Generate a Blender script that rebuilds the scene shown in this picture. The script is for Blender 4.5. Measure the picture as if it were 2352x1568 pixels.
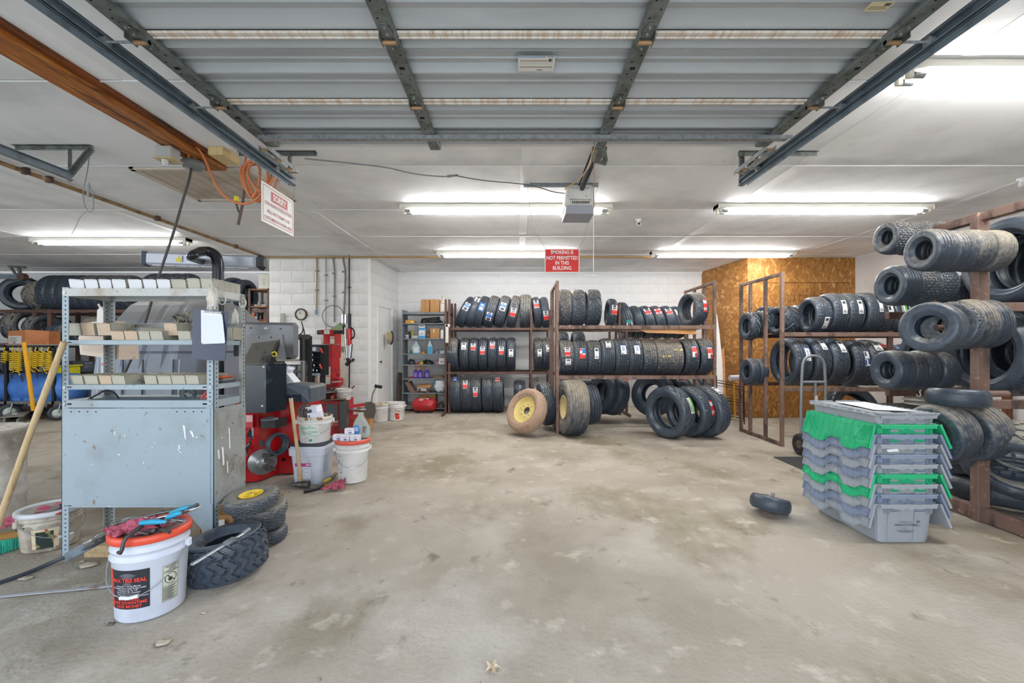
import bpy, math, random
from mathutils import Vector as V, Matrix, Euler, noise
random.seed(7)
for o in list(bpy.data.objects): bpy.data.objects.remove(o)
SC = bpy.context.scene; COL = SC.collection
PI = math.pi; R_ = math.radians
HC = 1.27            # camera height

# ---------------- camera ----------------
cd = bpy.data.cameras.new('camera'); cam = bpy.data.objects.new('camera', cd); COL.objects.link(cam)
cam.location = (0, 0, HC); cam.rotation_euler = (PI/2, 0, 0)
cd.sensor_width = 36; cd.lens = 36*1000/2352; cd.shift_x = -12/2352; cd.shift_y = 14/2352; cd.clip_start = .05
SC.camera = cam
# ---------------- world, view ----------------
w = bpy.data.worlds.new('sky'); SC.world = w; w.use_nodes = True
nt = w.node_tree; bg = nt.nodes['Background']
tcw = nt.nodes.new('ShaderNodeTexCoord'); sx = nt.nodes.new('ShaderNodeSeparateXYZ'); cr = nt.nodes.new('ShaderNodeValToRGB')
nt.links.new(tcw.outputs['Generated'], sx.inputs[0]); nt.links.new(sx.outputs[2], cr.inputs[0]); nt.links.new(cr.outputs[0], bg.inputs[0])
cr.color_ramp.elements[0].position = 0.0; cr.color_ramp.elements[0].color = (.93, .96, 1, 1)
cr.color_ramp.elements[1].position = .6; cr.color_ramp.elements[1].color = (.62, .78, 1, 1)
bg.inputs[1].default_value = 2.4
SC.view_settings.view_transform = 'Standard'; SC.view_settings.look = 'None'
SC.view_settings.exposure = 1.08; SC.view_settings.gamma = 1; SC.view_settings.use_curve_mapping = False
TUBE = 24.0        # radiance of the fluorescent tubes

# ---------------- helpers ----------------
def W(px, py, D): return V(((px-1188)*D/1000, D, HC-(py-798)*D/1000))
def FL(px, py):
    D = 1000*HC/(py-798); return V(((px-1188)*D/1000, D, 0))
def lin(h):
    h = h.lstrip('#'); c = [int(h[i:i+2], 16)/255 for i in (0, 2, 4)]
    return tuple(x/12.92 if x <= .04045 else ((x+.055)/1.055)**2.4 for x in c)+(1,)
MATS = {}
def mat(name, col, rough=.5, metal=0., spots=(), bump=0., bscale=60., emit=0., trans=0., alpha=1., coat=0., dusty=None):
    """spots: (colour, noise scale, lo, hi, (sx,sy,sz))"""
    if name in MATS: return MATS[name]
    m = bpy.data.materials.new(name); m.use_nodes = True; t = m.node_tree; b = t.nodes['Principled BSDF']; L = t.links.new
    b.inputs['Roughness'].default_value = rough; b.inputs['Metallic'].default_value = metal
    b.inputs['Transmission Weight'].default_value = trans; b.inputs['Alpha'].default_value = alpha; b.inputs['Coat Weight'].default_value = coat
    out = t.nodes.new('ShaderNodeRGB'); out.outputs[0].default_value = lin(col); cur = out.outputs[0]
    tc = t.nodes.new('ShaderNodeTexCoord')
    for i, s in enumerate(spots):
        c2, sc, lo, hi = s[:4]; st = s[4] if len(s) > 4 else (1, 1, 1)
        mp = t.nodes.new('ShaderNodeMapping'); mp.inputs['Scale'].default_value = st; mp.inputs['Location'].default_value = (i*3.7, i*1.3, 0)
        nz = t.nodes.new('ShaderNodeTexNoise'); nz.inputs['Scale'].default_value = sc; nz.inputs['Detail'].default_value = 5; nz.inputs['Roughness'].default_value = .6
        mr = t.nodes.new('ShaderNodeMapRange'); mr.inputs[1].default_value = lo; mr.inputs[2].default_value = hi
        mx = t.nodes.new('ShaderNodeMix'); mx.data_type = 'RGBA'
        L(tc.outputs['Object'], mp.inputs[0]); L(mp.outputs[0], nz.inputs[0]); L(nz.outputs[0], mr.inputs[0])
        L(mr.outputs[0], mx.inputs[0]); L(cur, mx.inputs[6]); mx.inputs[7].default_value = lin(c2); cur = mx.outputs[2]
    if dusty:
        ge = t.nodes.new('ShaderNodeNewGeometry'); sp = t.nodes.new('ShaderNodeSeparateXYZ'); L(ge.outputs['Normal'], sp.inputs[0])
        nz = t.nodes.new('ShaderNodeTexNoise'); nz.inputs['Scale'].default_value = 6; nz.inputs['Detail'].default_value = 5; L(tc.outputs['Object'], nz.inputs[0])
        at = t.nodes.new('ShaderNodeAttribute'); at.attribute_type = 'OBJECT'; at.attribute_name = 'dust'
        a1 = t.nodes.new('ShaderNodeMath'); a1.operation = 'MULTIPLY_ADD'; a1.inputs[1].default_value = .42; a1.inputs[2].default_value = -.42; L(sp.outputs[2], a1.inputs[0])
        a2 = t.nodes.new('ShaderNodeMath'); a2.operation = 'MULTIPLY_ADD'; a2.inputs[1].default_value = 1.2; L(nz.outputs[0], a2.inputs[0]); L(a1.outputs[0], a2.inputs[2])
        a3 = t.nodes.new('ShaderNodeMath'); a3.operation = 'ADD'; L(a2.outputs[0], a3.inputs[0]); L(at.outputs['Fac'], a3.inputs[1])
        mr = t.nodes.new('ShaderNodeMapRange'); mr.inputs[1].default_value = .45; mr.inputs[2].default_value = 1.25; L(a3.outputs[0], mr.inputs[0])
        mx = t.nodes.new('ShaderNodeMix'); mx.data_type = 'RGBA'; L(mr.outputs[0], mx.inputs[0]); L(cur, mx.inputs[6]); mx.inputs[7].default_value = lin(dusty); cur = mx.outputs[2]
        rr = t.nodes.new('ShaderNodeMath'); rr.operation = 'MULTIPLY_ADD'; rr.inputs[1].default_value = .35; rr.inputs[2].default_value = rough; L(mr.outputs[0], rr.inputs[0]); L(rr.outputs[0], b.inputs['Roughness'])
    L(cur, b.inputs['Base Color'])
    if bump:
        nz = t.nodes.new('ShaderNodeTexNoise'); nz.inputs['Scale'].default_value = bscale; nz.inputs['Detail'].default_value = 4; L(tc.outputs['Object'], nz.inputs[0])
        bp = t.nodes.new('ShaderNodeBump'); bp.inputs['Strength'].default_value = bump; bp.inputs['Distance'].default_value = .01; L(nz.outputs[0], bp.inputs['Height']); L(bp.outputs[0], b.inputs['Normal'])
    if emit:
        L(cur, b.inputs['Emission Color']); b.inputs['Emission Strength'].default_value = emit
    MATS[name] = m; return m
def C(h): return mat('paint_'+h.strip('#').lower(), h, .5)
_txt = {}
def text_geo(s, size, align='CENTER', bold=0.0):
    k = (s, align, bold)
    if k not in _txt:
        cu = bpy.data.curves.new('lettering', 'FONT'); cu.body = s; cu.size = 1; cu.align_x = align; cu.align_y = 'CENTER'; cu.offset = bold; cu.resolution_u = 2
        o = bpy.data.objects.new('lettering_source', cu); COL.objects.link(o); bpy.context.view_layer.update()
        me = o.evaluated_get(bpy.context.evaluated_depsgraph_get()).to_mesh()
        _txt[k] = ([tuple(v.co) for v in me.vertices], [tuple(p.vertices) for p in me.polygons])
        bpy.data.objects.remove(o); bpy.data.curves.remove(cu)
    vs, fs = _txt[k]
    return [(x*size, y*size) for x, y, z in vs], fs
class G:
    def __init__(s): s.v = []; s.f = []; s.m = []; s.sm = []
    def add(s, vs, fs, mi=0, sm=False):
        n = len(s.v); s.v += [V(v) for v in vs]; s.f += [tuple(i+n for i in f) for f in fs]; s.m += [mi]*len(fs); s.sm += [sm]*len(fs); return s
    def bx(s, x0, x1, y0, y1, z0, z1, mi=0, bev=0., M=None):
        if x0 > x1: x0, x1 = x1, x0
        if y0 > y1: y0, y1 = y1, y0
        if z0 > z1: z0, z1 = z1, z0
        c = V(((x0+x1)/2, (y0+y1)/2, (z0+z1)/2)); h = V(((x1-x0)/2, (y1-y0)/2, (z1-z0)/2))
        if bev <= 0:
            vs = [c+V((h.x*a, h.y*b, h.z*d)) for a in (-1, 1) for b in (-1, 1) for d in (-1, 1)]
            fs = [(0, 1, 3, 2), (4, 6, 7, 5), (0, 4, 5, 1), (2, 3, 7, 6), (0, 2, 6, 4), (1, 5, 7, 3)]
        else:
            bev = min(bev, min(h)*.9); vs = []; ix = {}
            for a in (-1, 1):
                for b in (-1, 1):
                    for d in (-1, 1):
                        for k in range(3):
                            ix[(a, b, d, k)] = len(vs); sg = (a, b, d)
                            vs.append(c+V([sg[j]*(h[j]-(0 if j == k else bev)) for j in range(3)]))
            fs = []
            def key(k, sk, l, sl, m, sm_, w):
                q = [0, 0, 0]; q[k] = sk; q[l] = sl; q[m] = sm_; return ix[(q[0], q[1], q[2], w)]
            for k in range(3):
                l, m = (k+1) % 3, (k+2) % 3
                for sk in (-1, 1):
                    fs.append([key(k, sk, l, a, m, b, k) for a, b in ((-1, -1), (1, -1), (1, 1), (-1, 1))])
                    for sl in (-1, 1):
                        fs.append([key(k, sk, l, sl, m, -1, k), key(k, sk, l, sl, m, 1, k), key(k, sk, l, sl, m, 1, l), key(k, sk, l, sl, m, -1, l)])
            for a in (-1, 1):
                for b in (-1, 1):
                    for d in (-1, 1): fs.append([ix[(a, b, d, k)] for k in range(3)])
        if M is not None: vs = [M @ v for v in vs]
        return s.add(vs, fs, mi)
    def beam(s, p, q, w, h, mi=0, up=(0, 0, 1), bev=0.):
        p = V(p); q = V(q); d = q-p; L = d.length; d.normalize(); up = V(up)
        if abs(d.dot(up)) > .98: up = V((0, 1, 0))
        sd = d.cross(up).normalized(); u = sd.cross(d)
        M = Matrix((sd, d, u)).transposed().to_4x4(); M.translation = p
        return s.bx(-w/2, w/2, 0, L, -h/2, h/2, mi, bev, M)
    def cyl(s, p, q, r, r2=None, n=14, mi=0, sm=True, caps=True):
        p = V(p); q = V(q); r2 = r if r2 is None else r2; d = (q-p).normalized(); a = d.orthogonal().normalized(); b = d.cross(a)
        vs = []
        for c, rr in ((p, r), (q, r2)):
            for i in range(n): t = 2*PI*i/n; vs.append(c+(a*math.cos(t)+b*math.sin(t))*rr)
        s.add(vs, [(i, (i+1) % n, n+(i+1) % n, n+i) for i in range(n)], mi, sm)
        if caps: s.add(vs, [tuple(range(n))[::-1], tuple(range(n, 2*n))], mi)
        return s
    def tube(s, pts, r, n=8, mi=0, closed=False, smooth=0):
        pts = [V(p) for p in pts]
        for _ in range(smooth):
            q = [] if closed else [pts[0]]
            for i in range(len(pts) if closed else len(pts)-1):
                a, b = pts[i], pts[(i+1) % len(pts)]; q += [a*.75+b*.25, a*.25+b*.75]
            if not closed: q.append(pts[-1])
            pts = q
        m = len(pts); vs = []; ref = None
        for i, p in enumerate(pts):
            if closed: d = pts[(i+1) % m]-pts[i-1]
            else: d = pts[min(i+1, m-1)]-pts[max(i-1, 0)]
            d.normalize()
            if ref is None: ref = d.orthogonal().normalized()
            a = (ref-d*ref.dot(d))
            if a.length < 1e-4: a = d.orthogonal()
            a.normalize(); ref = a; b = d.cross(a)
            rr = r[min(len(r)-1, round(i*(len(r)-1)/(m-1)))] if isinstance(r, (list, tuple)) else r
            vs += [p+(a*math.cos(2*PI*j/n)+b*math.sin(2*PI*j/n))*rr for j in range(n)]
        fs = [(i*n+j, i*n+(j+1) % n, ((i+1) % m)*n+(j+1) % n, ((i+1) % m)*n+j) for i in range(m if closed else m-1) for j in range(n)]
        s.add(vs, fs, mi, True)
        if not closed: s.add(vs[:n], [tuple(range(n))], mi); s.add(vs[-n:], [tuple(range(n))], mi)
        return s
    def lathe(s, prof, n=24, c=(0, 0, 0), mi=0, sm=True, closed=False, M=None, a0=0, a1=2*PI):
        """prof: (r, z)"""
        c = V(c); full = abs(a1-a0-2*PI) < 1e-6; k = n if full else n+1; m = len(prof); vs = []
        for i in range(k):
            t = a0+(a1-a0)*i/n
            for r, z in prof:
                v = V((r*math.cos(t), r*math.sin(t), z)); vs.append((M @ v if M is not None else v)+c)
        fs = [(i*m+j, ((i+1) % k)*m+j, ((i+1) % k)*m+(j+1) % m, i*m+(j+1) % m) for i in range(n) for j in range(m if closed else m-1)]
        return s.add(vs, fs, mi, sm)
    def prism(s, pts, d, mi=0):
        """pts: 3-D polygon, extruded by d"""
        n = len(pts); d = V(d); vs = [V(p) for p in pts]+[V(p)+d for p in pts]
        return s.add(vs, [tuple(range(n))[::-1], tuple(range(n, 2*n))]+[(i, (i+1) % n, n+(i+1) % n, n+i) for i in range(n)], mi)
    def text(s, t, size, fn, mi=0, align='CENTER', bold=0.0, x=0, y=0, sx=1.0):
        vs, fs = text_geo(t, size, align, bold)
        return s.add([fn(a*sx+x, b+y) for a, b in vs], fs, mi)
    def build(s, name, mats, parent=None, loc=None, recalc=True):
        """world-space geometry; the origin goes to the parent's place or to LOC"""
        me = bpy.data.meshes.new(name)
        if loc is not None: off = V(loc)
        elif parent is None: off = V((0, 0, 0))
        elif 'woff' in parent: off = V(tuple(parent['woff']))
        elif 'local' in parent: off = V((0, 0, 0))
        else: off = parent.location.copy()
        me.from_pydata([v-off for v in s.v], [], s.f)
        me.polygons.foreach_set('material_index', s.m); me.polygons.foreach_set('use_smooth', s.sm)
        for m in (mats if isinstance(mats, (list, tuple)) else [mats]): me.materials.append(C(m) if isinstance(m, str) else m)
        if recalc:
            import bmesh
            bm = bmesh.new(); bm.from_mesh(me); bmesh.ops.recalc_face_normals(bm, faces=bm.faces); bm.to_mesh(me); bm.free()
        o = bpy.data.objects.new(name, me); COL.objects.link(o)
        if parent is not None:
            o.parent = parent; o['woff'] = list(off)
        else: o.location = off
        return o
def thing(name, label, cat, loc, group=None, local=False):
    o = bpy.data.objects.new(name, None); COL.objects.link(o); o.location = loc; o.empty_display_size = .05
    o['label'] = label; o['category'] = cat
    if group: o['group'] = group
    if local: o['local'] = 1
    return o
def tag(o, label, cat, group=None):
    o['label'] = label; o['category'] = cat
    if group: o['group'] = group
    return o
def solo(g, name, mats, label, cat, group=None):
    xs = [v.x for v in g.v]; ys = [v.y for v in g.v]; zs = [v.z for v in g.v]
    return tag(g.build(name, mats, None, ((min(xs)+max(xs))/2, (min(ys)+max(ys))/2, min(zs))), label, cat, group)
def struct(o): o['kind'] = 'structure'; return o
def copy_tree(o, parent=None):
    c = o.copy(); COL.objects.link(c); c.parent = parent
    for ch in [x for x in o.children]: copy_tree(ch, c)
    return c
def plane_fn(o, u, v):
    """maps (x,y) of lettering on the plane through O with unit axes U, V"""
    o = V(o); u = V(u).normalized(); v = V(v).normalized(); return lambda a, b: o+u*a+v*b
def cyl_fn(c, r, ang, z):
    """maps (x,y) onto an upright cylinder: x along the arc from angle ANG"""
    return lambda a, b: V((c[0]+r*math.cos(ang+a/r), c[1]+r*math.sin(ang+a/r), z+b))
ORD = 'first second third fourth fifth sixth seventh eighth ninth tenth eleventh twelfth thirteenth fourteenth fifteenth sixteenth'.split()

# ---------------- materials ----------------
M_floor = mat('worn_concrete', '#afa698', .8, spots=[('#9a9081', .7, .42, .6, (1, .8, 1)), ('#bdb6aa', 1.6, .5, .72), ('#8b806c', 1.1, .53, .66, (1, .7, 1)), ('#c6beb0', 6, .58, .74), ('#72685a', 4.5, .62, .74, (1, .75, 1)), ('#ddd8cd', 55, .70, .76), ('#5d564a', 13, .68, .76, (1, .7, 1))], bump=.6, bscale=38)
M_wall = mat('white_block_paint', '#ececec', .7, spots=[('#dcdad6', 1.3, .5, .75), ('#b3aea6', 9, .68, .80, (1, 1, 2))], bump=.25, bscale=90)
M_walld = mat('dirty_block_paint', '#eae9e7', .7, spots=[('#d4d1ca', 2.2, .45, .7), ('#8d8880', 12, .64, .76, (1, 1, .5)), ('#5a554f', 40, .72, .8)], bump=.35, bscale=90)
M_ceil = mat('white_ceiling_board', '#f8f8f8', .75, spots=[('#dfdfe0', 1.2, .45, .7), ('#5a5854', 22, .735, .77, (.55, 1, 1))], bump=.06, bscale=30)
M_seam = mat('joint_shade', '#cfcfcf', .8)
M_brown = mat('brown_painted_steel', '#5e4238', .55, spots=[('#3c2a26', 9, .5, .7, (1, 1, .4)), ('#8b6d60', 22, .62, .72)], bump=.1)
M_rust = mat('rusty_brown_steel', '#7d6458', .6, spots=[('#4a3a35', 8, .48, .62, (1, 1, .35)), ('#a98573', 25, .58, .7), ('#33302e', 14, .64, .7, (1, 1, .3))], bump=.15)
M_galv = mat('galvanised_steel', '#a8adb0', .38, .55, spots=[('#8a9094', 30, .45, .65), ('#e4e4e0', 60, .74, .8)])
M_galvd = mat('dusty_galvanised_steel', '#7c817f', .5, .45, spots=[('#62665f', 14, .45, .62), ('#d8d6cc', 45, .70, .76)])
M_gsteel = mat('grey_painted_steel', '#99a8b0', .48, .1, spots=[('#8d979b', 3, .5, .7), ('#7f7463', 15, .66, .71), ('#8b8a6c', 26, .67, .73, (1, 1, .2)), ('#e8ecee', 34, .71, .74)], bump=.06)
M_gsteeld = mat('scuffed_grey_steel', '#979a98', .5, .1, spots=[('#7d7970', 5, .5, .66), ('#5e5549', 17, .62, .68), ('#e9e9e6', 30, .68, .71)], bump=.06)
M_dark = mat('black_paint', '#17191c', .45)
M_black = mat('black_hole', '#0a0a0a', .9)
M_chrome = mat('chrome', '#c9ccd0', .18, .95)
M_iron = mat('forged_iron', '#6c6a68', .4, .7, spots=[('#4c463f', 20, .5, .7)])
M_red = mat('red_enamel', '#c4121c', .32, coat=.4, spots=[('#a80f18', 6, .55, .75)])
M_redd = mat('worn_red_enamel', '#b52a30', .45, spots=[('#7e2a2a', 9, .5, .7), ('#4a4040', 24, .66, .72)])
M_wood = mat('light_wood', '#cbb188', .55, spots=[('#a98a60', 6, .5, .7, (6, 6, .5))])
M_card = mat('cardboard', '#b98a57', .8, spots=[('#a87a49', 5, .5, .7)])
M_osb = None

# ================= SETTING =================
CE = HC+1.63         # ceiling height
YB = 9.38            # back wall
def osb():
    m = bpy.data.materials.new('oriented_strand_board'); m.use_nodes = True; t = m.node_tree; b = t.nodes['Principled BSDF']; L = t.links.new
    tc = t.nodes.new('ShaderNodeTexCoord'); cur = None
    for i, (rot, sc) in enumerate(((20, 9), (-38, 10), (75, 12), (-65, 11), (62, 12))):
        m0 = t.nodes.new('ShaderNodeMapping'); m0.inputs['Rotation'].default_value = (0, R_(rot), 0); m0.inputs['Location'].default_value = (i*2.3, i, i*1.1)
        mp = t.nodes.new('ShaderNodeMapping'); mp.inputs['Scale'].default_value = (1, 1, 3.4); L(tc.outputs['Object'], m0.inputs[0]); L(m0.outputs[0], mp.inputs[0])
        nz = t.nodes.new('ShaderNodeTexNoise'); nz.inputs['Scale'].default_value = 7; mv = t.nodes.new('ShaderNodeMix'); mv.data_type = 'VECTOR'; mv.inputs[0].default_value = .05
        L(mp.outputs[0], nz.inputs[0]); L(mp.outputs[0], mv.inputs[4]); L(nz.outputs['Color'], mv.inputs[5])
        vo = t.nodes.new('ShaderNodeTexVoronoi'); vo.inputs['Scale'].default_value = sc; L(mv.outputs[1], vo.inputs[0])
        sp = t.nodes.new('ShaderNodeSeparateColor'); L(vo.outputs['Color'], sp.inputs[0])
        rp = t.nodes.new('ShaderNodeValToRGB'); e = rp.color_ramp.elements; e[0].position = 0; e[0].color = lin('#91602a' if i < 3 else '#ad7a3a'); e[1].position = 1; e[1].color = lin('#b98544' if i < 3 else '#cfa063')
        x = e.new(.5); x.color = lin('#a36f34' if i < 3 else '#bd8c4a'); L(sp.outputs[0], rp.inputs[0])
        if cur is None: cur = rp.outputs[0]
        else:
            mr = t.nodes.new('ShaderNodeMapRange'); mr.inputs[1].default_value = (.5 if i < 3 else .90); mr.inputs[2].default_value = (.56 if i < 3 else .92); L(sp.outputs[1], mr.inputs[0])
            mx = t.nodes.new('ShaderNodeMix'); mx.data_type = 'RGBA'; L(mr.outputs[0], mx.inputs[0]); L(cur, mx.inputs[6]); L(rp.outputs[0], mx.inputs[7]); cur = mx.outputs[2]
    L(cur, b.inputs['Base Color']); b.inputs['Roughness'].default_value = .55; return m
M_osb = osb()
g = G().bx(-12.2, 6.3, -.65, YB+.05, -.1, 0); struct(g.build('floor', M_floor))

struct(G().bx(-30, 30, -16, -.65, -.1, -.005).build('ground', mat('driveway_concrete', '#c9c4b8', .85)))  # unseen apron, added and paled to bounce sky light up to the ceiling
# block walls: a recessed mortar sheet with every block a part
def block_mesh(w, name='block'):
    g = G(); g.bx(-w/2+.001, w/2-.001, -.008, .004, -.098, .098, 0, .004); return g
_bm = {}
def block_wall(name, o, u, L, H, nrm, m, m2=None, m2h=0, skip=None):
    """O base corner, U horizontal unit vector, NRM outward normal"""
    o = V(o); u = V(u).normalized(); nrm = V(nrm).normalized()
    g = G(); a = o-nrm*.10; g.prism([a, a+u*L, a+u*L+V((0, 0, H)), a+V((0, 0, H))], nrm*.10)
    wl = struct(g.build(name, m)); ang = math.atan2(u.y, u.x)
    if (V((math.sin(ang), -math.cos(ang), 0))-nrm).length > .1: ang += PI
    rows = int(math.ceil(H/.203))
    for r in range(rows):
        x = -.2 if r % 2 else 0.; z = .1+r*.203
        if z+.09 > H+.08: continue
        while x < L-.02:
            a0, a1 = max(x, 0), min(x+.403, L); wd = a1-a0; x += .403
            if wd < .04: continue
            c = o+u*((a0+a1)/2)+V((0, 0, z))
            if skip and skip((a0+a1)/2, z): continue
            k = round(wd, 2); mm = m2 if (m2 and z < m2h and random.random() < .95-z*.25) else m
            if (k, mm.name) not in _bm: _bm[(k, mm.name)] = block_mesh(k).build('block', mm)
            src = _bm[(k, mm.name)]
            b = bpy.data.objects.new('block', src.data); COL.objects.link(b); b.location = c; b.rotation_euler = (0, 0, ang); b.parent = wl
            if z > H-.1: b.scale.z = max(.05, (H-(z-.1))/.2); b.location.z = (z-.1+H)/2
    return wl
block_wall('wall_back', (-2.60, YB, 0), (1, 0, 0), 6.7, CE, (0, -1, 0), M_wall)
block_wall('wall_back.001', (-12.0, YB, 0), (1, 0, 0), 7.6, CE, (0, -1, 0), M_wall)
block_wall('wall_office_front', (-4.42, 7.76, 0), (1, 0, 0), 1.80, CE, (0, -1, 0), M_walld, M_walld, 1)
block_wall('wall_office_side', (-2.62, 7.76, 0), (.06, 1.62, 0), 1.62, CE, (1, -.04, 0), M_wall, skip=lambda a, z: .35 < a < 1.22 and z < 2.12)
for k in list(_bm): bpy.data.objects.remove(_bm[k])
struct(G().bx(-4.42, -4.34, 7.78, YB, 0, CE).build('wall_office_left', M_wall))
g = G().bx(-2.66, -2.605, 7.735, 7.77, 0, CE, 0, .004); struct(g.build('trim_corner', C('#f0f0ee')))
struct(G().bx(6.12, 6.22, -1, YB, 0, CE).build('wall_right', M_wall))
struct(G().bx(-12.15, -12.0, -1, YB, 0, CE).build('wall_left', M_wall))
g = G()
for a, b in ((-12, -11.5), (-7.8, -7.3), (-3.44, -1.9), (1.9, 6.12)): g.bx(a, b, -.65, -.45, 0, CE)
struct(g.build('wall_front', M_wall)); struct(G().bx(-12, 6.12, -.64, -.46, 2.62, CE-.001).build('trim_header', M_wall))
struct(G().bx(-4.3, 6.1, YB-.03, YB-.012, CE-.045, CE-.002).build('trim_back', C('#f2f2f2')))
# office door, closed, in the side wall
g = G(); u = V((.037, 1, 0)).normalized(); n = V((1, -.037, 0))
def sd(a, off, z): return V((-2.62, 7.76, 0))+u*a+n*off+V((0, 0, z))
d = thing('door_1', 'white painted office door', 'door', sd(.4, 0, 0)); d['kind'] = 'structure'; del d['category']; del d['label']
G().beam(sd(.42, -.02, 1.01), sd(1.15, -.02, 1.01), .03, 2.02, bev=.003).build('door_leaf', mat('streaked_door_paint', '#e6e6e4', .6, spots=[('#a5a29c', 14, .6, .72, (1, 1, .12))]), d)
g = G()
for a in (.37, 1.20): g.beam(sd(a, .005, 0), sd(a, .005, 2.12), .03, .08, up=(0, 1, 0), bev=.004)
g.beam(sd(.37, .005, 2.09), sd(1.20, .005, 2.09), .03, .08, bev=.004)
g.build('door_frame', C('#ececea'), d)
g = G().cyl(sd(.47, 0, 1.0), sd(.47, .03, 1.0), .010).cyl(sd(.47, .02, 1.0), sd(.47, .045, 1.0), .02); g.build('door_knob', M_iron, d)

# ceiling: a sheet with each board a part, joint strips between
g = G().bx(-12.2, 6.2, -.7, YB, CE+.012, CE+.1); ceil = struct(g.build('ceiling', C('#d9d9d9')))
XS = [-12.0]+[.08+2.44*k for k in range(-4, 3)]+[6.12]; YS = [-.7]+[2.66+1.238*k for k in range(-2, 6)]+[YB]
for i in range(len(XS)-1):
    for j in range(len(YS)-1):
        g = G().bx(XS[i]+.004, XS[i+1]-.004, YS[j]+.006, YS[j+1]-.006, CE, CE+.012, 0, .003); o = g.build('ceiling_board', M_ceil, ceil)
for x in XS[1:-1]: G().bx(x-.045, x+.045, -.6, YB-.05, CE-.003, CE, 0, .001).build('joint_strip', C('#f1f1f1'), ceil)
for y in YS[1:-1]:
    g = G(); g.bx(-11.9, 6.1, y-.009, y+.009, CE-.008, CE-.001, 0, .003); g.build('joint_strip', C('#f4f4f4'), ceil)
g = G().bx(-2.46, -2.40, 5.2, YB, CE-.014, CE-.001, 0, .004).bx(-2.75, -2.63, 4.9, 7.7, CE-.012, CE-.001, 0, .003); g.build('ceiling_batten', M_ceil, ceil)

# exposed timber beam in the open strip
M_beam = mat('stained_timber', '#a8611f', .5, spots=[('#6b3510', 3.2, .46, .62, (7, .6, 7)), ('#c98a3c', 9, .52, .66, (6, .5, 6)), ('#d9b98a', 22, .69, .74, (3, .35, 3))], bump=.4, bscale=30)
g = G().bx(-2.79, -2.60, -.6, 3.90, CE-.05, CE+.01, 0, .006); bm_ = struct(g.build('trim_beam', M_beam))
g = G().bx(-2.60, -2.545, -.6, 3.82, CE-.022, CE+.01, 0, .004); g.build('edge_board', mat('dark_stained_timber', '#8a4512', .55, spots=[('#3c1c08', 6, .45, .65, (6, .5, 6)), ('#a35c1c', 14, .6, .7, (6, .4, 6))], bump=.4), bm_)
g = G().bx(-2.835, -2.795, -.6, 3.75, CE-.022, CE, 0, .004); g.build('edge_strip', C('#c9c4bd'), bm_)
# attic hatch
M_hatch = mat('stained_cream_board', '#c9bcab', .65, spots=[('#a99a85', 3, .5, .7), ('#6b4a2c', 11, .68, .72)])
h = thing('attic_hatch', 'cream planked attic hatch with brown stains in the white ceiling', 'hatch', (-2.95, 4.35, CE-.03))
x0, x1, y0, y1 = -3.50, -2.42, 3.915, 4.79
nb = 8
for i in range(nb):
    a = x0+.05+(x1-x0-.1)*i/nb; b = x0+.05+(x1-x0-.1)*(i+1)/nb
    G().bx(a+.003, b-.003, y0+.04, y1-.04, CE-.014, CE-.001, 0, .003).build('plank', M_hatch, h)
G().bx(x0+.04, x1-.04, y0+.03, y1-.03, CE-.006, CE-.0005).build('backing_board', C('#6f5a44'), h)
for a in ((x0, x1, y0, y0+.05), (x0, x1, y1-.05, y1), (x0, x0+.05, y0, y1), (x1-.05, x1, y0, y1)):
    G().bx(*a, CE-.028, CE, 0, .006).build('frame_strip', C('#cfc3b4'), h)

# OSB store room
ob = V((4.17, 7.88, 0)); oc = V((3.97, YB, 0)); od = V((6.12, 7.88, 0))
g = G(); g.prism([oc, ob, ob+V((0, 0, CE)), oc+V((0, 0, CE))], (.05, 0, 0)); struct(g.build('wall_board_side', M_osb))
wb = struct(G().bx(4.2, 6.12, 7.90, 7.95, 0, CE).build('wall_board_front', C('#5f4526')))
for x0, x1 in ((4.17, 5.39), (5.392, 6.12)):
    for z0, z1 in ((0, 1.22), (1.223, 2.44), (2.443, CE)):
        G().bx(x0+.002, x1-.002, 7.88, 7.90, z0+.002, z1-.002, 0, .002).build('board', M_osb, wb)
g = G()
for px in (1925, 1893, 1871, 1845, 1818): a = W(px, 684, 7.87); g.bx(a.x-.06, a.x+.06, 7.874, 7.879, a.z-.05, a.z-.045).bx(a.x-.06, a.x+.06, 7.874, 7.879, a.z+.05, a.z+.055).bx(a.x-.06, a.x-.055, 7.874, 7.879, a.z-.05, a.z+.05).bx(a.x+.055, a.x+.06, 7.874, 7.879, a.z-.05, a.z+.05)
g.build('stamped_mark', C('#5a3d1c'), wb)

# ================= OVERHEAD DOOR =================
ZD = HC+1.42
M_panel = mat('ribbed_grey_door_steel', '#b3b6b8', .45, .1, spots=[('#a6a9ab', 4, .5, .7, (.2, 1, 1)), ('#d4d4d0', 13, .72, .77, (2, 1, 1)), ('#bdbdb8', 40, .74, .78)])
M_strip = mat('stained_white_joint', '#ded6cc', .6, spots=[('#cbb39d', 30, .45, .62, (1, .05, .2)), ('#ab8a6e', 60, .6, .72, (1, .1, .2))])
d = thing('overhead_door', 'ribbed grey steel sectional garage door rolled open under the ceiling', 'garage door', (0, 2, ZD))
J = [3.067, 2.50, 1.965, 1.41, .86]
prof = [(0, .0), (.03, .0), (.036, .028), (.052, .028), (.09, -.002), (.097, -.004), (.101, .028), (.150, .028), (.154, .021), (.160, .021), (.164, .028), (.205, .028), (.209, .021), (.215, .021), (.219, .028), (.252, .028), (.284, -.002), (.293, -.004), (.297, .028), (.345, .028), (.349, .021), (.355, .021), (.359, .028), (.395, .028), (.399, .021), (.405, .021), (.409, .028), (.44, .028), (.505, -.002), (.515, -.004), (.519, .01), (.545, .01)]
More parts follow.
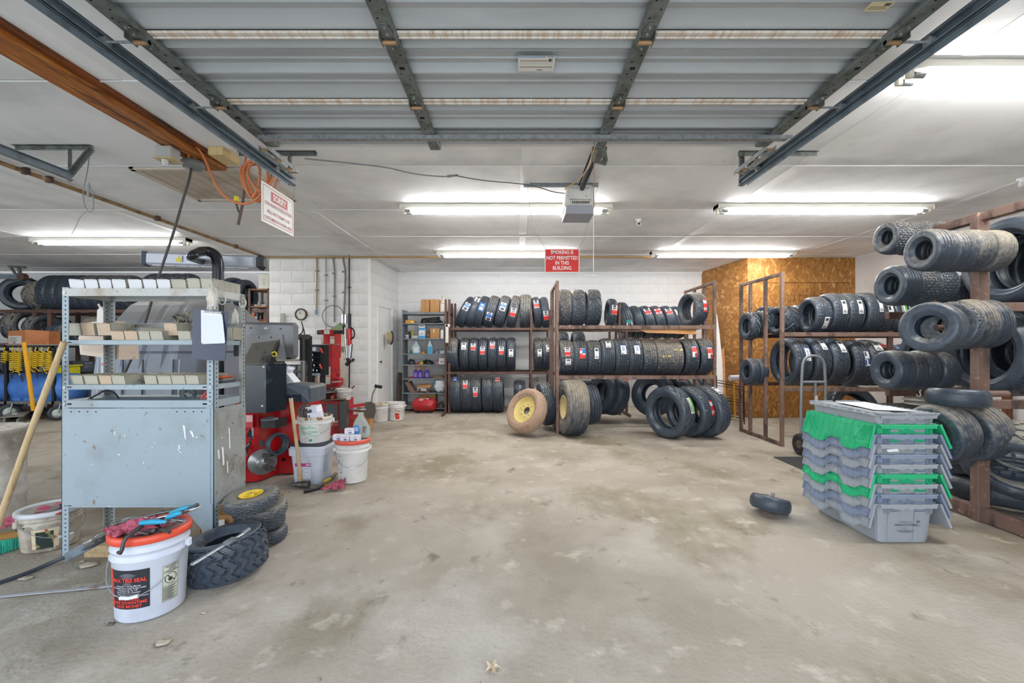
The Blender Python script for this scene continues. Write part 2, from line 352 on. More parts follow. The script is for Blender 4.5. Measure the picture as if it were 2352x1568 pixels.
for k in range(4):
    y0 = J[k+1]; s = (J[k]-J[k+1])/.545
    g = G(); vs = []
    for u, z in prof: vs += [(-1.735, y0+u*s, ZD+z), (1.735, y0+u*s, ZD+z)]
    g.add(vs, [(2*i, 2*i+1, 2*i+3, 2*i+2) for i in range(len(prof)-1)])
    g.bx(-1.735, 1.735, y0, J[k], ZD+.030, ZD+.05)
    g.build('door_section', M_panel, d, recalc=False)
for y in J[1:4]:
    g = G().bx(-1.70, 1.70, y-.020, y+.006, ZD-.012, ZD+.0, 0, .004).bx(-1.70, 1.70, y+.008, y+.022, ZD-.016, ZD, 0, .004); g.build('joint_strip', M_strip, d)
G().bx(-1.735, 1.735, 3.045, 3.072, ZD-.004, ZD+.05, 0, .003).build('bottom_seal', C('#d8d4cf'), d)
g = G(); a, b = 2.845, 2.93
g.bx(-1.70, 1.80, a, b, ZD-.034, ZD-.030).bx(-1.70, 1.80, a, a+.004, ZD-.055, ZD-.03).bx(-1.70, 1.80, b-.004, b, ZD-.033, ZD); g.build('stiffener_bar', M_galv, d)
for x, wd in ((-1.695, .085), (-.575, .075), (.575, .075), (1.695, .085)):
    g = G(); g.bx(x-wd/2, x+wd/2, .87, 3.075 if abs(x) < 1 else 3.03, ZD-.028, ZD-.004, 0, .004)
    for k in range(46):
        y = .9+k*.047
        if k % 5 == 2: g.bx(x-.013, x+.013, y-.008, y+.012, ZD-.0295, ZD-.027, 1)
        else: g.cyl((x+(.018 if k % 2 else -.016), y, ZD-.0295), (x+(.018 if k % 2 else -.016), y, ZD-.027), .0045, n=6, mi=1)
    g.build('stile', [M_galvd, M_black], d)
    for y in J[1:4]:
        g = G(); g.prism([(x-.034, y-.015, ZD-.030), (x+.034, y-.015, ZD-.030), (x+.012, y-.10, ZD-.030), (x-.012, y-.10, ZD-.030)], (0, 0, -.004), 0)
        g.prism([(x-.034, y+.012, ZD-.030), (x+.034, y+.012, ZD-.030), (x+.012, y+.08, ZD-.030), (x-.012, y+.08, ZD-.030)], (0, 0, -.004), 0)
        for s in (-1, 1): g.bx(x+s*.034-.002, x+s*.034+.002, y-.05, y+.018, ZD-.055, ZD-.028, 0)
        for yy in (-.04, -.08, .05): g.cyl((x, y+yy, ZD-.040), (x, y+yy, ZD-.033), .007, n=6, mi=1)
        g.cyl((x-.036, y, ZD-.045), (x+.036, y, ZD-.045), .010, n=10, mi=2)
        hi = g.build('hinge', [M_galvd, M_galv, mat('rusty_pin', '#a8835f', .5, .4)], d)
        if abs(x) > 1:
            s = 1 if x > 0 else -1; g = G().cyl((x+s*.03, y-.005, ZD-.045), (x+s*.175, y-.005, ZD-.045), .006, n=8).cyl((x+s*.150, y-.005, ZD-.045), (x+s*.172, y-.005, ZD-.045), .023, n=14); g.build('roller', [M_galv], hi)
for s in (-1, 1):   # bottom roller arms
    g = G(); x = s*1.75
    g.bx(x-.035, x-.031, 3.0, 3.45, ZD-.055, ZD-.025).bx(x+.031, x+.035, 3.0, 3.45, ZD-.055, ZD-.025)
    for yy in (3.03, 3.2, 3.36, 3.43): g.cyl((x-.036, yy, ZD-.042), (x+.036, yy, ZD-.042), .008, n=8, mi=1)
    g.cyl((x+s*.03, 3.36, ZD-.042), (x+s*.115, 3.36, ZD-.042), .006, n=8).cyl((x+s*.095, 3.36, ZD-.042), (x+s*.115, 3.36, ZD-.042), .022, n=14)
    g.build('roller_arm', [M_galv, mat('rusty_pin', '#a8835f')], d)
def sticker_sheet(c, wx, wy, base, bars, name, par, z):
    g = G().bx(c[0]-wx/2, c[0]+wx/2, c[1]-wy/2, c[1]+wy/2, z-.0015, z)
    ms = [base]
    for i, (a0, a1, b0, b1, col) in enumerate(bars):
        ms.append(col); g.bx(c[0]-wx/2+a0*wx, c[0]-wx/2+a1*wx, c[1]-wy/2+b0*wy, c[1]-wy/2+b1*wy, z-.0022, z-.0014, i+1)
    return g.build(name, ms, par)
# label: seen at (1190-1273, 127-164)
sticker_sheet((.095, 2.17), .182, .118, '#dcdad6', [(.0, .75, .02, .06, '#3f86b4'), (.78, .97, .02, .05, '#5a5652'), (.05, .92, .26, .31, '#a08a74'), (.05, .95, .36, .38, '#b8b2aa'), (.05, .95, .44, .46, '#b8b2aa'), (.06, .94, .66, .72, '#a08a74'), (.05, .95, .54, .56, '#c2bdb6'), (.52, .68, .86, .90, '#4a4a4a'), (.82, .93, .16, .2, '#222222'), (.84, .88, .22, .34, '#222222'), (.87, .93, .26, .30, '#222222')], 'warning_sticker', d, ZD-.006)
sticker_sheet((1.50, 1.805), .095, .05, '#cbbf9c', [(.1, .9, .7, .76, '#7d7458'), (.1, .8, .5, .56, '#7d7458'), (.65, .9, .1, .4, '#5d5a50')], 'paper_sticker', d, ZD-.006)
# tracks and their hangers
def angle_perf(g, p, q, w=.032, up=(0, 0, 1), side=None, hole=.022):
    """perforated steel angle from P to Q"""
    p = V(p); q = V(q); dr = (q-p).normalized(); up = V(up); sd_ = dr.cross(up).normalized()
    g.beam(p+sd_*w/2, q+sd_*w/2, w, .003, 0, up); g.beam(p+up*(-w/2), q+up*(-w/2), .003, w, 0, up)
    n = int((q-p).length/hole)
    for i in range(n):
        c = p+dr*(i+.5)*hole; k = c+up*(-w/2)
        g.cyl(k-sd_*.0022, k+sd_*.0022, .0042, n=6, mi=1); k = c+sd_*w/2; g.cyl(k-up*.0022, k+up*.0022, .0042, n=6, mi=1)
M_track = mat('dark_track_steel', '#84919a', .35, .3, spots=[('#6b7780', 12, .45, .65), ('#9aa0a2', 40, .72, .76)])
for s, lab in ((-1, 'steel door track with perforated hanger beside the timber beam'), (1, 'steel door track with perforated hanger near the bright tube lamps')):
    t = thing('door_track', lab, 'track', (s*1.86, 3.6, HC+1.36))
    g = G(); x = s*1.86; z = ZD-.045
    y1 = 3.63
    g.bx(x+s*.012, x+s*.015, .2, y1, z-.028, z+.028).bx(x-s*.018, x+s*.015, .2, y1, z-.030, z-.027).bx(x-s*.018, x+s*.015, .2, y1, z+.027, z+.030).bx(x-s*.018, x-s*.016, .2, y1, z-.030, z-.018).bx(x-s*.018, x-s*.016, .2, y1, z+.018, z+.030)
    g.bx(x-s*.012, x+s*.004, .2, y1-.03, z-.044, z-.041).bx(x+s*.002, x+s*.005, .2, y1-.1, z-.062, z-.028, 0)
    g.build('rail', M_track, t)
    g = G(); a, b = (-2.32, -1.67) if s < 0 else (1.84, 2.50)
    angle_perf(g, (a, 3.63, CE-.002), (b, 3.63, CE-.002)); g.build('ceiling_angle', [M_galvd, M_black], t)
    g = G(); angle_perf(g, (x+s*.03, 3.65, CE-.01), (x+s*.03, 3.65, HC+1.36), up=(1, 0, 0)); g.build('drop_angle', [M_galvd, M_black], t)
    g = G(); angle_perf(g, (x+s*.03, 3.40, CE-.09), (x+s*.03, 3.65, HC+1.38), up=(1, 0, 0)); g.build('brace', [M_galvd, M_black], t)
t = thing('door_track', 'steel door track of the neighbouring bay on a triangular ceiling bracket', 'track', (-3.54, 3.4, HC+1.34))
g = G().bx(-3.56, -3.557, -.3, 3.47, HC+1.33, HC+1.39).bx(-3.56, -3.525, -.3, 3.47, HC+1.33, HC+1.333).bx(-3.56, -3.525, -.3, 3.47, HC+1.387, HC+1.39); g.build('rail', M_track, t)
g = G(); angle_perf(g, (-4.06, 3.52, CE-.002), (-3.43, 3.52, CE-.002)); g.build('ceiling_angle', [M_galvd, M_black], t)
g = G(); angle_perf(g, (-3.60, 3.52, CE-.03), (-3.60, 3.52, HC+1.34), up=(1, 0, 0)); g.build('drop_angle', [M_galvd, M_black], t)
g = G(); angle_perf(g, (-3.44, 3.52, CE-.02), (-3.60, 3.50, HC+1.385), up=(0, 1, 0)); g.build('brace', [M_galvd, M_black], t)
t = thing('door_track', 'far door track end with pulley wheel above the used tires', 'track', (-9.3, 8, HC+1.3))
a, b = W(-30, 634, 8.0), W(52, 636, 8.0)
G().beam(a, b, .04, .09).build('rail', M_track, t); G().cyl(b-V((0, .04, 0)), b+V((0, .04, 0)), .07, n=18).build('pulley', C('#5a4038'), t)
G().beam(b, W(74, 640, 8), .012, .02).build('pin', M_brown, t)
g = G().beam(W(20, 611, 8), W(58, 614, 8), .04, .04).beam(W(23, 612, 8), W(38, 632, 8), .03, .03).beam(W(44, 613, 8), W(46, 632, 8), .04, .04); g.build('hanger', M_galvd, t)

# ================= DOOR OPENER =================
t = thing('garage_door_opener', 'white box garage door opener hanging on a black rail from the ceiling', 'door opener', (.58, 4.15, HC+1.3))
def tr(pts): return [W(*p) for p in pts]
g = G(); cx, y0, y1 = .585, 4.06, 4.42; zb, zt = HC+1.30, HC+1.515
pts = [(-.145, zb+.03), (-.125, zb), (.125, zb), (.145, zb+.03), (.12, zt-.02), (.10, zt), (-.10, zt), (-.12, zt-.02)]
g.prism([(cx+a, y0, z) for a, z in pts], (0, y1-y0, 0)); g.bx(cx-.10, cx+.10, y0-.03, y0, zb+.06, zt-.03, 0, .02)
g.build('motor_housing', mat('rust_stained_white_metal', '#e2e0dc', .45, spots=[('#b98e6c', 9, .58, .68), ('#cfcac2', 4, .5, .7)]), t)
g = G()
for i in range(10): g.bx(cx-.075+i*.0165, cx-.068+i*.0165, y0-.033, y0-.028, zb+.035, zb+.055)
g.bx(cx-.10, cx+.10, y0-.032, y0-.028, zb+.07, zb+.072); g.build('vent_slots', M_black, t)
G().prism([(cx-.125, y0-.012, zb+.025), (cx+.115, y0-.012, zb+.025), (cx+.135, y0+.02, zb-.045), (cx-.135, y0+.02, zb-.045)], (0, .3, 0)).build('lamp_cover', mat('frosted_grey_plastic', '#9ea0a8', .35), t)
g = G().beam((.60, .4, HC+1.475), (.60, 4.30, HC+1.475), .035, .045, bev=.004).beam((.575, .5, HC+1.51), (.575, 4.2, HC+1.51), .012, .012); g.build('rail', M_dark, t)
g = G(); angle_perf(g, (.065, 4.34, CE-.001), (.81, 4.34, CE-.001), hole=.026); g.build('ceiling_angle', [M_galv, C('#6d665c')], t)
g = G().beam((.50, 4.34, CE-.02), (.50, 4.34, zt), .02, .003, up=(0, 1, 0)).beam((.68, 4.34, CE-.02), (.68, 4.34, zt), .02, .003, up=(0, 1, 0)); g.build('strap', M_galv, t)
g = G().bx(.57, .63, 3.10, 3.30, HC+1.40, HC+1.46, 0, .006).beam((.66, 3.22, HC+1.38), (.60, 3.02, HC+1.42), .02, .006).beam(W(1366, 368, 3.4), W(1393, 376, 3.4), .03, .022); g.build('trolley', M_galvd, t)
g = G().beam(W(1391, 338, 3.15), W(1387, 370, 3.3), .022, .008); g.build('door_arm', M_iron, t)
G().tube(tr([(1360, 340, 3.1), (1358, 372, 3.3), (1345, 395, 3.6), (1325, 418, 3.95), (1300, 430, 4.08), (1298, 436, 4.1)]), .005, mi=0, smooth=2).build('yellow_wire', C('#c99a45'), t)
g = G().tube(tr([(1364, 372, 3.35), (1363.5, 480, 3.35)]), .0035).tube(tr([(1363.5, 450, 3.35), (1363, 628, 3.35)]), .003, mi=1); g.build('pull_cord', [C('#b8806a'), C('#e8e8e8')], t)
a = W(1363, 632, 3.35); G().cyl(a-V((.022, 0, 0)), a+V((.022, 0, 0)), .006).tube([a, a+V((.004, 0, -.02)), a+V((-.002, 0, -.04))], .003).build('pull_handle', C('#ececec'), t)
g = G().tube(tr([(700, 364, 3.64), (800, 374, 3.7), (890, 384, 3.85), (950, 400, 3.95), (1020, 406, 4.02), (1045, 404, 4.05)]), .006, smooth=2).tube(tr([(1045, 403, 4.05), (1110, 415, 4.15), (1200, 422, 4.28), (1240, 430, 4.28), (1270, 441, 4.2), (1297, 444, 4.12)]), .0045, mi=1, smooth=2)
g.cyl(W(1028, 405, 4.03), W(1052, 402, 4.07), .013, .008, mi=0); solo(g, 'extension_cord', ['#8e9092', '#4d4f52'], 'grey power cord sagging across the ceiling to the white door opener', 'cord')

# ================= LAMPS =================
M_tube = mat('lit_fluorescent_tube', '#ffffff', .4, emit=TUBE); M_fix = mat('aged_white_fixture', '#e3dfd4', .45, spots=[('#b9a988', 12, .66, .74)])
def fixture(x0, x1, y, lab):
    t = thing('strip_light', lab, 'ceiling light', ((x0+x1)/2, y, CE-.1), 'fluorescent strip lights on the ceiling')
    G().bx(x0, x1, y-.07, y+.07, CE-.052, CE-.001, 0, .006).build('housing', M_fix, t)
    for e, s in ((x0, 1), (x1, -1)):
        g = G().bx(e, e+s*.012, y-.073, y+.073, CE-.064, CE-.001, 0, .004)
        for a in (-.036, .036): g.bx(e+s*.02, e+s*.06, y+a-.014, y+a+.014, CE-.094, CE-.045, 0, .006)
        g.build('lamp_holder', C('#e4dfd2'), t)
    for a in (-.036, .036):
        G().cyl((x0+.12, y+a, CE-.076), (x1-.12, y+a, CE-.076), .019, n=10, caps=False).build('tube', M_tube, t, recalc=False)
        for p, q in ((x0+.06, x0+.125), (x1-.125, x1-.06)): G().cyl((p, y+a, CE-.076), (q, y+a, CE-.076), .0185, n=12).build('tube_cap', M_galv, t)
fixture(2.27, 4.71, 4.98, 'lit fluorescent strip light on the ceiling over the aisle towards the board store room')
fixture(-1.33, 1.08, 4.98, 'lit fluorescent strip light partly behind the hanging door opener')
fixture(2.27, 4.71, 7.40, 'lit fluorescent strip light just in front of the board wall')
fixture(-1.36, 1.05, 7.40, 'lit fluorescent strip light running behind the red smoking sign')
fixture(-7.22, -4.90, 6.50, 'lit fluorescent strip light over the rack of used tires, crossed by a black cord')
fixture(2.20, 4.64, 2.52, 'nearest fluorescent strip light with two bright tubes above the string tires')

# ================= SIGNS =================
t = thing('smoking_sign', 'red SMOKING IS NOT PERMITTED IN THIS BUILDING sign on thin wires', 'sign', W(1291, 598, 4.36))
a, b = W(1251, 626, 4.36), W(1331, 571, 4.36)
g = G().bx(a.x, b.x, 4.36, 4.364, a.z, b.z, 0, .0015).bx(a.x+.009, b.x-.009, 4.3585, 4.360, a.z+.009, b.z-.009, 1); g.build('board', ['#e9dfcf', '#e0302d'], t)
g = G(); cx = (a.x+b.x)/2
for s, yy, sz in (('SMOKING IS', .175, .052), ('NOT PERMITTED', .118, .052), ('IN THIS', .068, .052), ('BUILDING', .017, .052)):
    g.text(s, sz, lambda p, q: V((cx+p, 4.358, a.z+.028+q)), bold=.02, y=yy, sx=.80)
g.build('lettering', '#f4efe8', t, recalc=False)
g = G().tube(tr([(1211, 425, 4.34), (1218, 490, 4.35), (1234, 540, 4.36), (1253, 571, 4.36)]), .0016, n=5, smooth=2).tube(tr([(1374, 425, 4.34), (1352, 500, 4.35), (1344, 545, 4.36), (1328, 571, 4.36)]), .0016, n=5, smooth=2); g.build('hanging_wire', C('#6a6a6a'), t)
t = thing('insurance_sign', 'white and red SORRY insurance sign hanging near the coiled orange cord', 'sign', (-1.885, 3.45, 2.35))
x = -1.885; z0, z1 = HC+.935, HC+1.235; y0, y1 = 3.21, 3.67
G().bx(x-.003, x, y0, y1, z0, z1, 0, .001).build('board', ['#eceae6'], t)
g = G(); e = .018
g.bx(x, x+.001, y0+e, y1-e, z0+e, z0+e+.004).bx(x, x+.001, y0+e, y1-e, z1-e-.004, z1-e).bx(x, x+.001, y0+e, y0+e+.004, z0+e, z1-e).bx(x, x+.001, y1-e-.004, y1-e, z0+e, z1-e)
g.bx(x, x+.0012, y0+.125, y1-.10, z1-.115, z1-.04); g.build('red_print', '#b7353c', t)
fn = lambda p, q: V((x+.002, (y0+y1)/2+p, z0+q))
g = G().text('SORRY', .066, fn, bold=.03, x=.012, y=.221, sx=.92); g.build('white_lettering', '#f1eeea', t, recalc=False)
g = G()
for s, yy in (('OUR INSURANCE REGULATIONS', .155), ('WILL NOT PERMIT OUR', .095), ('CUSTOMERS IN WORK AREA', .045)): g.text(s, .036, fn, y=yy, bold=.015, sx=.72 if len(s) > 22 else .85)
g.build('lettering', '#b0525a', t, recalc=False)
g = G().tube([(x, y0+.01, z1-.01), (x-.03, y0+.02, z1+.05), (x-.06, 3.4, CE-.09)], .002, n=5).tube([(x, y1-.01, z1-.01), (x+.01, y1-.01, z1+.1)], .002, n=5); g.build('hanging_wire', C('#7a7a7a'), t)

# ================= TIRES =================
M_rub = mat('tire_rubber', '#3f4854', .38, spots=[('#353d47', 5, .45, .65)], dusty='#a59a88', bump=.12, bscale=40)  # blue tint in the base colour stands in for reflected sky
M_rubs = mat('tire_sidewall_rubber', '#48525f', .32, spots=[('#3b434e', 4, .45, .65), ('#5b636b', 18, .62, .74, (3, 1, 1))], dusty='#a39985')  # sidewall colour carries the same painted-in sky blue
M_sw = mat('sticker_white', '#e9e9ea', .4); M_sr = mat('sticker_red', '#d8362f', .4); M_sb = mat('sticker_blue', '#2f6fc0', .4); M_sg = mat('sticker_green', '#59b52c', .4); M_sk = mat('sticker_ink', '#3a3d45', .5); M_st = mat('sticker_teal', '#2e8d86', .4); M_so = mat('sticker_orange', '#e0602a', .4); M_sd = mat('sticker_dark_blue', '#27408c', .4)
STM = [M_sw, M_sr, M_sb, M_sg, M_sk, M_st, M_so, M_sd]
def tri(x): x = x % 1.; return 4*abs(x-.5)-1
# kind: bore ratio, tread half width, crown drop, depth, N, M, function(i, x, N) -> 0..1
def near(x, gs, h=.018): return any(abs(x-g) < h for g in gs)
def f_rib(i, x, N): return 1. if near(x, (-.27, -.14, 0, .14, .27), .016) else 0.
def f_hwy(i, x, N):
    if near(x, (-.22, -.075, .075, .22), .022): return 1.
    if abs(x) > .24: return .7 if i % 6 == 0 else 0.
    return .55 if (i+3*(x > 0)) % 9 == 0 and abs(x) > .09 else 0.
def f_all(i, x, N):
    z = .02*tri(i/8.)
    if near(x-z, (-.21, -.07, .07, .21), .022): return 1.
    return .9 if (i+int((x+.5)*7)*3) % 8 == 0 else 0.
def f_truck(i, x, N): 
    z = .012*tri(i/5.)
    if near(x-z, (-.2, 0, .2), .022): return 1.
    return .7 if abs(x) > .36 and i % 4 == 0 else 0.
def f_turf(i, x, N):
    c = int((x+.5)*9)
    if abs((x+.5)*9-c) < .2 : return .9
    return 1. if (i+4*(c % 2)) % 8 < 2 else 0.
def f_zig(i, x, N):
    if near(x, (-.17, .17), .012): return .5
    return 1. if (i+3.2*tri(x*2.9+.25)) % 9 < 2.4 else 0.
def f_lug(i, x, N): return 0. if (i-math.copysign(1, x)*0+abs(x)*44+(9 if x > 0 else 0)) % 18 < 6.0 and abs(x) > .03 else 1.
def f_bar(i, x, N): return 0. if (i+abs(x)*26+(6 if x > 0 else 0)) % 12 < 7.2 else 1.
def f_win(i, x, N):
    if near(x, (0, ), .03): return 1.
    return 1. if (i+abs(x)*30) % 10 < 1.6 or (near(abs(x), (.2,), .02) and i % 5 < 3) else 0.
def f_none(i, x, N): return 0.
KINDS = {  # bore, tread half width, shoulder radius, depth, N, M
 'rib': (.46, .40, .955, .028, 96, 44, f_rib), 'highway': (.64, .40, .955, .028, 180, 40, f_hwy), 'allseason': (.61, .40, .95, .028, 192, 40, f_all),
 'truck': (.66, .41, .955, .028, 180, 36, f_truck), 'turf': (.42, .42, .92, .035, 176, 36, f_turf), 'zigzag': (.46, .44, .955, .05, 216, 44, f_zig),
 'lug': (.52, .44, .95, .085, 144, 30, f_lug), 'bar': (.52, .44, .95, .06, 144, 30, f_bar), 'directional': (.62, .42, .955, .026, 180, 36, f_win), 'smooth': (.42, .38, .93, .0, 72, 8, f_none), 'implement': (.60, .38, .92, .02, 96, 30, lambda i, x, N: 1. if near(x, (-.2, 0, .2), .02) else 0.), 'wide': (.42, .43, .96, .02, 96, 48, lambda i, x, N: 1. if near(x, (-.34, -.22, -.11, 0, .11, .22, .34), .012) else 0.)}
_tm = {}
def tire_meshes(k):
    if k in _tm: return _tm[k]
    rb, tw, sh, dp, N, M, fn = KINDS[k]
    def crown(x): return sh+(1-sh)*(1-(abs(x)/tw)**2.8)
    g = G(); vs = []
    xs = [-tw+2*tw*j/(M-1) for j in range(M)]
    for i in range(N):
        t = 2*PI*i/N; c, s = math.cos(t), math.sin(t)
        for j, x in enumerate(xs):
            r = crown(x)-dp*fn(i, x, N)*(1 if j not in (0, M-1) or dp > .04 else .0); vs.append((x, -r*c, r*s))
    g.add(vs, [(i*M+j, ((i+1) % N)*M+j, ((i+1) % N)*M+j+1, i*M+j+1) for i in range(N) for j in range(M-1)])
    tr_ = g.build('tread', M_rub); tm = tr_.data; bpy.data.objects.remove(tr_)
    S = 72; e = dp if dp > .04 else 0
    pr = []
    for s in (1, -1):
        a = [(rb+.03, .27), (rb-.005, .30), (rb, .335), (rb+.02, .355), (rb+.035, .36), (rb+.045, .385), (rb+.4*(sh-rb)-.012, .468), (rb+.4*(sh-rb), .478), (rb+.4*(sh-rb)+.012, .474), (rb+.62*(sh-rb), .5), (rb+.8*(sh-rb), .492), (sh-.045, .468), (sh-e-.012, tw+.018), (sh-e, tw)]
        pr.append([(r, s*x) for r, x in a])
    inner = [(.90, -.30), (.925, -.2), (.925, .2), (.90, .30), (.80, .42), (rb+.1, .40)]
    g = G(); Mx = Matrix(((0, 0, 1), (-1, 0, 0), (0, 1, 0))).to_4x4()
    g.lathe(pr[0], S, M=Mx); g.lathe(pr[1], S, M=Mx)
    g.lathe([pr[1][0], (rb+.1, -.40), (.80, -.42)]+inner+[pr[0][0]], S, M=Mx)
    o = g.build('sidewall', M_rubs); sm = o.data; bpy.data.objects.remove(o)
    _tm[k] = (tm, sm); return _tm[k]
# sticker patterns: base colour plus bands (along 0..1, across 0..1, colour)
SPAT = {
 'white': (0, [(.1, .16, .15, .85, 4), (.22, .26, .15, .7, 4), (.7, .9, .2, .8, 4)]),
 'redwhite': (0, [(.05, .45, .0, 1, 1), (.55, .6, .1, .9, 4), (.65, .7, .1, .9, 4), (.78, .95, .2, .8, 4)]),
 'whitered': (0, [(.0, .12, 0, 1, 1), (.3, .62, 0, 1, 1), (.18, .22, .1, .9, 4), (.88, 1, 0, 1, 1)]),
 'bluewhite': (0, [(.45, .72, .0, 1, 2), (.1, .3, .15, .85, 4), (.8, .86, .1, .9, 4)]),
 'bluebar': (0, [(.9, 1, 0, 1, 7), (.34, .72, .33, .67, 2), (.40, .66, .42, .58, 0), (.04, .1, .1, .5, 4)]),
 'bigred': (0, [(.42, .82, 0, 1, 1), (.9, 1, 0, 1, 7), (.05, .3, .5, .9, 4), (.0, .36, .62, 1, 1)]),
 'green': (0, [(.05, .95, .62, 1, 3), (.1, .9, .1, .2, 4), (.1, .5, .3, .4, 4)]),
 'mixed': (0, [(.0, .35, 0, 1, 1), (.35, .5, 0, .5, 6), (.5, .95, .45, 1, 2), (.75, .95, 0, .4, 1)]),
 'blue': (2, [(.1, .4, .2, .8, 0), (.6, .8, .3, .7, 0)]),
 'teal': (0, [(.7, 1, 0, 1, 5), (.1, .5, .2, .8, 4)]),
 'check': (0, [(.05, .4, 0, .3, 7), (.15, .5, .6, 1, 7), (.45, .5, .1, .9, 4), (.65, .95, .1, .5, 4)]),
 'yellow': (0, [])}
_sm = {}
def sticker_mesh(p, th, x, dt, wd, yel=False):
    k = (p, th, x, dt, wd)
    if k in _sm: return _sm[k]
    base, bands = SPAT[p]; g = G()
    def patch(t0, t1, x0, x1, r, mi):
        n = max(2, int((t1-t0)/4)+1); vs = []
        for i in range(n+1):
            t = R_(t0+(t1-t0)*i/n)
            for xx in (x0, x1):
                # sits on the crown of the tread
                rr = r-.03*(abs(xx)/.42)**2.4; vs.append((xx, -rr*math.cos(t), rr*math.sin(t)))
        g.add(vs, [(2*i, 2*i+1, 2*i+3, 2*i+2) for i in range(n)], mi)
    patch(th-dt/2, th+dt/2, x-wd/2, x+wd/2, 1.010, base)
    for a0, a1, b0, b1, c in bands: patch(th-dt/2+a0*dt, th-dt/2+a1*dt, x-wd/2+b0*wd, x-wd/2+b1*wd, 1.016, c)
    o = g.build('sticker', STM if p != 'yellow' else [mat('yellow_tape', '#d3c36a', .5)], recalc=False); _sm[k] = o.data; bpy.data.objects.remove(o); return _sm[k]
def tire(kind, c, R, w, axis, label, cat='tire', group=None, dust=.25, roll=0., stickers=(), name='tire', rim=None, skin=None):
    """C centre, AXIS direction of the axle"""
    a = V(axis).normalized(); u = V((0, 0, 1)); z = (u-a*u.dot(a))
    z = z.normalized() if z.length > .05 else (V((0, 1, 0))-a*a.y).normalized()
    y = z.cross(a); M = Matrix((a, y, z)).transposed().to_4x4()
    o = thing(name, label, cat, c, group, local=True)
    o.rotation_euler = (M @ Matrix.Rotation(R_(roll), 4, 'X')).to_euler() if roll else M.to_euler()
    o.scale = (w, R, R)
    tm, sm = tire_meshes(kind)
    for nm, me in (('tread', tm), ('sidewall', sm)):
        p = bpy.data.objects.new(nm, me); COL.objects.link(p); p.parent = o; p['dust'] = dust; p['woff'] = [0., 0., 0.]
        if skin: p.material_slots[0].link = 'OBJECT'; p.material_slots[0].material = skin
    for s in stickers:
        pt, th = s[0], s[1]; x = s[2] if len(s) > 2 else 0.; dt = s[3] if len(s) > 3 else 26; wd = s[4] if len(s) > 4 else .34
        p = bpy.data.objects.new('sticker', sticker_mesh(pt, th-roll, x, dt, wd)); COL.objects.link(p); p.parent = o; p['woff'] = [0., 0., 0.]
    if rim: rim(o, KINDS[kind][0])
    return o
X_ = (1, 0, 0)
def leanax(px_lean, yaw=0):
    """axle tipped by LEAN degrees (top of the tire towards +X when positive), turned by YAW about Z"""
    v = V((math.cos(R_(px_lean)), 0, -math.sin(R_(px_lean)))); return Matrix.Rotation(R_(yaw), 3, 'Z') @ v
def wxz(px, py, D): return W(px, py, D)

def steel_box(g, p, q, w=.04, h=.04, mi=0): g.beam(p, q, w, h, mi, bev=.003)
# ---- rack A, against the back wall
YA = 8.75
zA1, zA2 = HC-(752-798)*.0084, HC-(853-798)*.0084
t = thing('tire_rack', 'long brown steel tire rack against the back wall beside the small grey shelf', 'tire rack', (-.3, 8.9, 0), 'brown steel tire racks')
xa0, xa1 = -1.38, .66
for y in (8.40, 9.20):
    for x in (xa0, xa0+.07, .27, xa1-.02): 
        top = 2.20 if x < -1.2 else (1.98 if x < .5 else 2.0)
        G().bx(x-.02, x+.02, y-.0235, y+.0235, 0, top, 0, .003).build('post', M_brown, t)
for z in (zA1, zA2):
    for y in (8.40, 9.20): G().bx(xa0-.02, xa1, y-.02, y+.02, z-.05, z-.005, 0, .003).build('rail', M_brown, t)
for x in (xa0, .27):
    G().bx(x-.02, x+.02, 8.0 if x < -1 else 8.3, 9.2, 0, .05, 0, .003).build('foot_bar', M_brown, t)
    G().bx(x-.02, x+.02, 8.4, 9.2, 1.94, 1.98, 0, .003).build('cross_bar', M_brown, t)
gA = 'tires on the long rack by the back wall'
R = .345
# leaning top row: (bottom px, top px, width, kind, sticker)
rowA = [(1046, 1086, .19, 'rib', ('bluewhite', 18), .05, 'blue and white label at mid height'), (1069, 1100, .19, 'smooth', ('white', 52), .1, 'white label near its top'), (1090, 1116, .18, 'truck', ('blue', 15), .1, 'blue and white label'), (1115, 1138, .20, 'truck', ('bluewhite', -22), .3, 'blue and white label low down'), (1141, 1163, .20, 'allseason', ('bluewhite', 14), .35, 'blue and cream label'), (1170, 1187, .19, 'directional', ('redwhite', -6), .4, 'small red and white label'), (1205, 1207, .22, 'truck', None, .5, 'brown dust and no label')]
for i, (pb, pt, wd, k, s, du, ds) in enumerate(rowA):
    D = 8.55; xb = (pb-1188)*D/1000; xt = (pt-1188)*D/1000; h = .64; ln = math.degrees(math.atan2(xt-xb, h))
    Rr = .33 if i != 6 else .345; ca = math.cos(R_(ln)); c = V(((xb+xt)/2+.01, 8.78, zA1+(Rr*ca+wd/2*abs(math.sin(R_(ln))))-.01))
    tire(k, c, Rr, wd, leanax(ln), f'{"leaning" if ln > 3 else "upright"} tire {ORD[i]} from grey shelf, back rack top, {ds}', group=gA, dust=du-.1, stickers=[(s[0], s[1], 0, 30, .55)] if s else ())
for i, (px, s) in enumerate(((1234, 'redwhite'), (1253, 'redwhite'))):
    tire('allseason', V(((px-1188)*.0085, 8.76, zA1+.315)), .315, .155, leanax(-7), f'narrow tire with red and white label, {ORD[i]} of two beyond the middle post on top', group=gA, dust=.05, stickers=[(s, 30-i*45, 0, 34, .6)])
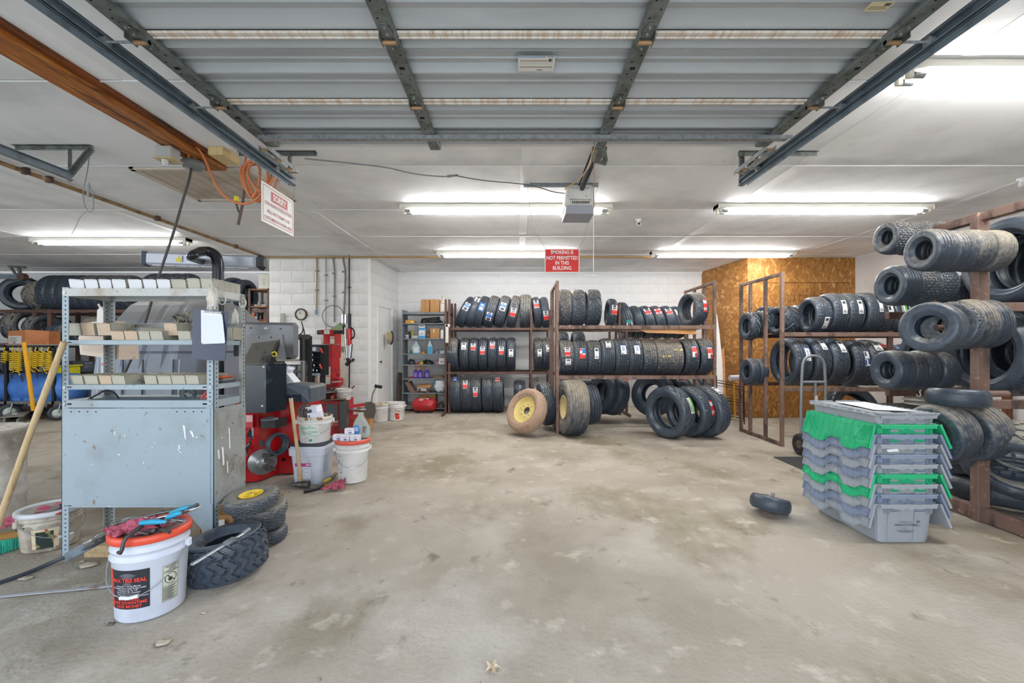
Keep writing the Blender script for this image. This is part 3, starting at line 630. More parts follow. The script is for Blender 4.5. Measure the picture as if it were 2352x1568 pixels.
mids = [(1040, None, .3, 'rib', 'white chalk marks and no label'), (1066, ('white', 28), .15, 'truck', 'small white label high up'), (1087.5, ('redwhite', 26), .0, 'truck', 'red and white label above the middle'), (1109, ('redwhite', 12), 0, 'truck', 'white and red label at the middle'), (1131, ('redwhite', 32), 0, 'truck', 'red and white label near the top'), (1152, ('redwhite', 12), 0, 'truck', 'wide red stripe label'), (1174, ('white', 4), 0, 'rib', 'small white label and open side gap')]
for i, (px, s, du, k, ds) in enumerate(mids):
    o = tire(k, V(((px-1188)*.0085, 8.72 if i else 8.66, zA2+.335)), .335, .178 if i else .22, X_, f'tire {ORD[i]} from grey shelf, back rack middle tier, {ds}', group=gA, dust=du, stickers=[(s[0], s[1], 0, 26, .5)] if s else ())
    if i == 0:
        g = G()
        for a, b, th in (('TOP', 1, 40), ('Good', 1, 8)):
            g.text(a, .15, lambda p, q, th=th: V((p*1.6, -1.004*math.cos(R_(th)+q), 1.004*math.sin(R_(th)+q))), bold=-.01)
        g.build('chalk_writing', C('#c9c9c4'), o, recalc=False)
for i, px in enumerate((1237, 1257)):
    tire('highway', V(((px-1188)*.0085, 8.76, zA2+.335)), .335, .18, X_, f'brown-dusted tire with white label, {ORD[i]} of two beyond the middle post, middle tier', group=gA, dust=.25, stickers=[('white', 4+i*16, .1, 24, .45)])
lows = [(1045, ('blue', 62)), (1069, ('redwhite', 38)), (1092, ('redwhite', 12)), (1118, None), (1142, ('whitered', 60))]
for i, (px, s) in enumerate(lows):
    ds = ['blue label at the top', 'white label with red corner', 'long white and red label', 'no label', 'small white and red label on top'][i]
    tire('rib', V(((px-1188)*.0085+.02, 8.62, .352)), .352, .215, leanax(-2), f'tire {ORD[i]} from grey shelf, floor under back rack, {ds}', group=gA, dust=.12, stickers=[(s[0], s[1], 0, 30 if i in (1, 2) else 20, .4)] if s else ())
o = tire('highway', W(1193, 905, 8.9)+V((0, 0, -.03)), .33, .23, X_, 'black tire with white chalk letters FC5 standing behind the cream rimmed wheel', dust=.0, group=gA)
g = G().text('FC5', .30, lambda p, q: V((q*.9+.0, -1.004*math.cos(.55-p), 1.004*math.sin(.55-p))), bold=-.005); g.build('chalk_writing', C('#d5d5d0'), o, recalc=False)
tire('truck', W(1238, 905, 8.9), .36, .2, leanax(-20), 'brown dusty tire leaning behind the cream rimmed wheel', dust=.3, group=gA, stickers=[('bluewhite', 20, 0, 20, .5)])

# ---- rack B, in front
t = thing('tire_rack', 'free-standing brown steel tire rack in the middle, filled on two tiers', 'tire rack', (1.75, 6.9, 0), 'brown steel tire racks')
xb0, xb1 = .59, 2.90; yb0, yb1 = 6.40, 7.50; zT = 2.25
zB1, zB2 = HC-(747-798)*.0064, HC-(862-798)*.0064
for x, nm in ((xb0, 0), (xb1, 1)):
    for y in (yb0, yb0+.22 if nm == 0 else yb0+.35, yb1-.25 if nm == 0 else yb0+.72, yb1):
        G().bx(x-.02, x+.02, y-.0235, y+.0235, .0 if (nm == 0 or y in (yb0,)) else .0, zT, 0, .003).build('post', M_rust, t)
    G().bx(x-.018, x+.018, yb0, yb1, zT-.042, zT-.002, 0, .003).build('cross_bar', M_rust, t)
    G().bx(x-.021, x+.021, yb0-.02, yb1+.02, 0, .05, 0, .003).build('foot_bar', M_rust, t)
for z in (zB1, zB2):
    for y in (yb0, yb1): G().bx(xb0, xb1, y-.02, y+.022, z-.055, z, 0, .003).build('rail', M_rust, t)
    for y in (6.68, 6.95, 7.22): G().bx(xb0, xb1, y-.02, y+.02, z-.04, z-.004, 0, .003).build('rail', M_brown, t)
gB = 'tires on the middle free-standing rack'
D = 6.48
for i, (px, k, R, w, du) in enumerate(((1296, 'allseason', .285, .20, .55), (1330, 'allseason', .285, .21, .35), (1366, 'directional', .285, .215, .3))):
    tire(k, V(((px-1188)*D/1000+(.0 if i else .02), 6.72, zB1+R)), R, w, X_, ['dusty block tread tire at the end post on top of the middle rack', 'second block tread tire from the end post on top of the middle rack', 'tire with brown mud on its coarse tread, third on top of the middle rack'][i], group=gB, dust=du-.1)
tire('allseason', V((1404-1188, 0, 0))*.0067+V((0, 6.75, zB1+.215)), .215, .13, leanax(4), 'small narrow tire with red and white label on top of the middle rack', group=gB, dust=0, stickers=[('redwhite', 8, .1, 40, .6)])
tire('highway', V((2.71, 6.72, zB1+.262)), .262, .225, Matrix.Rotation(R_(14), 3, 'Z') @ V(X_), 'single low tire with orange-red label at the far end on top of the middle rack', group=gB, dust=.28, stickers=[('whitered', 10, .12, 44, .26)])
rB = [(1297, 'allseason', ('redwhite', 20, 0, 30, .4), ('white', -14, .05, 20, .4), .45, 'peeling red and white labels'), (1328, 'highway', ('mixed', 14, .1, 34, .4), None, .22, 'colourful red and blue label'), (1360, 'highway', ('white', 14, .1, 36, .3), None, .3, 'tall white label with an orange bar'), (1391, 'rib', ('white', 42, 0, 24, .36), None, .3, 'white label near its top and brown spots'), (1423, 'highway', ('bluebar', 24, .05, 32, .38), None, .2, 'blue-barred white label, nearer end post'), (1454, 'highway', ('bluebar', 24, .05, 32, .38), None, .2, 'blue-barred white label, farther from end post'), (1487, 'smooth', None, None, .5, 'grey-brown dust, plain'), (1519, 'highway', ('yellow', 4, .1, 5, .62), None, .62, 'low yellow tape strip'), (1553, 'highway', ('yellow', 26, .1, 5, .62), None, .66, 'higher yellow tape strip'), (1588, 'highway', ('bigred', 18, .08, 38, .34), None, .35, 'red and white label, last but one'), (1623, 'highway', ('bigred', 14, .08, 38, .34), None, .35, 'red and white label at the end post')]
for i, (px, k, s1, s2, du, ds) in enumerate(rB):
    R = .262 if i < 3 or 5 < i < 9 else .275
    tire(k if k != 'smooth' else 'highway', V(((px-1188)*D/1000-(.0 if i < 8 else .035)+.035, 6.66, zB2+R)), R, .205, leanax(-1.5 if i > 3 else 0), f'{ORD[i]} tire on the middle rack, lower tier, {ds}', group=gB, dust=du-.12, stickers=[s for s in (s1, s2) if s])
for i, px in enumerate((1290, 1327)):
    tire('allseason', W(px, 800, 7.25)+V((0, 0, .0)), .285, .2, X_, f'dark tire peeking out above the lower tier, {"behind the labelled end tire" if i == 0 else "between the two label tires"}', group=gB, dust=.0)
# cardboard on the rack
g = G().prism([W(1468, 757, 6.45), W(1596, 757, 6.45), W(1602, 768, 6.36), W(1484, 764, 6.36)], (0, .0, .006)); g.beam(W(1530, 757.5, 6.4), W(1531, 765, 6.38), .004, .008, up=(0, 1, 0)); solo(g, 'cardboard_sheet', M_card, 'folded sheet of brown cardboard tucked under the top rail of the middle rack', 'cardboard')
# floor tires at rack B
def simple_rim(col, name='wheel_rim', holes=8, dish=.06, off=.30):
    m = mat('rim_'+col.strip('#'), col, .5, spots=[('#8a7a4a', 8, .6, .75)])
    def f(o, rb):
        g = G(); Mx = Matrix(((0, 0, 1), (-1, 0, 0), (0, 1, 0))).to_4x4()
        g.lathe([(rb+.02, off+.05), (rb+.005, off+.065), (rb-.02, off+.055), (rb-.05, off), (rb-.06, off-.18), (rb*.80, off-.20), (rb*.62, off-.16), (rb*.42, off-.15), (rb*.30, off-.15), (rb*.29, off-.22)], 48, M=Mx)
        g.lathe([(rb+.02, -off-.05), (rb-.05, -off), (rb-.06, off-.18)], 48, M=Mx)
        r = g.build(name, m, o, recalc=False); r['woff'] = [0., 0., 0.]
        g = G()
        for i in range(holes):
            t = 2*PI*i/holes; g.cyl((off-.147, -rb*.45*math.cos(t), rb*.45*math.sin(t)), (off-.14, -rb*.45*math.cos(t), rb*.45*math.sin(t)), rb*.035, n=8)
        if holes: g.build('lug_hole', M_black, r)
    return f
def flip_rim(f):
    def h(o, rb):
        f(o, rb)
        for ch in o.children:
            if ch.name.startswith('wheel_rim'): ch.rotation_euler = (0, 0, PI)
    return h
# facing-left wheels: local +X must look to the camera side, so the axle points to -X / -Y
M_tan = mat('tan_tire_rubber', '#a98d78', .75, spots=[('#7c6f62', 4, .55, .75), ('#b89c86', 9, .5, .7)], bump=.3)
a = V((-.66, -.68, .46)); c = W(1210, 940, 6.32)+V((0, 0, -.02))
tire('implement', c, .335, .22, a, 'big cream-rimmed implement wheel with a tan rubber tire leaning on the end post', name='tractor_wheel', cat='wheel', dust=1.0, rim=simple_rim('#e3cf86', off=.2), skin=M_tan)
tire('highway', W(1253, 928, 6.75)+V((0, 0, .01)), .34, .18, leanax(-6, 8), 'bald black tire standing behind the cream-rimmed implement wheel', dust=.05)
tire('wide', W(1314, 938, 6.22)+V((.01, .1, .005)), .40, .32, V((-1, -.18, .05)), 'fat dusty ribbed implement tire on a cream rim standing at the end post', name='implement_wheel', cat='wheel', dust=.55, rim=simple_rim('#ddc78f', holes=0, off=.36))
tire('truck', W(1350, 924, 6.62)+V((0, 0, 0)), .335, .19, leanax(-6, 14), 'narrow black truck tire behind the fat ribbed implement tire', dust=-.05)
tire('truck', W(1292, 918, 7.0), .35, .2, leanax(0), 'dark tire just behind the fat implement tire, under the rack', dust=-.05); tire('truck', W(1311, 917, 7.5), .35, .2, leanax(0), 'tire showing only its crown between two others under the middle rack', dust=0.)
tire('rib', W(1385, 903, 7.55), .36, .22, leanax(14, 28), 'leaning black tire with red and white label under the rack, nearer its fat wheel', dust=-.05, stickers=[('redwhite', 58, .1, 18, .4)])
tire('rib', W(1408, 905, 7.50), .36, .22, leanax(12, 22), 'leaning black tire with teal edged label under the rack, at the back post', dust=-.05, stickers=[('whitered', 52, .1, 18, .4)])
tire('directional', W(1537, 944, 6.12)+V((0, 0, -.008)), .365, .235, leanax(-3, 32), 'new tire with green label, front of the three leaning tires in the aisle', dust=-.18, stickers=[('green', 20, .12, 34, .34)])
tire('highway', W(1583, 944, 6.18)+V((.02, .05, -.006)), .36, .235, leanax(-4, 30), 'new tire with red and white label, middle one of three leaning tires', dust=.0, stickers=[('whitered', 14, .16, 34, .26)])
tire('all'+'season', W(1627, 944, 6.12)+V((.0, .08, -.006)), .365, .22, leanax(-5, 26), 'tire with white label at its top, last of the three leaning tires in the aisle', dust=.05, stickers=[('white', 58, .1, 24, .36)])
tire('rib', W(1500, 905, 7.3), .37, .22, leanax(12, 46), 'black tire behind the aisle trio, its dark side towards the wall', dust=-.1)
tire('truck', W(1548, 905, 7.5), .36, .2, leanax(0, 20), 'dark tire hidden behind the aisle trio, beside a red strap', dust=0); tire('rib', W(1572, 906, 7.6), .36, .2, leanax(0, 20), 'ribbed brown-topped tire behind the aisle trio, under the end of the rack', dust=.2); tire('rib', W(1601, 900, 7.9), .33, .2, leanax(0, 20), 'tire with a tan patch behind the last aisle tire', dust=.1)
g = G().bx(W(1560, 869, 7.2).x, W(1572, 869, 7.2).x, 7.19, 7.2, W(1560, 873, 7.2).z, W(1560, 867, 7.2).z); solo(g, 'strap', M_sr, 'scrap of red strap caught above the hidden tires behind the aisle trio', 'strap')

# ---- rack C behind rack B
t = thing('tire_rack', 'low brown tire rack at the back wall seen through the middle rack', 'tire rack', (2.8, 8.6, 0), 'brown steel tire racks')
zC1 = HC-(778-798)*.0083
for x in (1.93, 2.06, 3.55):
    for y in (8.2, 9.1): G().bx(x-.02, x+.02, y-.0235, y+.0235, 0, 2.12 if x < 2 else 1.9, 0, .003).build('post', M_brown, t)
for y in (8.2, 9.1): G().bx(1.93, 3.55, y-.02, y+.02, zC1-.05, zC1, 0, .003).build('rail', M_brown, t)
G().bx(2.04, 2.08, 7.95, 9.1, 0, .05, 0, .003).build('foot_bar', M_brown, t); G().bx(1.91, 1.95, 8.2, 9.1, 2.08, 2.12, 0, .003).build('cross_bar', M_brown, t)
for i, (px, R, s) in enumerate(((1439, .36, 'teal'), (1466, .325, None), (1491, .325, 'redwhite'), (1515, .325, 'whitered'), (1540, .325, 'redwhite'), (1562, .32, 'white'))):
    ds = ['tall, small teal label below', 'plain', 'label with a red end', 'pink and white label', 'red and white label high up', 'white paper label'][i]
    tire('rib' if i else 'truck', V(((px-1188)*.0083-.02, 8.5, zC1+R)), R, .19, leanax(-12, 4), f'rear rack tire, {ORD[i]} from its post, above cardboard, {ds}', group='tires on the rear rack', dust=-.08, stickers=[(s, 40 if i else -14, 0, 26, .6)] if s else ())

# ================= RIGHT SIDE =================
# ---- rack D: open end frame plus two long shelves in front of the boards
t = thing('tire_rack', 'tall brown open frame rack in front of the board store room, tires on two tiers', 'tire rack', (4.6, 6.1, 0), 'brown steel tire racks')
for y in (5.60, 5.97, 6.36, 6.62): G().bx(3.385, 3.425, y-.022, y+.022, 0, 2.24, 0, .003).build('post', M_rust, t)
for z in (.03, 2.22): G().bx(3.388, 3.422, 5.59, 6.63, z-.023, z+.018, 0, .003).build('cross_bar', M_rust, t)
zD1, zD2 = HC+(798-763)*.00565, HC-(889-798)*.00565
for z in (zD1, zD2):
    for y in (5.66, 6.55): G().bx(3.42, 6.05, y-.02, y+.02, z-.055, z, 0, .003).build('rail', M_rust if y < 6 else M_brown, t)
for x, y in ((4.86, 5.68), (5.13, 5.72), (6.03, 5.68), (6.03, 6.5)): G().bx(x-.03, x+.03, y-.02, y+.02, 0, 2.2 if x > 6 else zD1+.02, 0, .003).build('post', M_brown, t)
gD = 'tires on the rack before the board store room'
for i, (x, R, w, k, s, du) in enumerate(((4.04, .245, .21, 'highway', ('white', -30, .1, 40, .3), .2), (4.25, .27, .2, 'highway', ('white', 14, .1, 40, .3), .2), (4.46, .27, .2, 'highway', ('white', 14, .1, 40, .3), .2), (4.70, .275, .2, 'highway', ('white', 16, .2, 36, .25), .22), (4.88, .24, .17, 'allseason', ('check', 6, .1, 44, .4), .1), (5.06, .24, .17, 'allseason', ('green', 10, .1, 44, .4), .1), (5.24, .24, .17, 'allseason', ('teal', 30, .1, 26, .4), .1))):
    ds = ['low white label, row front', 'tall white label, behind shortest', 'second tall white label', 'narrow white label, tallest crown', 'white and blue checked label', 'white and green label', 'white and teal label'][i]
    tire(k, (x, 5.92, zD1+R), R, w, leanax(0, -3), f'{ORD[i]} car tire from the lug tires, upper tier before boards, {ds}', group=gD, dust=du-.12, stickers=[s])
for px, py, D, R, w, k, ax, ds in ((1721, 749, 6.15, .20, .13, 'bar', X_, 'small lug tire poking out through the open frame, upper tier'), (1745, 744, 6.2, .19, .12, 'bar', X_, 'small lug tire behind the one poking through the frame, upper tier'), (1757, 735, 6.45, .21, .11, 'rib', leanax(0, 12), 'thin smooth tire standing behind the small lug tires, upper tier'), (1797, 737, 6.2, .215, .24, 'bar', leanax(0, 10), 'chunky tractor-tread tire between the open frame and the car tires'), (1829, 735, 6.35, .22, .12, 'allseason', X_, 'knobby dark tire squeezed between the tractor tread and the first car tire')):
    tire(k, W(px, py, D), R, w, ax, ds, dust=.1)
for i, (x, R, w, k, s, du, yw) in enumerate(((3.70, .325, .23, 'highway', ('bluebar', 20, .16, 34, .26), .1, 0), (3.96, .325, .21, 'allseason', ('white', 44, .1, 28, .32), .05, 0), (4.19, .325, .22, 'allseason', ('white', 40, .1, 34, .32), .05, 0), (4.50, .31, .20, 'highway', ('check', 12, .16, 36, .28), .15, -6), (4.70, .31, .19, 'allseason', ('white', 46, .1, 26, .5), .25, -4))):
    ds = ['blue and white label behind frame', 'white label and one thin line', 'white label near its top', 'worn pale bead and white label', 'crumpled white label on top'][i]
    tire(k, (x, 5.90, zD2+R), R, w, leanax(0, yw), f'{ORD[i]} big tire from open frame, lower tier before boards, {ds}', group=gD, dust=du-.12, stickers=[s])
for i, (px, py, D, R, w, ds, s) in enumerate(((1722, 853, 6.1, .185, .12, 'small plain tire in the open frame on the lower tier', None), (1742, 853, 6.12, .185, .12, 'second small tire just behind the plain one on the lower tier', None), (2000, 832, 6.4, .31, .2, 'brown dusty tire with an orange label behind the string tires, lower tier', ('redwhite', 60, 0, 30, .5)), (2040, 838, 6.4, .30, .2, 'brown tire with a small blue label deep on the lower tier', ('blue', 60, 0, 20, .5)), (2078, 836, 6.4, .30, .2, 'last brown tire deep on the lower tier by the string tires', None))):
    tire('rib' if i < 2 else 'highway', W(px, py, D), R, w, X_, ds, dust=.1 if i < 2 else .3, stickers=[s] if s else ())
tire('highway', V((4.90, 6.35, .34)), .40, .2, V((.15, -.93, .32)), 'dark tire leaning at the boards on the floor below the lower tier', dust=0)
g = G().lathe([(.10, 0), (.15, .01), (.15, .02), (.13, .03), (.13, .05), (.15, .06), (.15, .07), (.12, .09), (.12, .11), (.15, .12), (.155, .13), (.12, .125), (.11, .02)], 28, c=W(2109, 930, 5.3)); solo(g, 'steel_wheel_rim', C('#9a968e'), 'bare grey steel rims stacked behind the totes under the rack', 'wheel rim')
g = G().bx(5.7*.88-.5, 5.15, 5.2, 5.5, 0, HC-.132*5.3-.0); solo(g, 'crate', C('#3b3a38'), 'dark crate behind the totes carrying the bare steel rims', 'crate')
g = G().tube([W(2117, 892, 4.0), W(2112, 900, 4.0), W(2116, 908, 4.0), W(2109, 911, 4.0), W(2105, 906, 4.0)], .005, smooth=2); solo(g, 'wire_hook', C('#e4e4e4'), 'white wire hook hanging under the lowest string of tires', 'hook')

# ---- rack E, near, running towards the camera
t = thing('tire_rack', 'big brown steel rack beside the totes with tire strings hung on its pegs', 'tire rack', (3.8, 3.4, 0), 'brown steel tire racks')
for y in (2.35, 3.20): G().bx(3.355, 3.445, y-.03, y+.03, 0, 2.255, 0, .004).build('post', M_rust, t)
G().bx(3.40, 3.46, 3.57, 3.63, 0, 2.255, 0, .004).build('post', M_rust, t)
for x, y in ((5.98, 3.4), (5.98, 4.4), (6.02, 5.35)): G().bx(x-.035, x+.035, y-.035, y+.035, 0, 2.4, 0, .004).build('post', mat('brown_timber', '#7a4a26', .6, spots=[('#5d3417', 5, .45, .7, (6, 6, .6))]), t)
for z, h in ((2.225, .06), (.055, .10)): G().bx(3.375, 3.435, 2.35, 3.6, z-h/2, z+h/2, 0, .004).build('cross_bar', M_rust, t)
zE1, zE2 = HC+(798-695)*.0032, HC-(918-798)*.0032
for z in (zE1, zE2):
    for y in (3.20, 4.05): G().bx(3.44, 6.0, y-.025, y+.025, z-.065, z, 0, .004).build('rail', M_rust if y < 4 else M_brown, t)
PEG = [(1.985, 3.10, 2.93), (1.44, 3.08, 2.9), (.98, 3.02, 2.95), (2.185, 3.66, 3.02), (1.79, 3.66, 3.0), (1.08, 3.66, 2.98)]
for z, y, x in PEG: G().cyl((x+(.06 if z == 1.44 else .22), y, z-.03), (3.40, y, z-.03), .022, n=10).build('peg', M_rust, t)
gE = 'small tires threaded on the pegs of the big rack'
def string(px, py, D, R, ws, kinds, dusts, name, yaw=0, lab=None):
    x = (px-1188)*D/1000; z = HC-(py-798)*D/1000
    for i, (wd, k, du) in enumerate(zip(ws, kinds, dusts)):
        x += wd/2; rr = R*(1-.02*(i % 2)); tire(k, (x, D+.01*(i % 3), z-.005*(i % 2)), rr, wd*1.02, leanax(0, yaw), f'{["front", "second", "third", "fourth", "fifth", "sixth"][i]} small tire on {name}, {lab[i]}', group=gE, dust=du-.1, roll=37*i); x += wd/2
string(2113, 575, 3.12, .150, (.155, .15, .13, .12), ('rib', 'rib', 'rib', 'rib'), (.35, .4, .6, .75), 'the top near peg', lab=('grey with smooth sidewall', 'ribbed and grey', 'ribbed, brown-stained', 'pale tan ribs at the post'))
string(2031, 546, 3.64, .140, (.14, .12, .12, .12), ('turf', 'turf', 'turf', 'turf'), (.45, .4, .45, .45), 'the topmost rear peg', lab=('knobby with tan sidewall', 'knobby, set slightly lower', 'coarse block tread', 'partly behind the ribbed string'))
string(2040, 656, 3.64, .168, (.16, .16, .16), ('rib', 'turf', 'turf'), (.1, .35, .2), 'the middle rear peg', lab=('dark ribs and grey sidewall', 'dusty block tread', 'glossy block tread'))
string(2031, 850, 3.64, .166, (.14, .11, .11, .14), ('rib', 'rib', 'rib', 'rib'), (.2, .3, .25, .2), 'the lowest rear peg', lab=('smooth grey face', 'yellow-lined rib', 'grey rib', 'dark ribs at the post'))
tire('rib', W(2142, 752, 3.02), .175, .17, V((-.86, -.46, .05)), 'ribbed grey tire tipped towards the aisle on the middle near peg', group=gE, dust=.15)
tire('turf', W(2186, 748, 3.10), .172, .09, V((-.9, -.35, .05)), 'narrow fine-tread tire behind the tipped grey one, middle near peg', group=gE, dust=.3)
tire('rib', W(2222, 744, 3.16), .18, .14, leanax(-3), 'ribbed tire with muddy flank, third on the middle near peg', group=gE, dust=.45)
tire('rib', W(2258, 744, 3.20), .18, .12, leanax(-3), 'ribbed glossy tire nearest the post on the middle near peg', group=gE, dust=.2)
tire('rib', W(2162, 992, 3.08), .205, .19, leanax(-8, 10), 'dark ribbed tire on the lowest near peg, half behind the totes', group=gE, dust=.3)
tire('rib', W(2236, 990, 3.12), .205, .20, leanax(-8, 8), 'dark ribbed tire beside the post on the lowest near peg', group=gE, dust=.35)
tire('smooth', W(2198, 913, 3.06), .170, .125, V((.05, .05, 1)), 'small tire wrapped in dark film lying on the two lowest peg tires', dust=-.2)
gF = 'large tires inside the big rack'
for i, (x, y, z, R, w, k, du) in enumerate(((3.93, 3.42, zE1, .345, .26, 'directional', .05), (4.22, 3.46, zE1, .345, .26, 'directional', .05), (3.82, 3.50, zE2, .345, .22, 'highway', .1), (4.07, 3.52, zE2, .345, .23, 'rib', .1), (4.33, 3.52, zE2, .345, .23, 'directional', .1))):
    ds = ['hole facing the aisle on the upper tier of the big rack', 'its flank hidden behind the first on the upper tier', 'on the lower tier right behind the near post', 'second on the lower tier, a red and a yellow line around it', 'third on the lower tier of the big rack']
    o = tire(k, (x, y, z+R), R, w, X_, 'large black tire, '+ds[i], group=gF, dust=du-.1)
    if i == 3:
        for xx, c in ((-.19, '#b5524a'), (-.08, '#d8cfa0')):
            g = G(); g.lathe([(1.0, xx-.012), (1.004, xx), (1.0, xx+.012)], 60, M=Matrix(((0, 0, 1), (-1, 0, 0), (0, 1, 0))).to_4x4()); g.build('painted_line', C(c), o, recalc=False)
tire('highway', (4.08, 4.28, zE2+.30), .30, .2, X_, 'dark tire behind the near post deep on the lower tier', group=gF, dust=-.05)
tire('highway', (4.30, 4.1, zE2+.36), .36, .2, X_, 'black crown showing above the lined tires on the lower tier', group=gF, dust=-.05)
for i, x in enumerate((3.90, 4.02, 4.14, 4.27)): tire('turf', (x, 3.98, zE1+.165), .165, .12, X_, f'{ORD[i]} small knobby tire standing between the posts on the upper tier', group='knobby tires on the upper tier', dust=.15)
tire('directional', W(2345, 1060, 3.05)+V((.03, 0, 0)), .33, .25, V((.75, .45, .80)), 'block tread tire leaning over the flat tires at the foot of the big rack', dust=.35)
tire('smooth', V((3.95, 3.55, .10)), .40, .20, V((.12, .10, 1)), 'lowest of the large tires lying flat on the floor inside the rack', dust=-.2)
tire('highway', V((3.93, 3.50, .28)), .37, .22, V((.25, .22, 1)), 'tilted large tire lying on top of the flat one inside the rack', dust=-.2)

# ---- stack of folding-lid totes
TOTE = {'grey': mat('grey_tote_plastic', '#a4aab0', .42), 'green': mat('green_tote_plastic', '#2cb980', .4, spots=[('#68cfa6', 9, .55, .75)]), 'blue': mat('blue_grey_tote_plastic', '#8a96ab', .42)}
_tt = {}
def tote_meshes():
    if _tt: return _tt
    w, L, h = .20, .33, .262      # half width, half length, height
    g = G()
    def ring(x, y, z, n=3, r=.03):
        out = []
        for sx_, sy_, a in ((1, -1, -90), (1, 1, 0), (-1, 1, 90), (-1, -1, 180)):
            for i in range(n+1): t = R_(a+90*i/n); out.append(V((sx_*(x-r)+r*math.cos(t), sy_*(y-r)+r*math.sin(t), z)))
        return out
    rs = [ring(w-.045, L-.045, .0, r=.03), ring(w-.04, L-.04, .004, r=.03), ring(w-.022, L-.022, h-.045, r=.028), ring(w-.018, L-.018, h, r=.026), ring(w-.024, L-.024, h, r=.024), ring(w-.05, L-.05, .008, r=.03)]
    n = len(rs[0]); vs = [v for r in rs for v in r]
    g.add(vs, [(i*n+j, i*n+(j+1) % n, (i+1)*n+(j+1) % n, (i+1)*n+j) for i in range(5) for j in range(n)]+[tuple(range(n))[::-1], tuple(range(5*n, 6*n))])
    for s in (-1, 1):       # end panels, recessed pillars
        for x in (-.085, .085): g.prism([(x-.03, s*(L-.040), .012), (x+.03, s*(L-.040), .012), (x+.035, s*(L-.018), h-.05), (x-.035, s*(L-.018), h-.05)], (0, s*.006, 0))
        for y in (-.24, -.08, .08, .24): g.prism([(s*(w-.040), y-.035, .012), (s*(w-.040), y+.035, .012), (s*(w-.018), y+.04, h-.05), (s*(w-.018), y-.04, h-.05)], (s*.005, 0, 0))
    _tt['body'] = g
    g = G()
    for s in (-1, 1):
        y = s*(L-.018); g.bx(-w+.012, w-.012, min(y, y+s*.02), max(y, y+s*.02), h-.008, h, 0, .002)
        # wavy hand grip
        pts = []
        for i in range(25):
            x = -w+.02+(2*w-.04)*i/24; dz = .030+(.006*math.sin(i*1.57) if 7 < i < 17 else 0)-(.0 if 5 < i < 19 else .006)
            pts.append((x, y+s*.018, h-dz))
        g.prism(pts+[(w-.02, y+s*.018, h-.002), (-w+.02, y+s*.018, h-.002)], (0, s*.003, 0))
        for x in (-.135, .135):
            for a in (-.022, -.008, .008, .022): g.prism([(x+a-.0015, y+s*.0, h-.002), (x+a+.0015, y+s*.0, h-.002), (x+a*.5+.0015, y+s*.0, h-.062), (x+a*.5-.0015, y+s*.0, h-.062)], (0, s*.018, 0))
        for i in range(7): g.bx(-.15+i*.05-.016, -.15+i*.05+.016, min(y, y+s*.010), max(y, y+s*.010), h, h+.004, 0, .001)
    for s in (-1, 1):
        x = s*(w-.018); g.bx(min(x, x+s*.022), max(x, x+s*.022), -L+.012, L-.012, h-.010, h, 0, .002)
        for i in range(9): yy = -L+.05+i*.0725; g.bx(min(x, x+s*.026), max(x, x+s*.026), yy-.014, yy+.014, h-.012, h+.003, 0, .002)
    _tt['rim'] = g
    return _tt
def flap_geo(down=True, ln=.195, flipz=1):
    """folding lid half: local u along the long side, v away from the hinge, n outward"""
    L = .325; out = []
    zig = [(-L, .86), (-.25, .86), (-.20, 1.0), (-.10, 1.0), (-.04, .74), (.06, .74), (.11, .98), (.20, .98), (.25, .80), (L, .80)]
    if flipz < 0: zig = [(-u, v) for u, v in zig][::-1]
    top = [(L, 0), (-L, 0)]
    def vmax(u):
        for (a, b), (c, d) in zip(zig, zig[1:]):
            if a <= u <= c: return (b+(d-b)*(u-a)/(c-a if c != a else 1))*ln
        return ln*.86
    return zig, top, ln, vmax, L
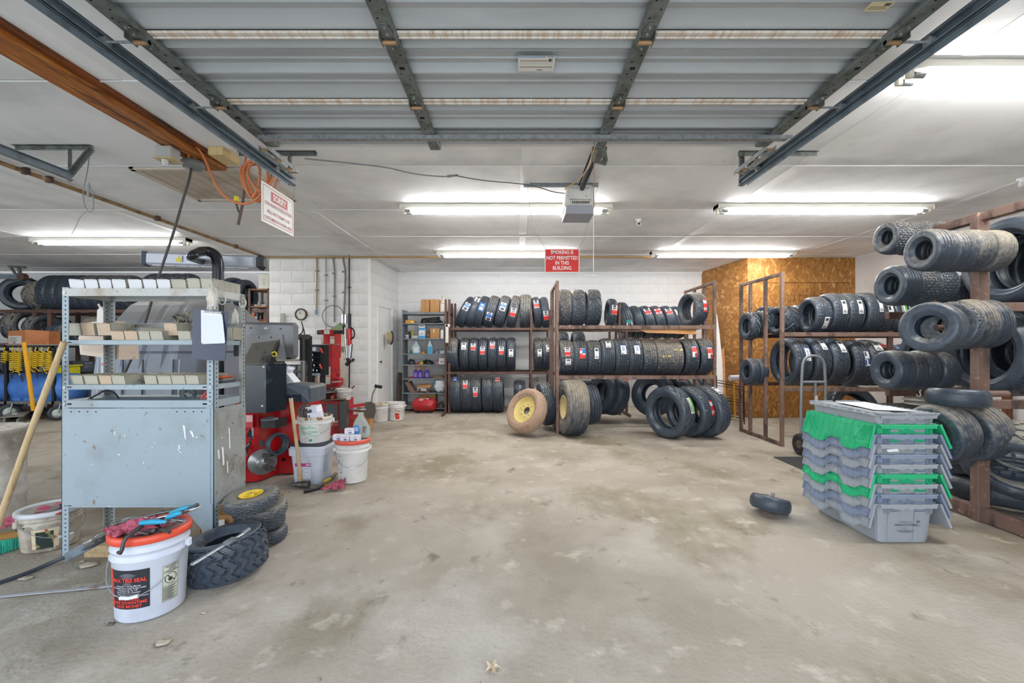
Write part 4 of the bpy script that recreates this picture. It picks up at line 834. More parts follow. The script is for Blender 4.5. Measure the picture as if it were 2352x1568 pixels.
def tote(z0, col, lab, order, closed=False, angs=(14, 24)):
    B = V((2.515, 3.125, z0)); t = thing('storage_tote', lab, 'tote', B, 'nested flip-lid totes')
    T = tote_meshes(); m = TOTE[col]
    for nm in ('body', 'rim'):
        k = nm+col
        if k not in _tt:
            o = T[nm].build(nm, m); _tt[k] = o.data; bpy.data.objects.remove(o)
        o = bpy.data.objects.new(nm, _tt[k]); COL.objects.link(o); o.parent = t; o['woff'] = list(B)
    h = .262; w = .20
    for s in (-1, 1):
        k = f'flap{col}{s}{closed}'
        if k not in _tt:
            g = G(); zig, top, ln, vmax, L = flap_geo(flipz=s)
            if closed: fn = lambda u, v, n: V((s*(w-.006-v*.95), u, h+.003+n))
            else:
                a = R_(angs[0] if s < 0 else angs[1]); fn = lambda u, v, n: V((s*(w+.004+v*math.sin(a)+n*math.cos(a)), u, h-.004-v*math.cos(a)+n*math.sin(a)))
            pl = [(u, v*ln) for u, v in zig]+[(L, 0), (-L, 0)]
            A = [fn(u, v, 0) for u, v in pl]; Bq = [fn(u, v, .003) for u, v in pl]; n = len(pl)
            g.add(A+Bq, [tuple(range(n))[::-1], tuple(range(n, 2*n))]+[(i, (i+1) % n, n+(i+1) % n, n+i) for i in range(n)])
            def rib(p, q, hh=.006, tt=.0016):
                p = V(p); q = V(q); d = (q-p).normalized(); e = V((-d.y, d.x))*tt
                c4 = [p-e, p+e, q+e, q-e]; g.add([fn(c.x, c.y, .003) for c in c4]+[fn(c.x, c.y, .003+hh) for c in c4], [(4, 5, 6, 7), (0, 1, 5, 4), (1, 2, 6, 5), (2, 3, 7, 6), (3, 0, 4, 7)])
            if not closed:
                for i in range(12): u = -L+.02+i*.0556; rib((u, .005), (u, vmax(u)-.003))
                for v in (.03, .065, .10, .135): rib((-L+.005, v), (L-.005, v))
                for i in range(len(zig)-1): rib((zig[i][0], zig[i][1]*ln-.002), (zig[i+1][0], zig[i+1][1]*ln-.002), .010)
                rib((-L+.002, .0), (-L+.002, vmax(-L)), .012); rib((L-.002, 0), (L-.002, vmax(L)), .012)
                for e in (-1, 1):
                    for i in range(5): rib((e*(L-.01-i*.018), .01+0*i), (e*(L-.075-i*.018), .12), .005, .001)
            else:
                for i in range(14): u = -L+.02+i*.048; g.prism([fn(u-.012, 0, .003), fn(u+.012, 0, .003), fn(u+.012, .012, .003), fn(u-.012, .012, .003)], (0, 0, .005))
                for v in (.02, ): rib((-L+.005, v), (L-.005, v), .005)
                rib((-L+.02, .02), (-L+.02, .16), .004); rib((L-.02, .02), (L-.02, .16), .004)
                for e in (-1, 1): g.prism([fn(e*L, 0, 0), fn(e*L, .19, 0), fn(e*(L+.012), .19, 0), fn(e*(L+.012), 0, 0)], (0, 0, .010))
            o = g.build('lid_flap', m); _tt[k] = o.data; bpy.data.objects.remove(o)
        o = bpy.data.objects.new('lid_flap', _tt[k]); COL.objects.link(o); o.parent = t; o['woff'] = list(B)
    return t
seq = [('grey', 'bottom grey tote of the stack, full end panel with dark print showing'), ('blue', 'blue-grey tote directly above the bottom one'), ('grey', 'grey tote just under the lower green tote'), ('green', 'lower of the two bright green totes in the stack'), ('grey', 'grey tote directly on the lower green tote'), ('blue', 'blue-grey tote in the middle of the stack, white scrap on its rim'), ('grey', 'upper grey open tote, third below the closed lid'), ('blue', 'blue-grey tote just under the upper green tote'), ('green', 'upper bright green tote with its whole ribbed flap hanging open'), ('grey', 'topmost grey tote with closed lid and a white paper on it')]
for i, (c, lab) in enumerate(seq):
    t = tote(i*.0640, c, lab, i, closed=(i == 9))
    if i == 0:
        f = lambda p, q: V((2.515+p, 3.125-.33+.018-(.0), .13+q))
        f = lambda p, q: V((2.515+p, 3.125-(.290+.026*(.13+q)/.215)-.0075, .13+q))
        g = G().text('PROPERTY OF', .011, f, y=.012, x=-.01).text("O'Reilly AUTO PARTS", .0155, f, y=-.006, x=-.005, bold=.02)
        for a0, a1, y in ((-.03, .01, -.026), (-.06, .06, -.042), (-.045, .045, -.049), (-.03, .03, -.056)): g.add([f(a0, y), f(a1, y), f(a1, y-.002), f(a0, y-.002)], [(0, 1, 2, 3)])
        for a in (.066, .078): g.text('I', .035, f, x=a, y=.008, bold=-.02).text('^', .03, f, x=a, y=.014)
        g.add([f(.055, -.012), f(.09, -.012), f(.09, -.0145), f(.055, -.0145)], [(0, 1, 2, 3)]); g.build('print', C('#4a4f57'), t, recalc=False)
g = G(); zt = 9*.064+.262+.013
g.prism([(2.40, 2.93, zt), (2.62, 2.86, zt), (2.66, 3.12, zt), (2.45, 3.22, zt)], (0, 0, .0015)).prism([(2.42, 3.1, zt+.002), (2.6, 3.05, zt+.003), (2.64, 3.3, zt+.006), (2.44, 3.34, zt+.003)], (0, 0, .0015)); solo(g, 'paper_sheet', C('#eef0f4'), 'crumpled white paper lying on the closed lid of the topmost tote', 'paper')
g = G().prism([W(2038, 1033, 2.78), W(2063, 1031, 2.78), W(2065, 1037, 2.78), W(2040, 1038, 2.78)], (0, .01, 0)); solo(g, 'paper_scrap', C('#eef0f4'), 'small white paper scrap stuck in the rim of a middle tote', 'paper')

# ---- hand truck, mat, small wheel, leaf
t = thing('hand_truck', 'grey tubular hand truck standing behind the tote stack', 'hand truck', (3.5, 5.2, 0))
M_ht = mat('grey_hand_truck_tube', '#8c9096', .4, .3)
def q(px, py): return W(px, py, 5.2)
g = G().tube([q(1840, 1035), q(1840, 935), q(1842, 850), q(1846, 826), q(1858, 817), q(1878, 817), q(1892, 828), q(1895, 850), q(1897, 935), q(1897, 1035)], .016, n=12, smooth=2); g.build('handle_tube', M_ht, t)
g = G().tube([q(1841, 877), q(1896, 877)], .015, n=10); g.build('cross_tube', M_ht, t); G().tube([q(1873, 878), q(1873, 1040)], .014, n=10).build('centre_tube', M_ht, t); G().bx(q(1870, 0).x, q(1876, 0).x, 5.18, 5.186, q(0, 925).z, q(0, 908).z).build('small_label', C('#e5e2da'), t)
G().tube([q(1841, 965), q(1896, 965)], .013, n=10).build('cross_tube', M_ht, t)
Mx = Matrix(((0, 0, 1), (0, 1, 0), (-1, 0, 0))).to_4x4()
for px in (1833, 1904):
    c = V((q(px, 0).x, 5.16, .125)); wh = G().lathe([(.05, -.02), (.075, -.03), (.11, -.028), (.125, -.015), (.125, .015), (.11, .028), (.075, .03), (.05, .02)], 28, c=c, M=Mx).build('wheel', mat('black_wheel_rubber', '#2b2a2a', .6), t)
    G().lathe([(0.01, -.02), (.03, -.03), (.05, -.018), (.075, -.012), (.075, .012), (.05, .018), (.03, .03), (.01, .02)], 20, c=c, M=Mx).build('hub', C('#6d5b50'), wh)
G().bx(q(1842, 0).x, q(1896, 0).x, 4.98, 5.2, .005, .02).build('toe_plate', M_ht, t); G().cyl((q(1833, 0).x, 5.16, .125), (q(1904, 0).x, 5.16, .125), .01).build('axle', M_iron, t)
g = G().prism([FL(1777, 1050), FL(1990, 1050), FL(2000, 1095), FL(1885, 1098)], (0, 0, .008)); solo(g, 'rubber_mat', mat('black_mat', '#36373a', .7, bump=.3, bscale=120), 'thin black rubber mat on the floor by the totes', 'mat')
tire('smooth', V((1.935, 3.33, .078)), .140, .105, V((.22, .16, 1)), 'small black solid-tread wheel with an orange hub lying alone on the floor', name='cart_wheel', cat='wheel', dust=-.25, rim=simple_rim('#d3532a', holes=0, off=.22))
g = G().cyl((1.95, 3.345, .10), (1.965, 3.34, .155), .012, n=8); o = g.build('axle_bolt', M_galv, bpy.data.objects['cart_wheel']); o.parent = None; bpy.context.view_layer.update(); o.parent = bpy.data.objects['cart_wheel']
pw = bpy.data.objects['cart_wheel']; bpy.context.view_layer.update(); o.matrix_parent_inverse = pw.matrix_world.inverted(); o.location = (0, 0, 0)
def blob(c, r, n=14, h=.004, jag=.35, seed=0):
    rn = random.Random(seed); g = G(); vs = []
    for i in range(n): t_ = 2*PI*i/n; rr = r*(1-jag+jag*2*rn.random()*.7); vs.append((c[0]+rr*math.cos(t_), c[1]+rr*math.sin(t_), .002+h*rn.random()))
    vs.append((c[0], c[1], h*1.6)); g.add(vs, [(i, (i+1) % n, n) for i in range(n)]); return g
a = FL(1132, 1535); g = G(); pts = []
for i in range(20):
    th = 2*PI*i/20; r = .040 if i % 4 == 0 else (.016 if i % 4 == 2 else .022); pts.append((a.x+r*math.cos(th)*.9, a.y+r*math.sin(th), .004+.006*(i % 3)))
pts.append((a.x, a.y, .004)); g.add(pts, [(i, (i+1) % 20, 20) for i in range(20)]); g.tube([(a.x, a.y, .004), (a.x-.005, a.y-.05, .004)], .0012, n=5)
solo(g, 'dry_leaf', mat('dry_leaf_tan', '#cdb99c', .7), 'dry pale brown leaf lying on the bare floor near the camera', 'leaf')
g = G().tube([FL(975, 1160)+V((0, 0, .003)), FL(985, 1180)+V((0, 0, .003)), FL(1010, 1198)+V((0, 0, .003)), FL(1045, 1215)+V((0, 0, .003)), FL(1080, 1231)+V((0, 0, .003))], .0015, n=5, smooth=2); solo(g, 'wire_strand', C('#d9d2c4'), 'thin pale curved wire strand on the middle of the floor', 'wire')

# ---- by the board wall
a = W(1642, 905, 8.2); g = G(); g.prism([W(1641, 905, 8.0), W(1661, 905, 8.0), W(1659, 830, 8.25), W(1652, 760, 8.5), W(1647, 722, 8.7), W(1641, 722, 8.7)], (.01, .02, 0)); solo(g, 'leaning_board', C('#d9d8d6'), 'tall curved white board leaning in the gap beside the board side wall', 'board')
g = G().prism([W(1646, 945, 7.8), W(1668, 950, 7.8), W(1664, 800, 8.5), W(1650, 800, 8.5)], (.0, .02, 0)); solo(g, 'plywood_offcut', mat('pale_plywood', '#b98452', .6, spots=[('#9c6a3b', 4, .45, .7, (4, 4, .5))]), 'brown plywood offcut leaning on the board side wall', 'plywood')
t = thing('wire_display_rack', 'small black wire shelf stand with sagging shelves by the board wall', 'rack', W(1680, 985, 7.3))
def w7(px, py, dy=0): return W(px, py, 7.2+dy)
g = G()
for px in (1646, 1708): g.tube([w7(px, 862), w7(px+2, 985)], .008, n=6); g.tube([w7(px, 862, .3), w7(px+1, 978, .3)], .008, n=6)
g.build('upright', M_dark, t)
for y0 in (878, 915, 950):
    g = G().tube([w7(1645, y0), w7(1710, y0+12)], .008, n=6)
    for k in range(7): g.tube([w7(1647+k*10, y0+k*1.6), w7(1647+k*10, y0+k*1.6-4, .3)], .004, n=5)
    g.tube([w7(1645, y0-6, .3), w7(1710, y0+6, .3)], .006, n=6).tube([w7(1645, y0+6), w7(1710, y0+18)], .005, n=6); g.build('wire_shelf', M_dark, t)
g = G().cyl(w7(1676, 868, -.05), w7(1698, 867, -.05), .045, n=16); solo(g, 'paper_roll', C('#dfe0e6'), 'white roll lying on top of the wire shelf stand', 'roll')
g = G().bx(w7(1685, 0).x, w7(1700, 0).x, 7.0, 7.05, w7(0, 885).z, w7(0, 868).z, 0, .02); solo(g, 'red_hat', M_sr, 'red cap hooked over the wire shelf stand', 'cap')
g = G().tube([w7(1686, 880, -.1), w7(1688, 960, -.1)], .014, n=6, mi=0).tube([w7(1700, 880, -.1), w7(1703, 965, -.1)], .014, n=6, mi=0).bx(w7(1690, 0).x, w7(1699, 0).x, 7.08, 7.10, w7(0, 948).z, w7(0, 895).z, 1); solo(g, 'boxed_jack_stand', ['#d9a63a', '#2b3c63'], 'yellow and navy tool stand leaning on the wire shelf stand', 'tool')
for px, py, D, lab in ((1466, 513, 5.55, 'small white dome camera with grey lens on the open ceiling'), (2347, 458, 4.2, 'small round white sensor at the ceiling edge above the big tires')):
    c = W(px, py, D); t = thing('ceiling_camera' if px < 2000 else 'ceiling_sensor', lab, 'camera' if px < 2000 else 'sensor', c)
    G().lathe([(0, 0), (.034, 0), (.036, -.008), (.02, -.014), (0, -.014)], 20, c=(c.x, c.y, CE)).lathe([(.015, 0), (.015, -.03)], 12, c=(c.x, c.y, CE)).build('mount', C('#f0f0f0'), t)
    G().bx(c.x-.028, c.x+.028, c.y-.03, c.y+.02, CE-.085, CE-.03, 0, .014).build('lens_body', C('#c6c8ca'), t); G().cyl((c.x, c.y-.032, CE-.058), (c.x, c.y-.029, CE-.058), .015).build('lens', C('#3d4043'), t)

# ================= CEILING FITTINGS, LEFT =================
def WC(px, py, dz=0): D = 1630/(798-py); return V(((px-1188)*D/1000, D, CE-dz))
t = thing('gas_pipe', 'thin rusty yellow pipe running along the ceiling and turning at the white block wall', 'pipe', (-4.46, 4, CE-.05))
G().tube([(-4.46, -.4, CE-.035), (-4.46, 7.62, CE-.035)], .02, n=10).build('pipe_run', mat('rusty_ochre_pipe', '#a08058', .6, spots=[('#5f4630', 7, .5, .65), ('#c2ad88', 12, .6, .7)]), t)
G().tube([(-4.46, 7.66, CE-.04), (.8, 7.64, CE-.04), (4.1, 7.66, CE-.04)], .014, n=8).build('pipe_run', mat('ochre_pipe', '#b08a50', .5, spots=[('#8a6838', 3, .5, .7)]), t)
for y in (1.2, 2.6, 3.95, 4.15, 5.4, 6.9): G().bx(-4.487, -4.433, y-.02, y+.02, CE-.058, CE-.001, 0, .004).build('pipe_clip', M_brown, t)
for x in (.98, 2.9): G().bx(x-.012, x+.012, 7.62, 7.665, CE-.058, CE-.001, 0, .003).build('pipe_clip', M_galvd, t)
G().tube([(-4.50, 7.6, CE-.05), (-4.44, 7.66, CE-.05)], .024, n=8).build('red_joint', C('#b0523a'), t)
t = thing('ceiling_outlet', 'grey surface outlet box with cream cover and white plug on the timber beam', 'outlet', W(388, 335, 3.45))
a = W(387, 334, 3.45); G().bx(a.x-.07, a.x+.06, a.y-.05, a.y+.05, CE-.14, CE-.05, 0, .006).build('box', C('#b5b5b2'), t); G().bx(a.x-.08, a.x+.07, a.y-.06, a.y+.06, CE-.15, CE-.14, 0, .003).build('cover', C('#cbb98c'), t); G().cyl((a.x-.02, a.y-.01, CE-.20), (a.x-.02, a.y-.01, CE-.15), .016, .024).build('plug', C('#d5d5d6'), t)
t = thing('junction_box', 'dark grey round junction box where the black drop cord leaves the beam', 'outlet', W(442, 366, 3.66))
b = W(443, 364, 3.66); G().lathe([(0, 0), (.07, 0), (.085, .02), (.085, .05), (.07, .065), (0, .065)], 20, c=(b.x, b.y, CE-.125)).build('box', C('#7e7f7d'), t); G().bx(b.x-.05, b.x+.05, b.y-.05, b.y+.05, CE-.06, CE-.04, 0, .01).build('cover', C('#c07a4a'), t)
g = G().tube([(a.x-.02, a.y-.01, CE-.20), W(385, 372, 3.5), W(400, 378, 3.55), W(425, 374, 3.6), (b.x-.05, b.y-.06, CE-.12)], .008, smooth=2); solo(g, 'outlet_cable', C('#bfc2c6'), 'short white cord looping from the cream outlet to the round junction box', 'cord')
g = G().bx(*[W(492, 0, 3.6).x, W(527, 0, 3.6).x], 3.52, 3.74, CE-.07, CE-.001, 0, .005); solo(g, 'wood_block', mat('yellow_pine', '#d9c08b', .6, spots=[('#c2a468', 5, .5, .7, (8, 8, 1))]), 'short pale pine block fixed to the ceiling beside the stained beam', 'block')
pts = [W(441, 376, 3.66), W(436, 410, 3.64), W(420, 460, 3.6), W(400, 530, 3.58), W(378, 595, 3.56), W(358, 655, 3.55), W(336, 735, 3.55), W(312, 800, 3.55), W(285, 860, 3.55), W(272, 885, 3.55)]
g = G().tube(pts, .0095, smooth=2); solo(g, 'drop_cord', C('#4b4744'), 'black drop cord hanging from the junction box down behind the steel shelf', 'cord')
M_or = mat('orange_cord', '#cf7a4a', .5)
g = G().tube([W(434, 368, 3.6), W(433, 340, 3.55), W(445, 333, 3.5), W(460, 345, 3.5), W(475, 375, 3.45), W(488, 410, 3.4), W(505, 440, 3.4), W(530, 462, 3.4), W(560, 470, 3.4), W(585, 462, 3.4), W(605, 440, 3.38)], .0085, smooth=3)
for cx, cy, rx, ry, D in ((588, 408, 34, 40, 3.42), (592, 415, 22, 46, 3.40), (600, 405, 30, 34, 3.36), (578, 412, 18, 42, 3.38), (596, 420, 40, 44, 3.44)):
    g.tube([W(cx+rx*math.sin(k*PI/8)+.2*rx*math.sin(k*PI/4), cy-ry*math.cos(k*PI/8), D+.01*math.sin(k)) for k in range(16)], .0085, n=7, closed=True, smooth=1)
g.tube([W(568, 352, 3.6), W(560, 380, 3.55), W(562, 425, 3.5), W(560, 432, 3.5)], .009, smooth=1)
solo(g, 'orange_cord', M_or, 'orange extension cord looped from the junction box and coiled under the door track', 'cord')
g = G()
for i in range(4): g.tube([W(606, 366, 3.55), W(612+i*7, 375, 3.5), W(622+i*8, 405, 3.48), W(612+i*9, 440-i*4, 3.48), W(604, 452, 3.48)], .006, n=7, smooth=2)
solo(g, 'white_cord_loops', C('#c9ccd2'), 'white cord loops hanging beside the orange coil behind the insurance sign', 'cord')
g = G().tube([W(562, 430, 3.5), W(559, 460, 3.5), W(553, 490, 3.5), W(547, 516, 3.5)], .011, n=8, smooth=1).tube([W(541, 460, 3.5), W(546, 480, 3.5), W(552, 492, 3.5)], .008, n=8); g.bx(*sorted([W(538, 0, 3.5).x, W(546, 0, 3.5).x]), 3.49, 3.52, W(0, 462, 3.5).z, W(0, 450, 3.5).z, 1, .004); solo(g, 'frayed_cord_end', ['#5a4a42', '#e3cf3a'], 'dark cord ends with a yellow clip dangling by the orange coil', 'cord')
g = G().tube([WC(206, 345), W(203, 380, 3.6), W(196, 418, 3.6), W(190, 440, 3.6), W(193, 470, 3.6), W(205, 490, 3.6), W(216, 480, 3.6), W(214, 445, 3.6), W(204, 420, 3.6)], .0035, n=6, smooth=2).tube([W(198, 485, 3.6), W(182, 500, 3.6), W(175, 520, 3.6), W(163, 540, 3.6)], .002, n=5, smooth=1).beam(W(204, 424, 3.6), W(202, 452, 3.6), .015, .01); solo(g, 'hanging_wire', C('#8c8f92'), 'thin grey wire with a small connector looping down from the triangular bracket', 'wire')

# ================= GREY STEEL SHELF =================
cx0, cx1, cy0, cy1 = -2.742, -1.826, 2.62, 2.925
t = thing('steel_shelf', 'battered grey steel shelf with open bins above and a closed sheet panel below', 'shelf', ((cx0+cx1)/2, 2.77, 0))
def post(x, y, sx_, sy_, h, m):
    g = G(); L = .042
    g.bx(x, x+sx_*L, y, y+sy_*.003, 0, h); g.bx(x, x+sx_*.003, y, y+sy_*L, 0, h)
    k = .03
    while k < h-.02:
        c = x+sx_*L*.55; yy = y if sy_ > 0 else y; g.cyl((c, y-sy_*.0012, k), (c, y+sy_*.0042, k), .0042, n=6, mi=1)
        c = y+sy_*L*.55; g.cyl((x-sx_*.0012, c, k+.013), (x+sx_*.0042, c, k+.013), .0042, n=6, mi=1); k += .0262
    for z in (.93, 1.03, 1.30, 1.60): g.cyl((x+sx_*L*.45, y-sy_*.005, z), (x+sx_*L*.45, y, z), .009, n=8, mi=2)
    return g.build('post', [m, M_black, M_galv], t)
post(cx0, cy0, 1, 1, 1.633, M_gsteel); post(cx1, cy0, -1, 1, 1.60, M_gsteel); post(cx0, cy1, 1, -1, 1.62, M_gsteeld); post(cx1, cy1, -1, -1, 1.62, M_gsteeld)
def shelf(z, lip, m=M_gsteel, ribs=False):
    g = G(); a, b = cx0+.006, cx1-.006
    g.bx(a, b, cy0+.004, cy1-.004, z-.003, z); g.bx(a, b, cy0-.001, cy0+.003, z-lip, z, 0, .001); g.bx(a, b, cy1-.003, cy1+.001, z-lip, z); g.bx(a, a+.003, cy0, cy1, z-lip, z); g.bx(b-.003, b, cy0, cy1, z-lip, z, 0)
    if ribs:
        for i in range(44): g.bx(a+.02+i*.0202, a+.026+i*.0202, cy0+.01, cy1-.01, z-.007, z-.003, 1)
    else:
        g.bx(a+.03, a+.055, cy0-.0018, cy0+.002, z-lip*.6, z-lip*.4, 2); g.bx(b-.06, b-.035, cy0-.0018, cy0+.002, z-lip*.6, z-lip*.4, 2)
    g.build('shelf', [m, M_gsteeld, M_black], t)
shelf(1.626, .046, mat('dusty_grey_shelf', '#c3c4c1', .55, spots=[('#a79c8a', 6, .5, .7), ('#e6e8e8', 20, .68, .72), ('#7c6d58', 24, .7, .74)]), True); shelf(1.315, .028); shelf(1.047, .030); shelf(.953, .045, M_gsteel)
shelf(.33, .022)
g = G().bx(cx0+.02, cx1-.02, cy0-.003, cy0, .325, .905, 0, .001)
for i in range(4):
    for s in (0, 1): x = (cx0+.06+i*.05) if s == 0 else (cx1-.22+i*.05); g.cyl((x, cy0-.0045, .885), (x, cy0-.002, .885), .004, n=6, mi=1)
g.build('front_panel', [M_gsteel, M_black], t)
g = G().bx(cx1-.001, cx1+.002, cy0+.01, cy1-.0, .325, .90, 0, .001).bx(cx1+.001, cx1+.005, cy1-.05, cy1-.01, .33, .87, 0, .002); g.build('side_panel', [M_gsteeld], t)
G().bx(cx0-.002, cx0+.001, cy0+.01, cy1, .325, .90).build('side_panel', M_gsteeld, t)
g = G().prism([(cx1-.20, cy0-.004, .33), (cx1-.005, cy0-.004, .33), (cx1-.005, cy0-.004, .13), (cx1-.03, cy0-.004, .13)], (0, .003, 0)); g.build('corner_gusset', M_gsteel, t)
g = G(); rn = random.Random(3)
for x, z, sx_, sz in ((-2.00, .76, .010, .045), (-1.955, .75, .014, .02), (-2.03, .665, .008, .02), (-2.03, .65, .012, .012), (-2.42, .755, .006, .012), (-2.36, .74, .004, .008)):
    g.prism([(x-sx_, cy0-.0042, z+sz), (x+sx_*.2, cy0-.0042, z+sz*.9), (x+sx_, cy0-.0042, z-sz), (x+sx_*.3, cy0-.0042, z-sz*.8)], (0, .0008, 0))
for y, z, sy_, sz in ((2.70, .60, .012, .06), (2.76, .70, .008, .07), (2.74, .52, .007, .04), (2.66, .62, .01, .03)): g.prism([(cx1+.002, y-sy_, z+sz), (cx1+.002, y+sy_*.3, z+sz*.8), (cx1+.002, y+sy_, z-sz), (cx1+.002, y-sy_*.2, z-sz)], (.0008, 0, 0))
g.build('torn_label', C('#e9ecee'), t)
g = G().bx(cx0, cx1, 2.885, 2.89, 1.405, 1.43).bx(cx0, cx1, 2.875, 2.885, 1.422, 1.43); g.build('bin_rail', M_gsteeld, t)
for yy, zz in ((2.68, 1.595), (2.88, 1.595)): g = G().tube([(cx1+.01+.022*math.sin(k*PI/7), yy+.035*math.sin(k*PI/7)*0+.0, zz-.03+.03*math.cos(k*PI/7)) for k in range(12)], .004, n=6); g.build('round_hook', C('#d4d2cc'), t)
# parts bins
M_bin = mat('clouded_bin_plastic', '#bcb9a6', .35, trans=.25, spots=[('#a5a292', 8, .5, .7)]); M_bin2 = mat('dusty_bin_front', '#b9b5a4', .5, spots=[('#8c8068', 30, .6, .7)]); M_bin3 = mat('dust_filled_bin_front', '#cbb39a', .5, spots=[('#b89b80', 20, .5, .7)]); M_binw = mat('white_bin_front', '#dfe0e4', .4, spots=[('#7a6d5c', 45, .66, .71)])
def bin_(x0, x1, z, h, y, m, lab, tilt=0, dep=.26, rot=0):
    o = thing('parts_bin', lab, 'bin', ((x0+x1)/2, y, z), 'clouded plastic parts bins on the grey steel shelf', local=True); o.rotation_euler = (0, R_(tilt), R_(rot))
    w = (x1-x0)/2-.001; th = .002
    g = G().bx(-w+.004, w-.004, 0, dep, 0, th).bx(-w, -w+th, 0, dep, 0, h*.98).bx(w-th, w, 0, dep, 0, h*.98).bx(-w, w, dep-th, dep, 0, h*.98)
    for s in (-1, 1): g.bx(s*w-.0025, s*w+.0025, -.002, dep, h*.94, h, 0)
    for k in range(1, 5): g.bx(-w-.001, -w+.001, dep*k/5, dep*k/5+.003, 0, h).bx(w-.001, w+.001, dep*k/5, dep*k/5+.003, 0, h)
    b = g.build('bin_body', M_bin, o)
    g = G().prism([(-w+.002, 0, .0), (w-.002, 0, .0), (w, -.012, h*.93), (-w, -.012, h*.93)], (0, .002, 0)).bx(-w*.75, w*.75, -.022, -.008, h*.93, h*.98, 0, .001); g.build('bin_front', m, o)
sX = lambda px, D=2.64: (px-1188)*D/1000
FN = 'left post'
for i, (a, b) in enumerate(((160, 195), (197, 227), (230, 258), (260, 291), (297, 328), (331, 361), (363, 393), (396, 429), (432, 461), (463, 490))):
    bin_(sX(a), sX(b), 1.627, .056 if i < 8 else .062, 2.64, M_binw if i < 7 else M_bin2, f'{ORD[i]} bin from the far post on top of the steel shelf, {["tipped white front", "white spotted front", "white scratched front", "white front, wide", "broken white front", "notched white front", "plain white front", "yellowed front", "clear yellowed front", "long side showing"][i]}', tilt=4 if i == 0 else 0)
for i, (a, b, m) in enumerate(((158, 187, M_bin2), (190, 219, M_bin3), (225, 256, M_bin3))): bin_(sX(a, 2.70), sX(b, 2.70), HC-(770-798)*.0027, .078, 2.70, m, f'{["pale clouded", "peach dust-filled", "wide peach-stained"][i]} bin raised on the rail of the second shelf, {ORD[i]} from the post', dep=.17)
for i, (a, b, m) in enumerate(((257, 287, M_bin3), (288, 318, M_bin3), (320, 346, M_bin2), (347, 376, M_bin2))): bin_(sX(a), sX(b), 1.316, .056, 2.64, m, f'low bin on the second shelf, {ORD[i]} after the raised ones, {["dusty peach", "brighter peach", "clouded grey", "grey torn-sticker"][i]} front')
bin_(sX(379, 2.68), sX(409, 2.68), HC-(770-798)*.00268, .078, 2.68, M_bin3, 'half-filled peach bin raised on the second shelf beside the pouch', dep=.2); bin_(sX(410), sX(440), 1.316, .056, 2.64, M_bin2, 'pale bin under the grey pouch next to the clipboard on the second shelf'); bin_(sX(522, 2.80), sX(536, 2.80), HC-(780-798)*.0028, .08, 2.80, M_bin2, 'narrow yellowed bin on the second shelf beyond the clipboard', dep=.1)
for i, (a, b, m) in enumerate(((163, 193, M_bin2), (196, 227, M_bin2), (230, 258, M_bin3), (259, 289, M_bin2), (333, 362, M_bin2), (364, 395, M_bin2), (396, 427, M_bin2), (428, 458, M_bin2))): bin_(sX(a), sX(b), 1.048, .056, 2.64, m, f'{ORD[i]} bin from the post on the third shelf, {["clouded grey", "grey speckled", "peach dusty", "grey with long open side", "silver pin inside", "brown-dusted", "clear streaked", "yellow clear"][i]} front')
for i, (x, dep) in enumerate(((-2.33, .1), (-2.22, .1))): bin_(x-.045, x+.045, 1.048, .058, 2.80, M_bin2, f'empty clouded bin set back in the gap of the third shelf, {ORD[i]} of two', dep=dep)
bin_(-2.42, -2.1, 1.345, .055, 2.80, M_bin, 'long empty yellowed bin lying across the back of the second shelf', dep=.08)
# things on and around the shelf
M_navy = mat('navy_plastic', '#333f55', .35, spots=[('#27324a', 3, .4, .7), ('#5a6778', 9, .66, .76)])
t = thing('clipboard', 'dark navy clipboard with a pad of blank paper hooked on the shelf post', 'clipboard', W(481, 827, 2.56))
def cb(px, py, d=0): return W(px, py, 2.56+d)
G().prism([cb(443, 709), cb(523, 716), cb(517, 829), cb(440, 824)], (0, .004, 0)).build('board', M_navy, t)
g = G()
for k in range(4): g.prism([cb(463-k*.5, 712, -.002-k*.0012), cb(509+k*.3, 716, -.002-k*.0012), cb(516+(k % 2), 788-k, -.012-k*.0012), cb(465-k, 790-k, -.012-k*.0012)], (0, .0006, 0))
g.build('paper_pad', C('#dfe3ea'), t)
G().prism([cb(469, 715, -.01), cb(509, 718, -.01), cb(509, 724, -.012), cb(469, 721, -.012)], (0, .008, 0)).cyl(cb(470, 716, -.012), cb(509, 719, -.012), .006).build('clip', M_chrome, t)
g = G().tube([cb(476, 709), cb(479, 700, -.02), cb(490, 702, -.03), cb(491, 695, -.03), cb(483, 665, -.02), cb(481, 660, -.005)], .004, smooth=1); solo(g, 'hook', C('#dcdcdc'), 'bent white wire hook holding the navy clipboard on the shelf', 'hook')
def crumple(c, rx, ry, rz, seed=0, n=18, m=12, amp=.35, dome=True):
    """folded cloth lump: closed lumpy shell"""
    g = G(); vs = []
    for i in range(n):
        for j in range(m+1):
            a = 2*PI*i/n; b = PI*j/m
            p = V((math.cos(a)*math.sin(b), math.sin(a)*math.sin(b), math.cos(b))); f = 1+amp*noise.noise(p*2.4+V((seed, 0, 0)))*1.6+amp*.5*noise.noise(p*6+V((seed, 3, 0)))
            vs.append((c[0]+p.x*rx*f, c[1]+p.y*ry*f, c[2]+(max(p.z, -.25) if dome else p.z)*rz*f))
    return g.add(vs, [(i*(m+1)+j, ((i+1) % n)*(m+1)+j, ((i+1) % n)*(m+1)+j+1, i*(m+1)+j+1) for i in range(n) for j in range(m)], 0, True)
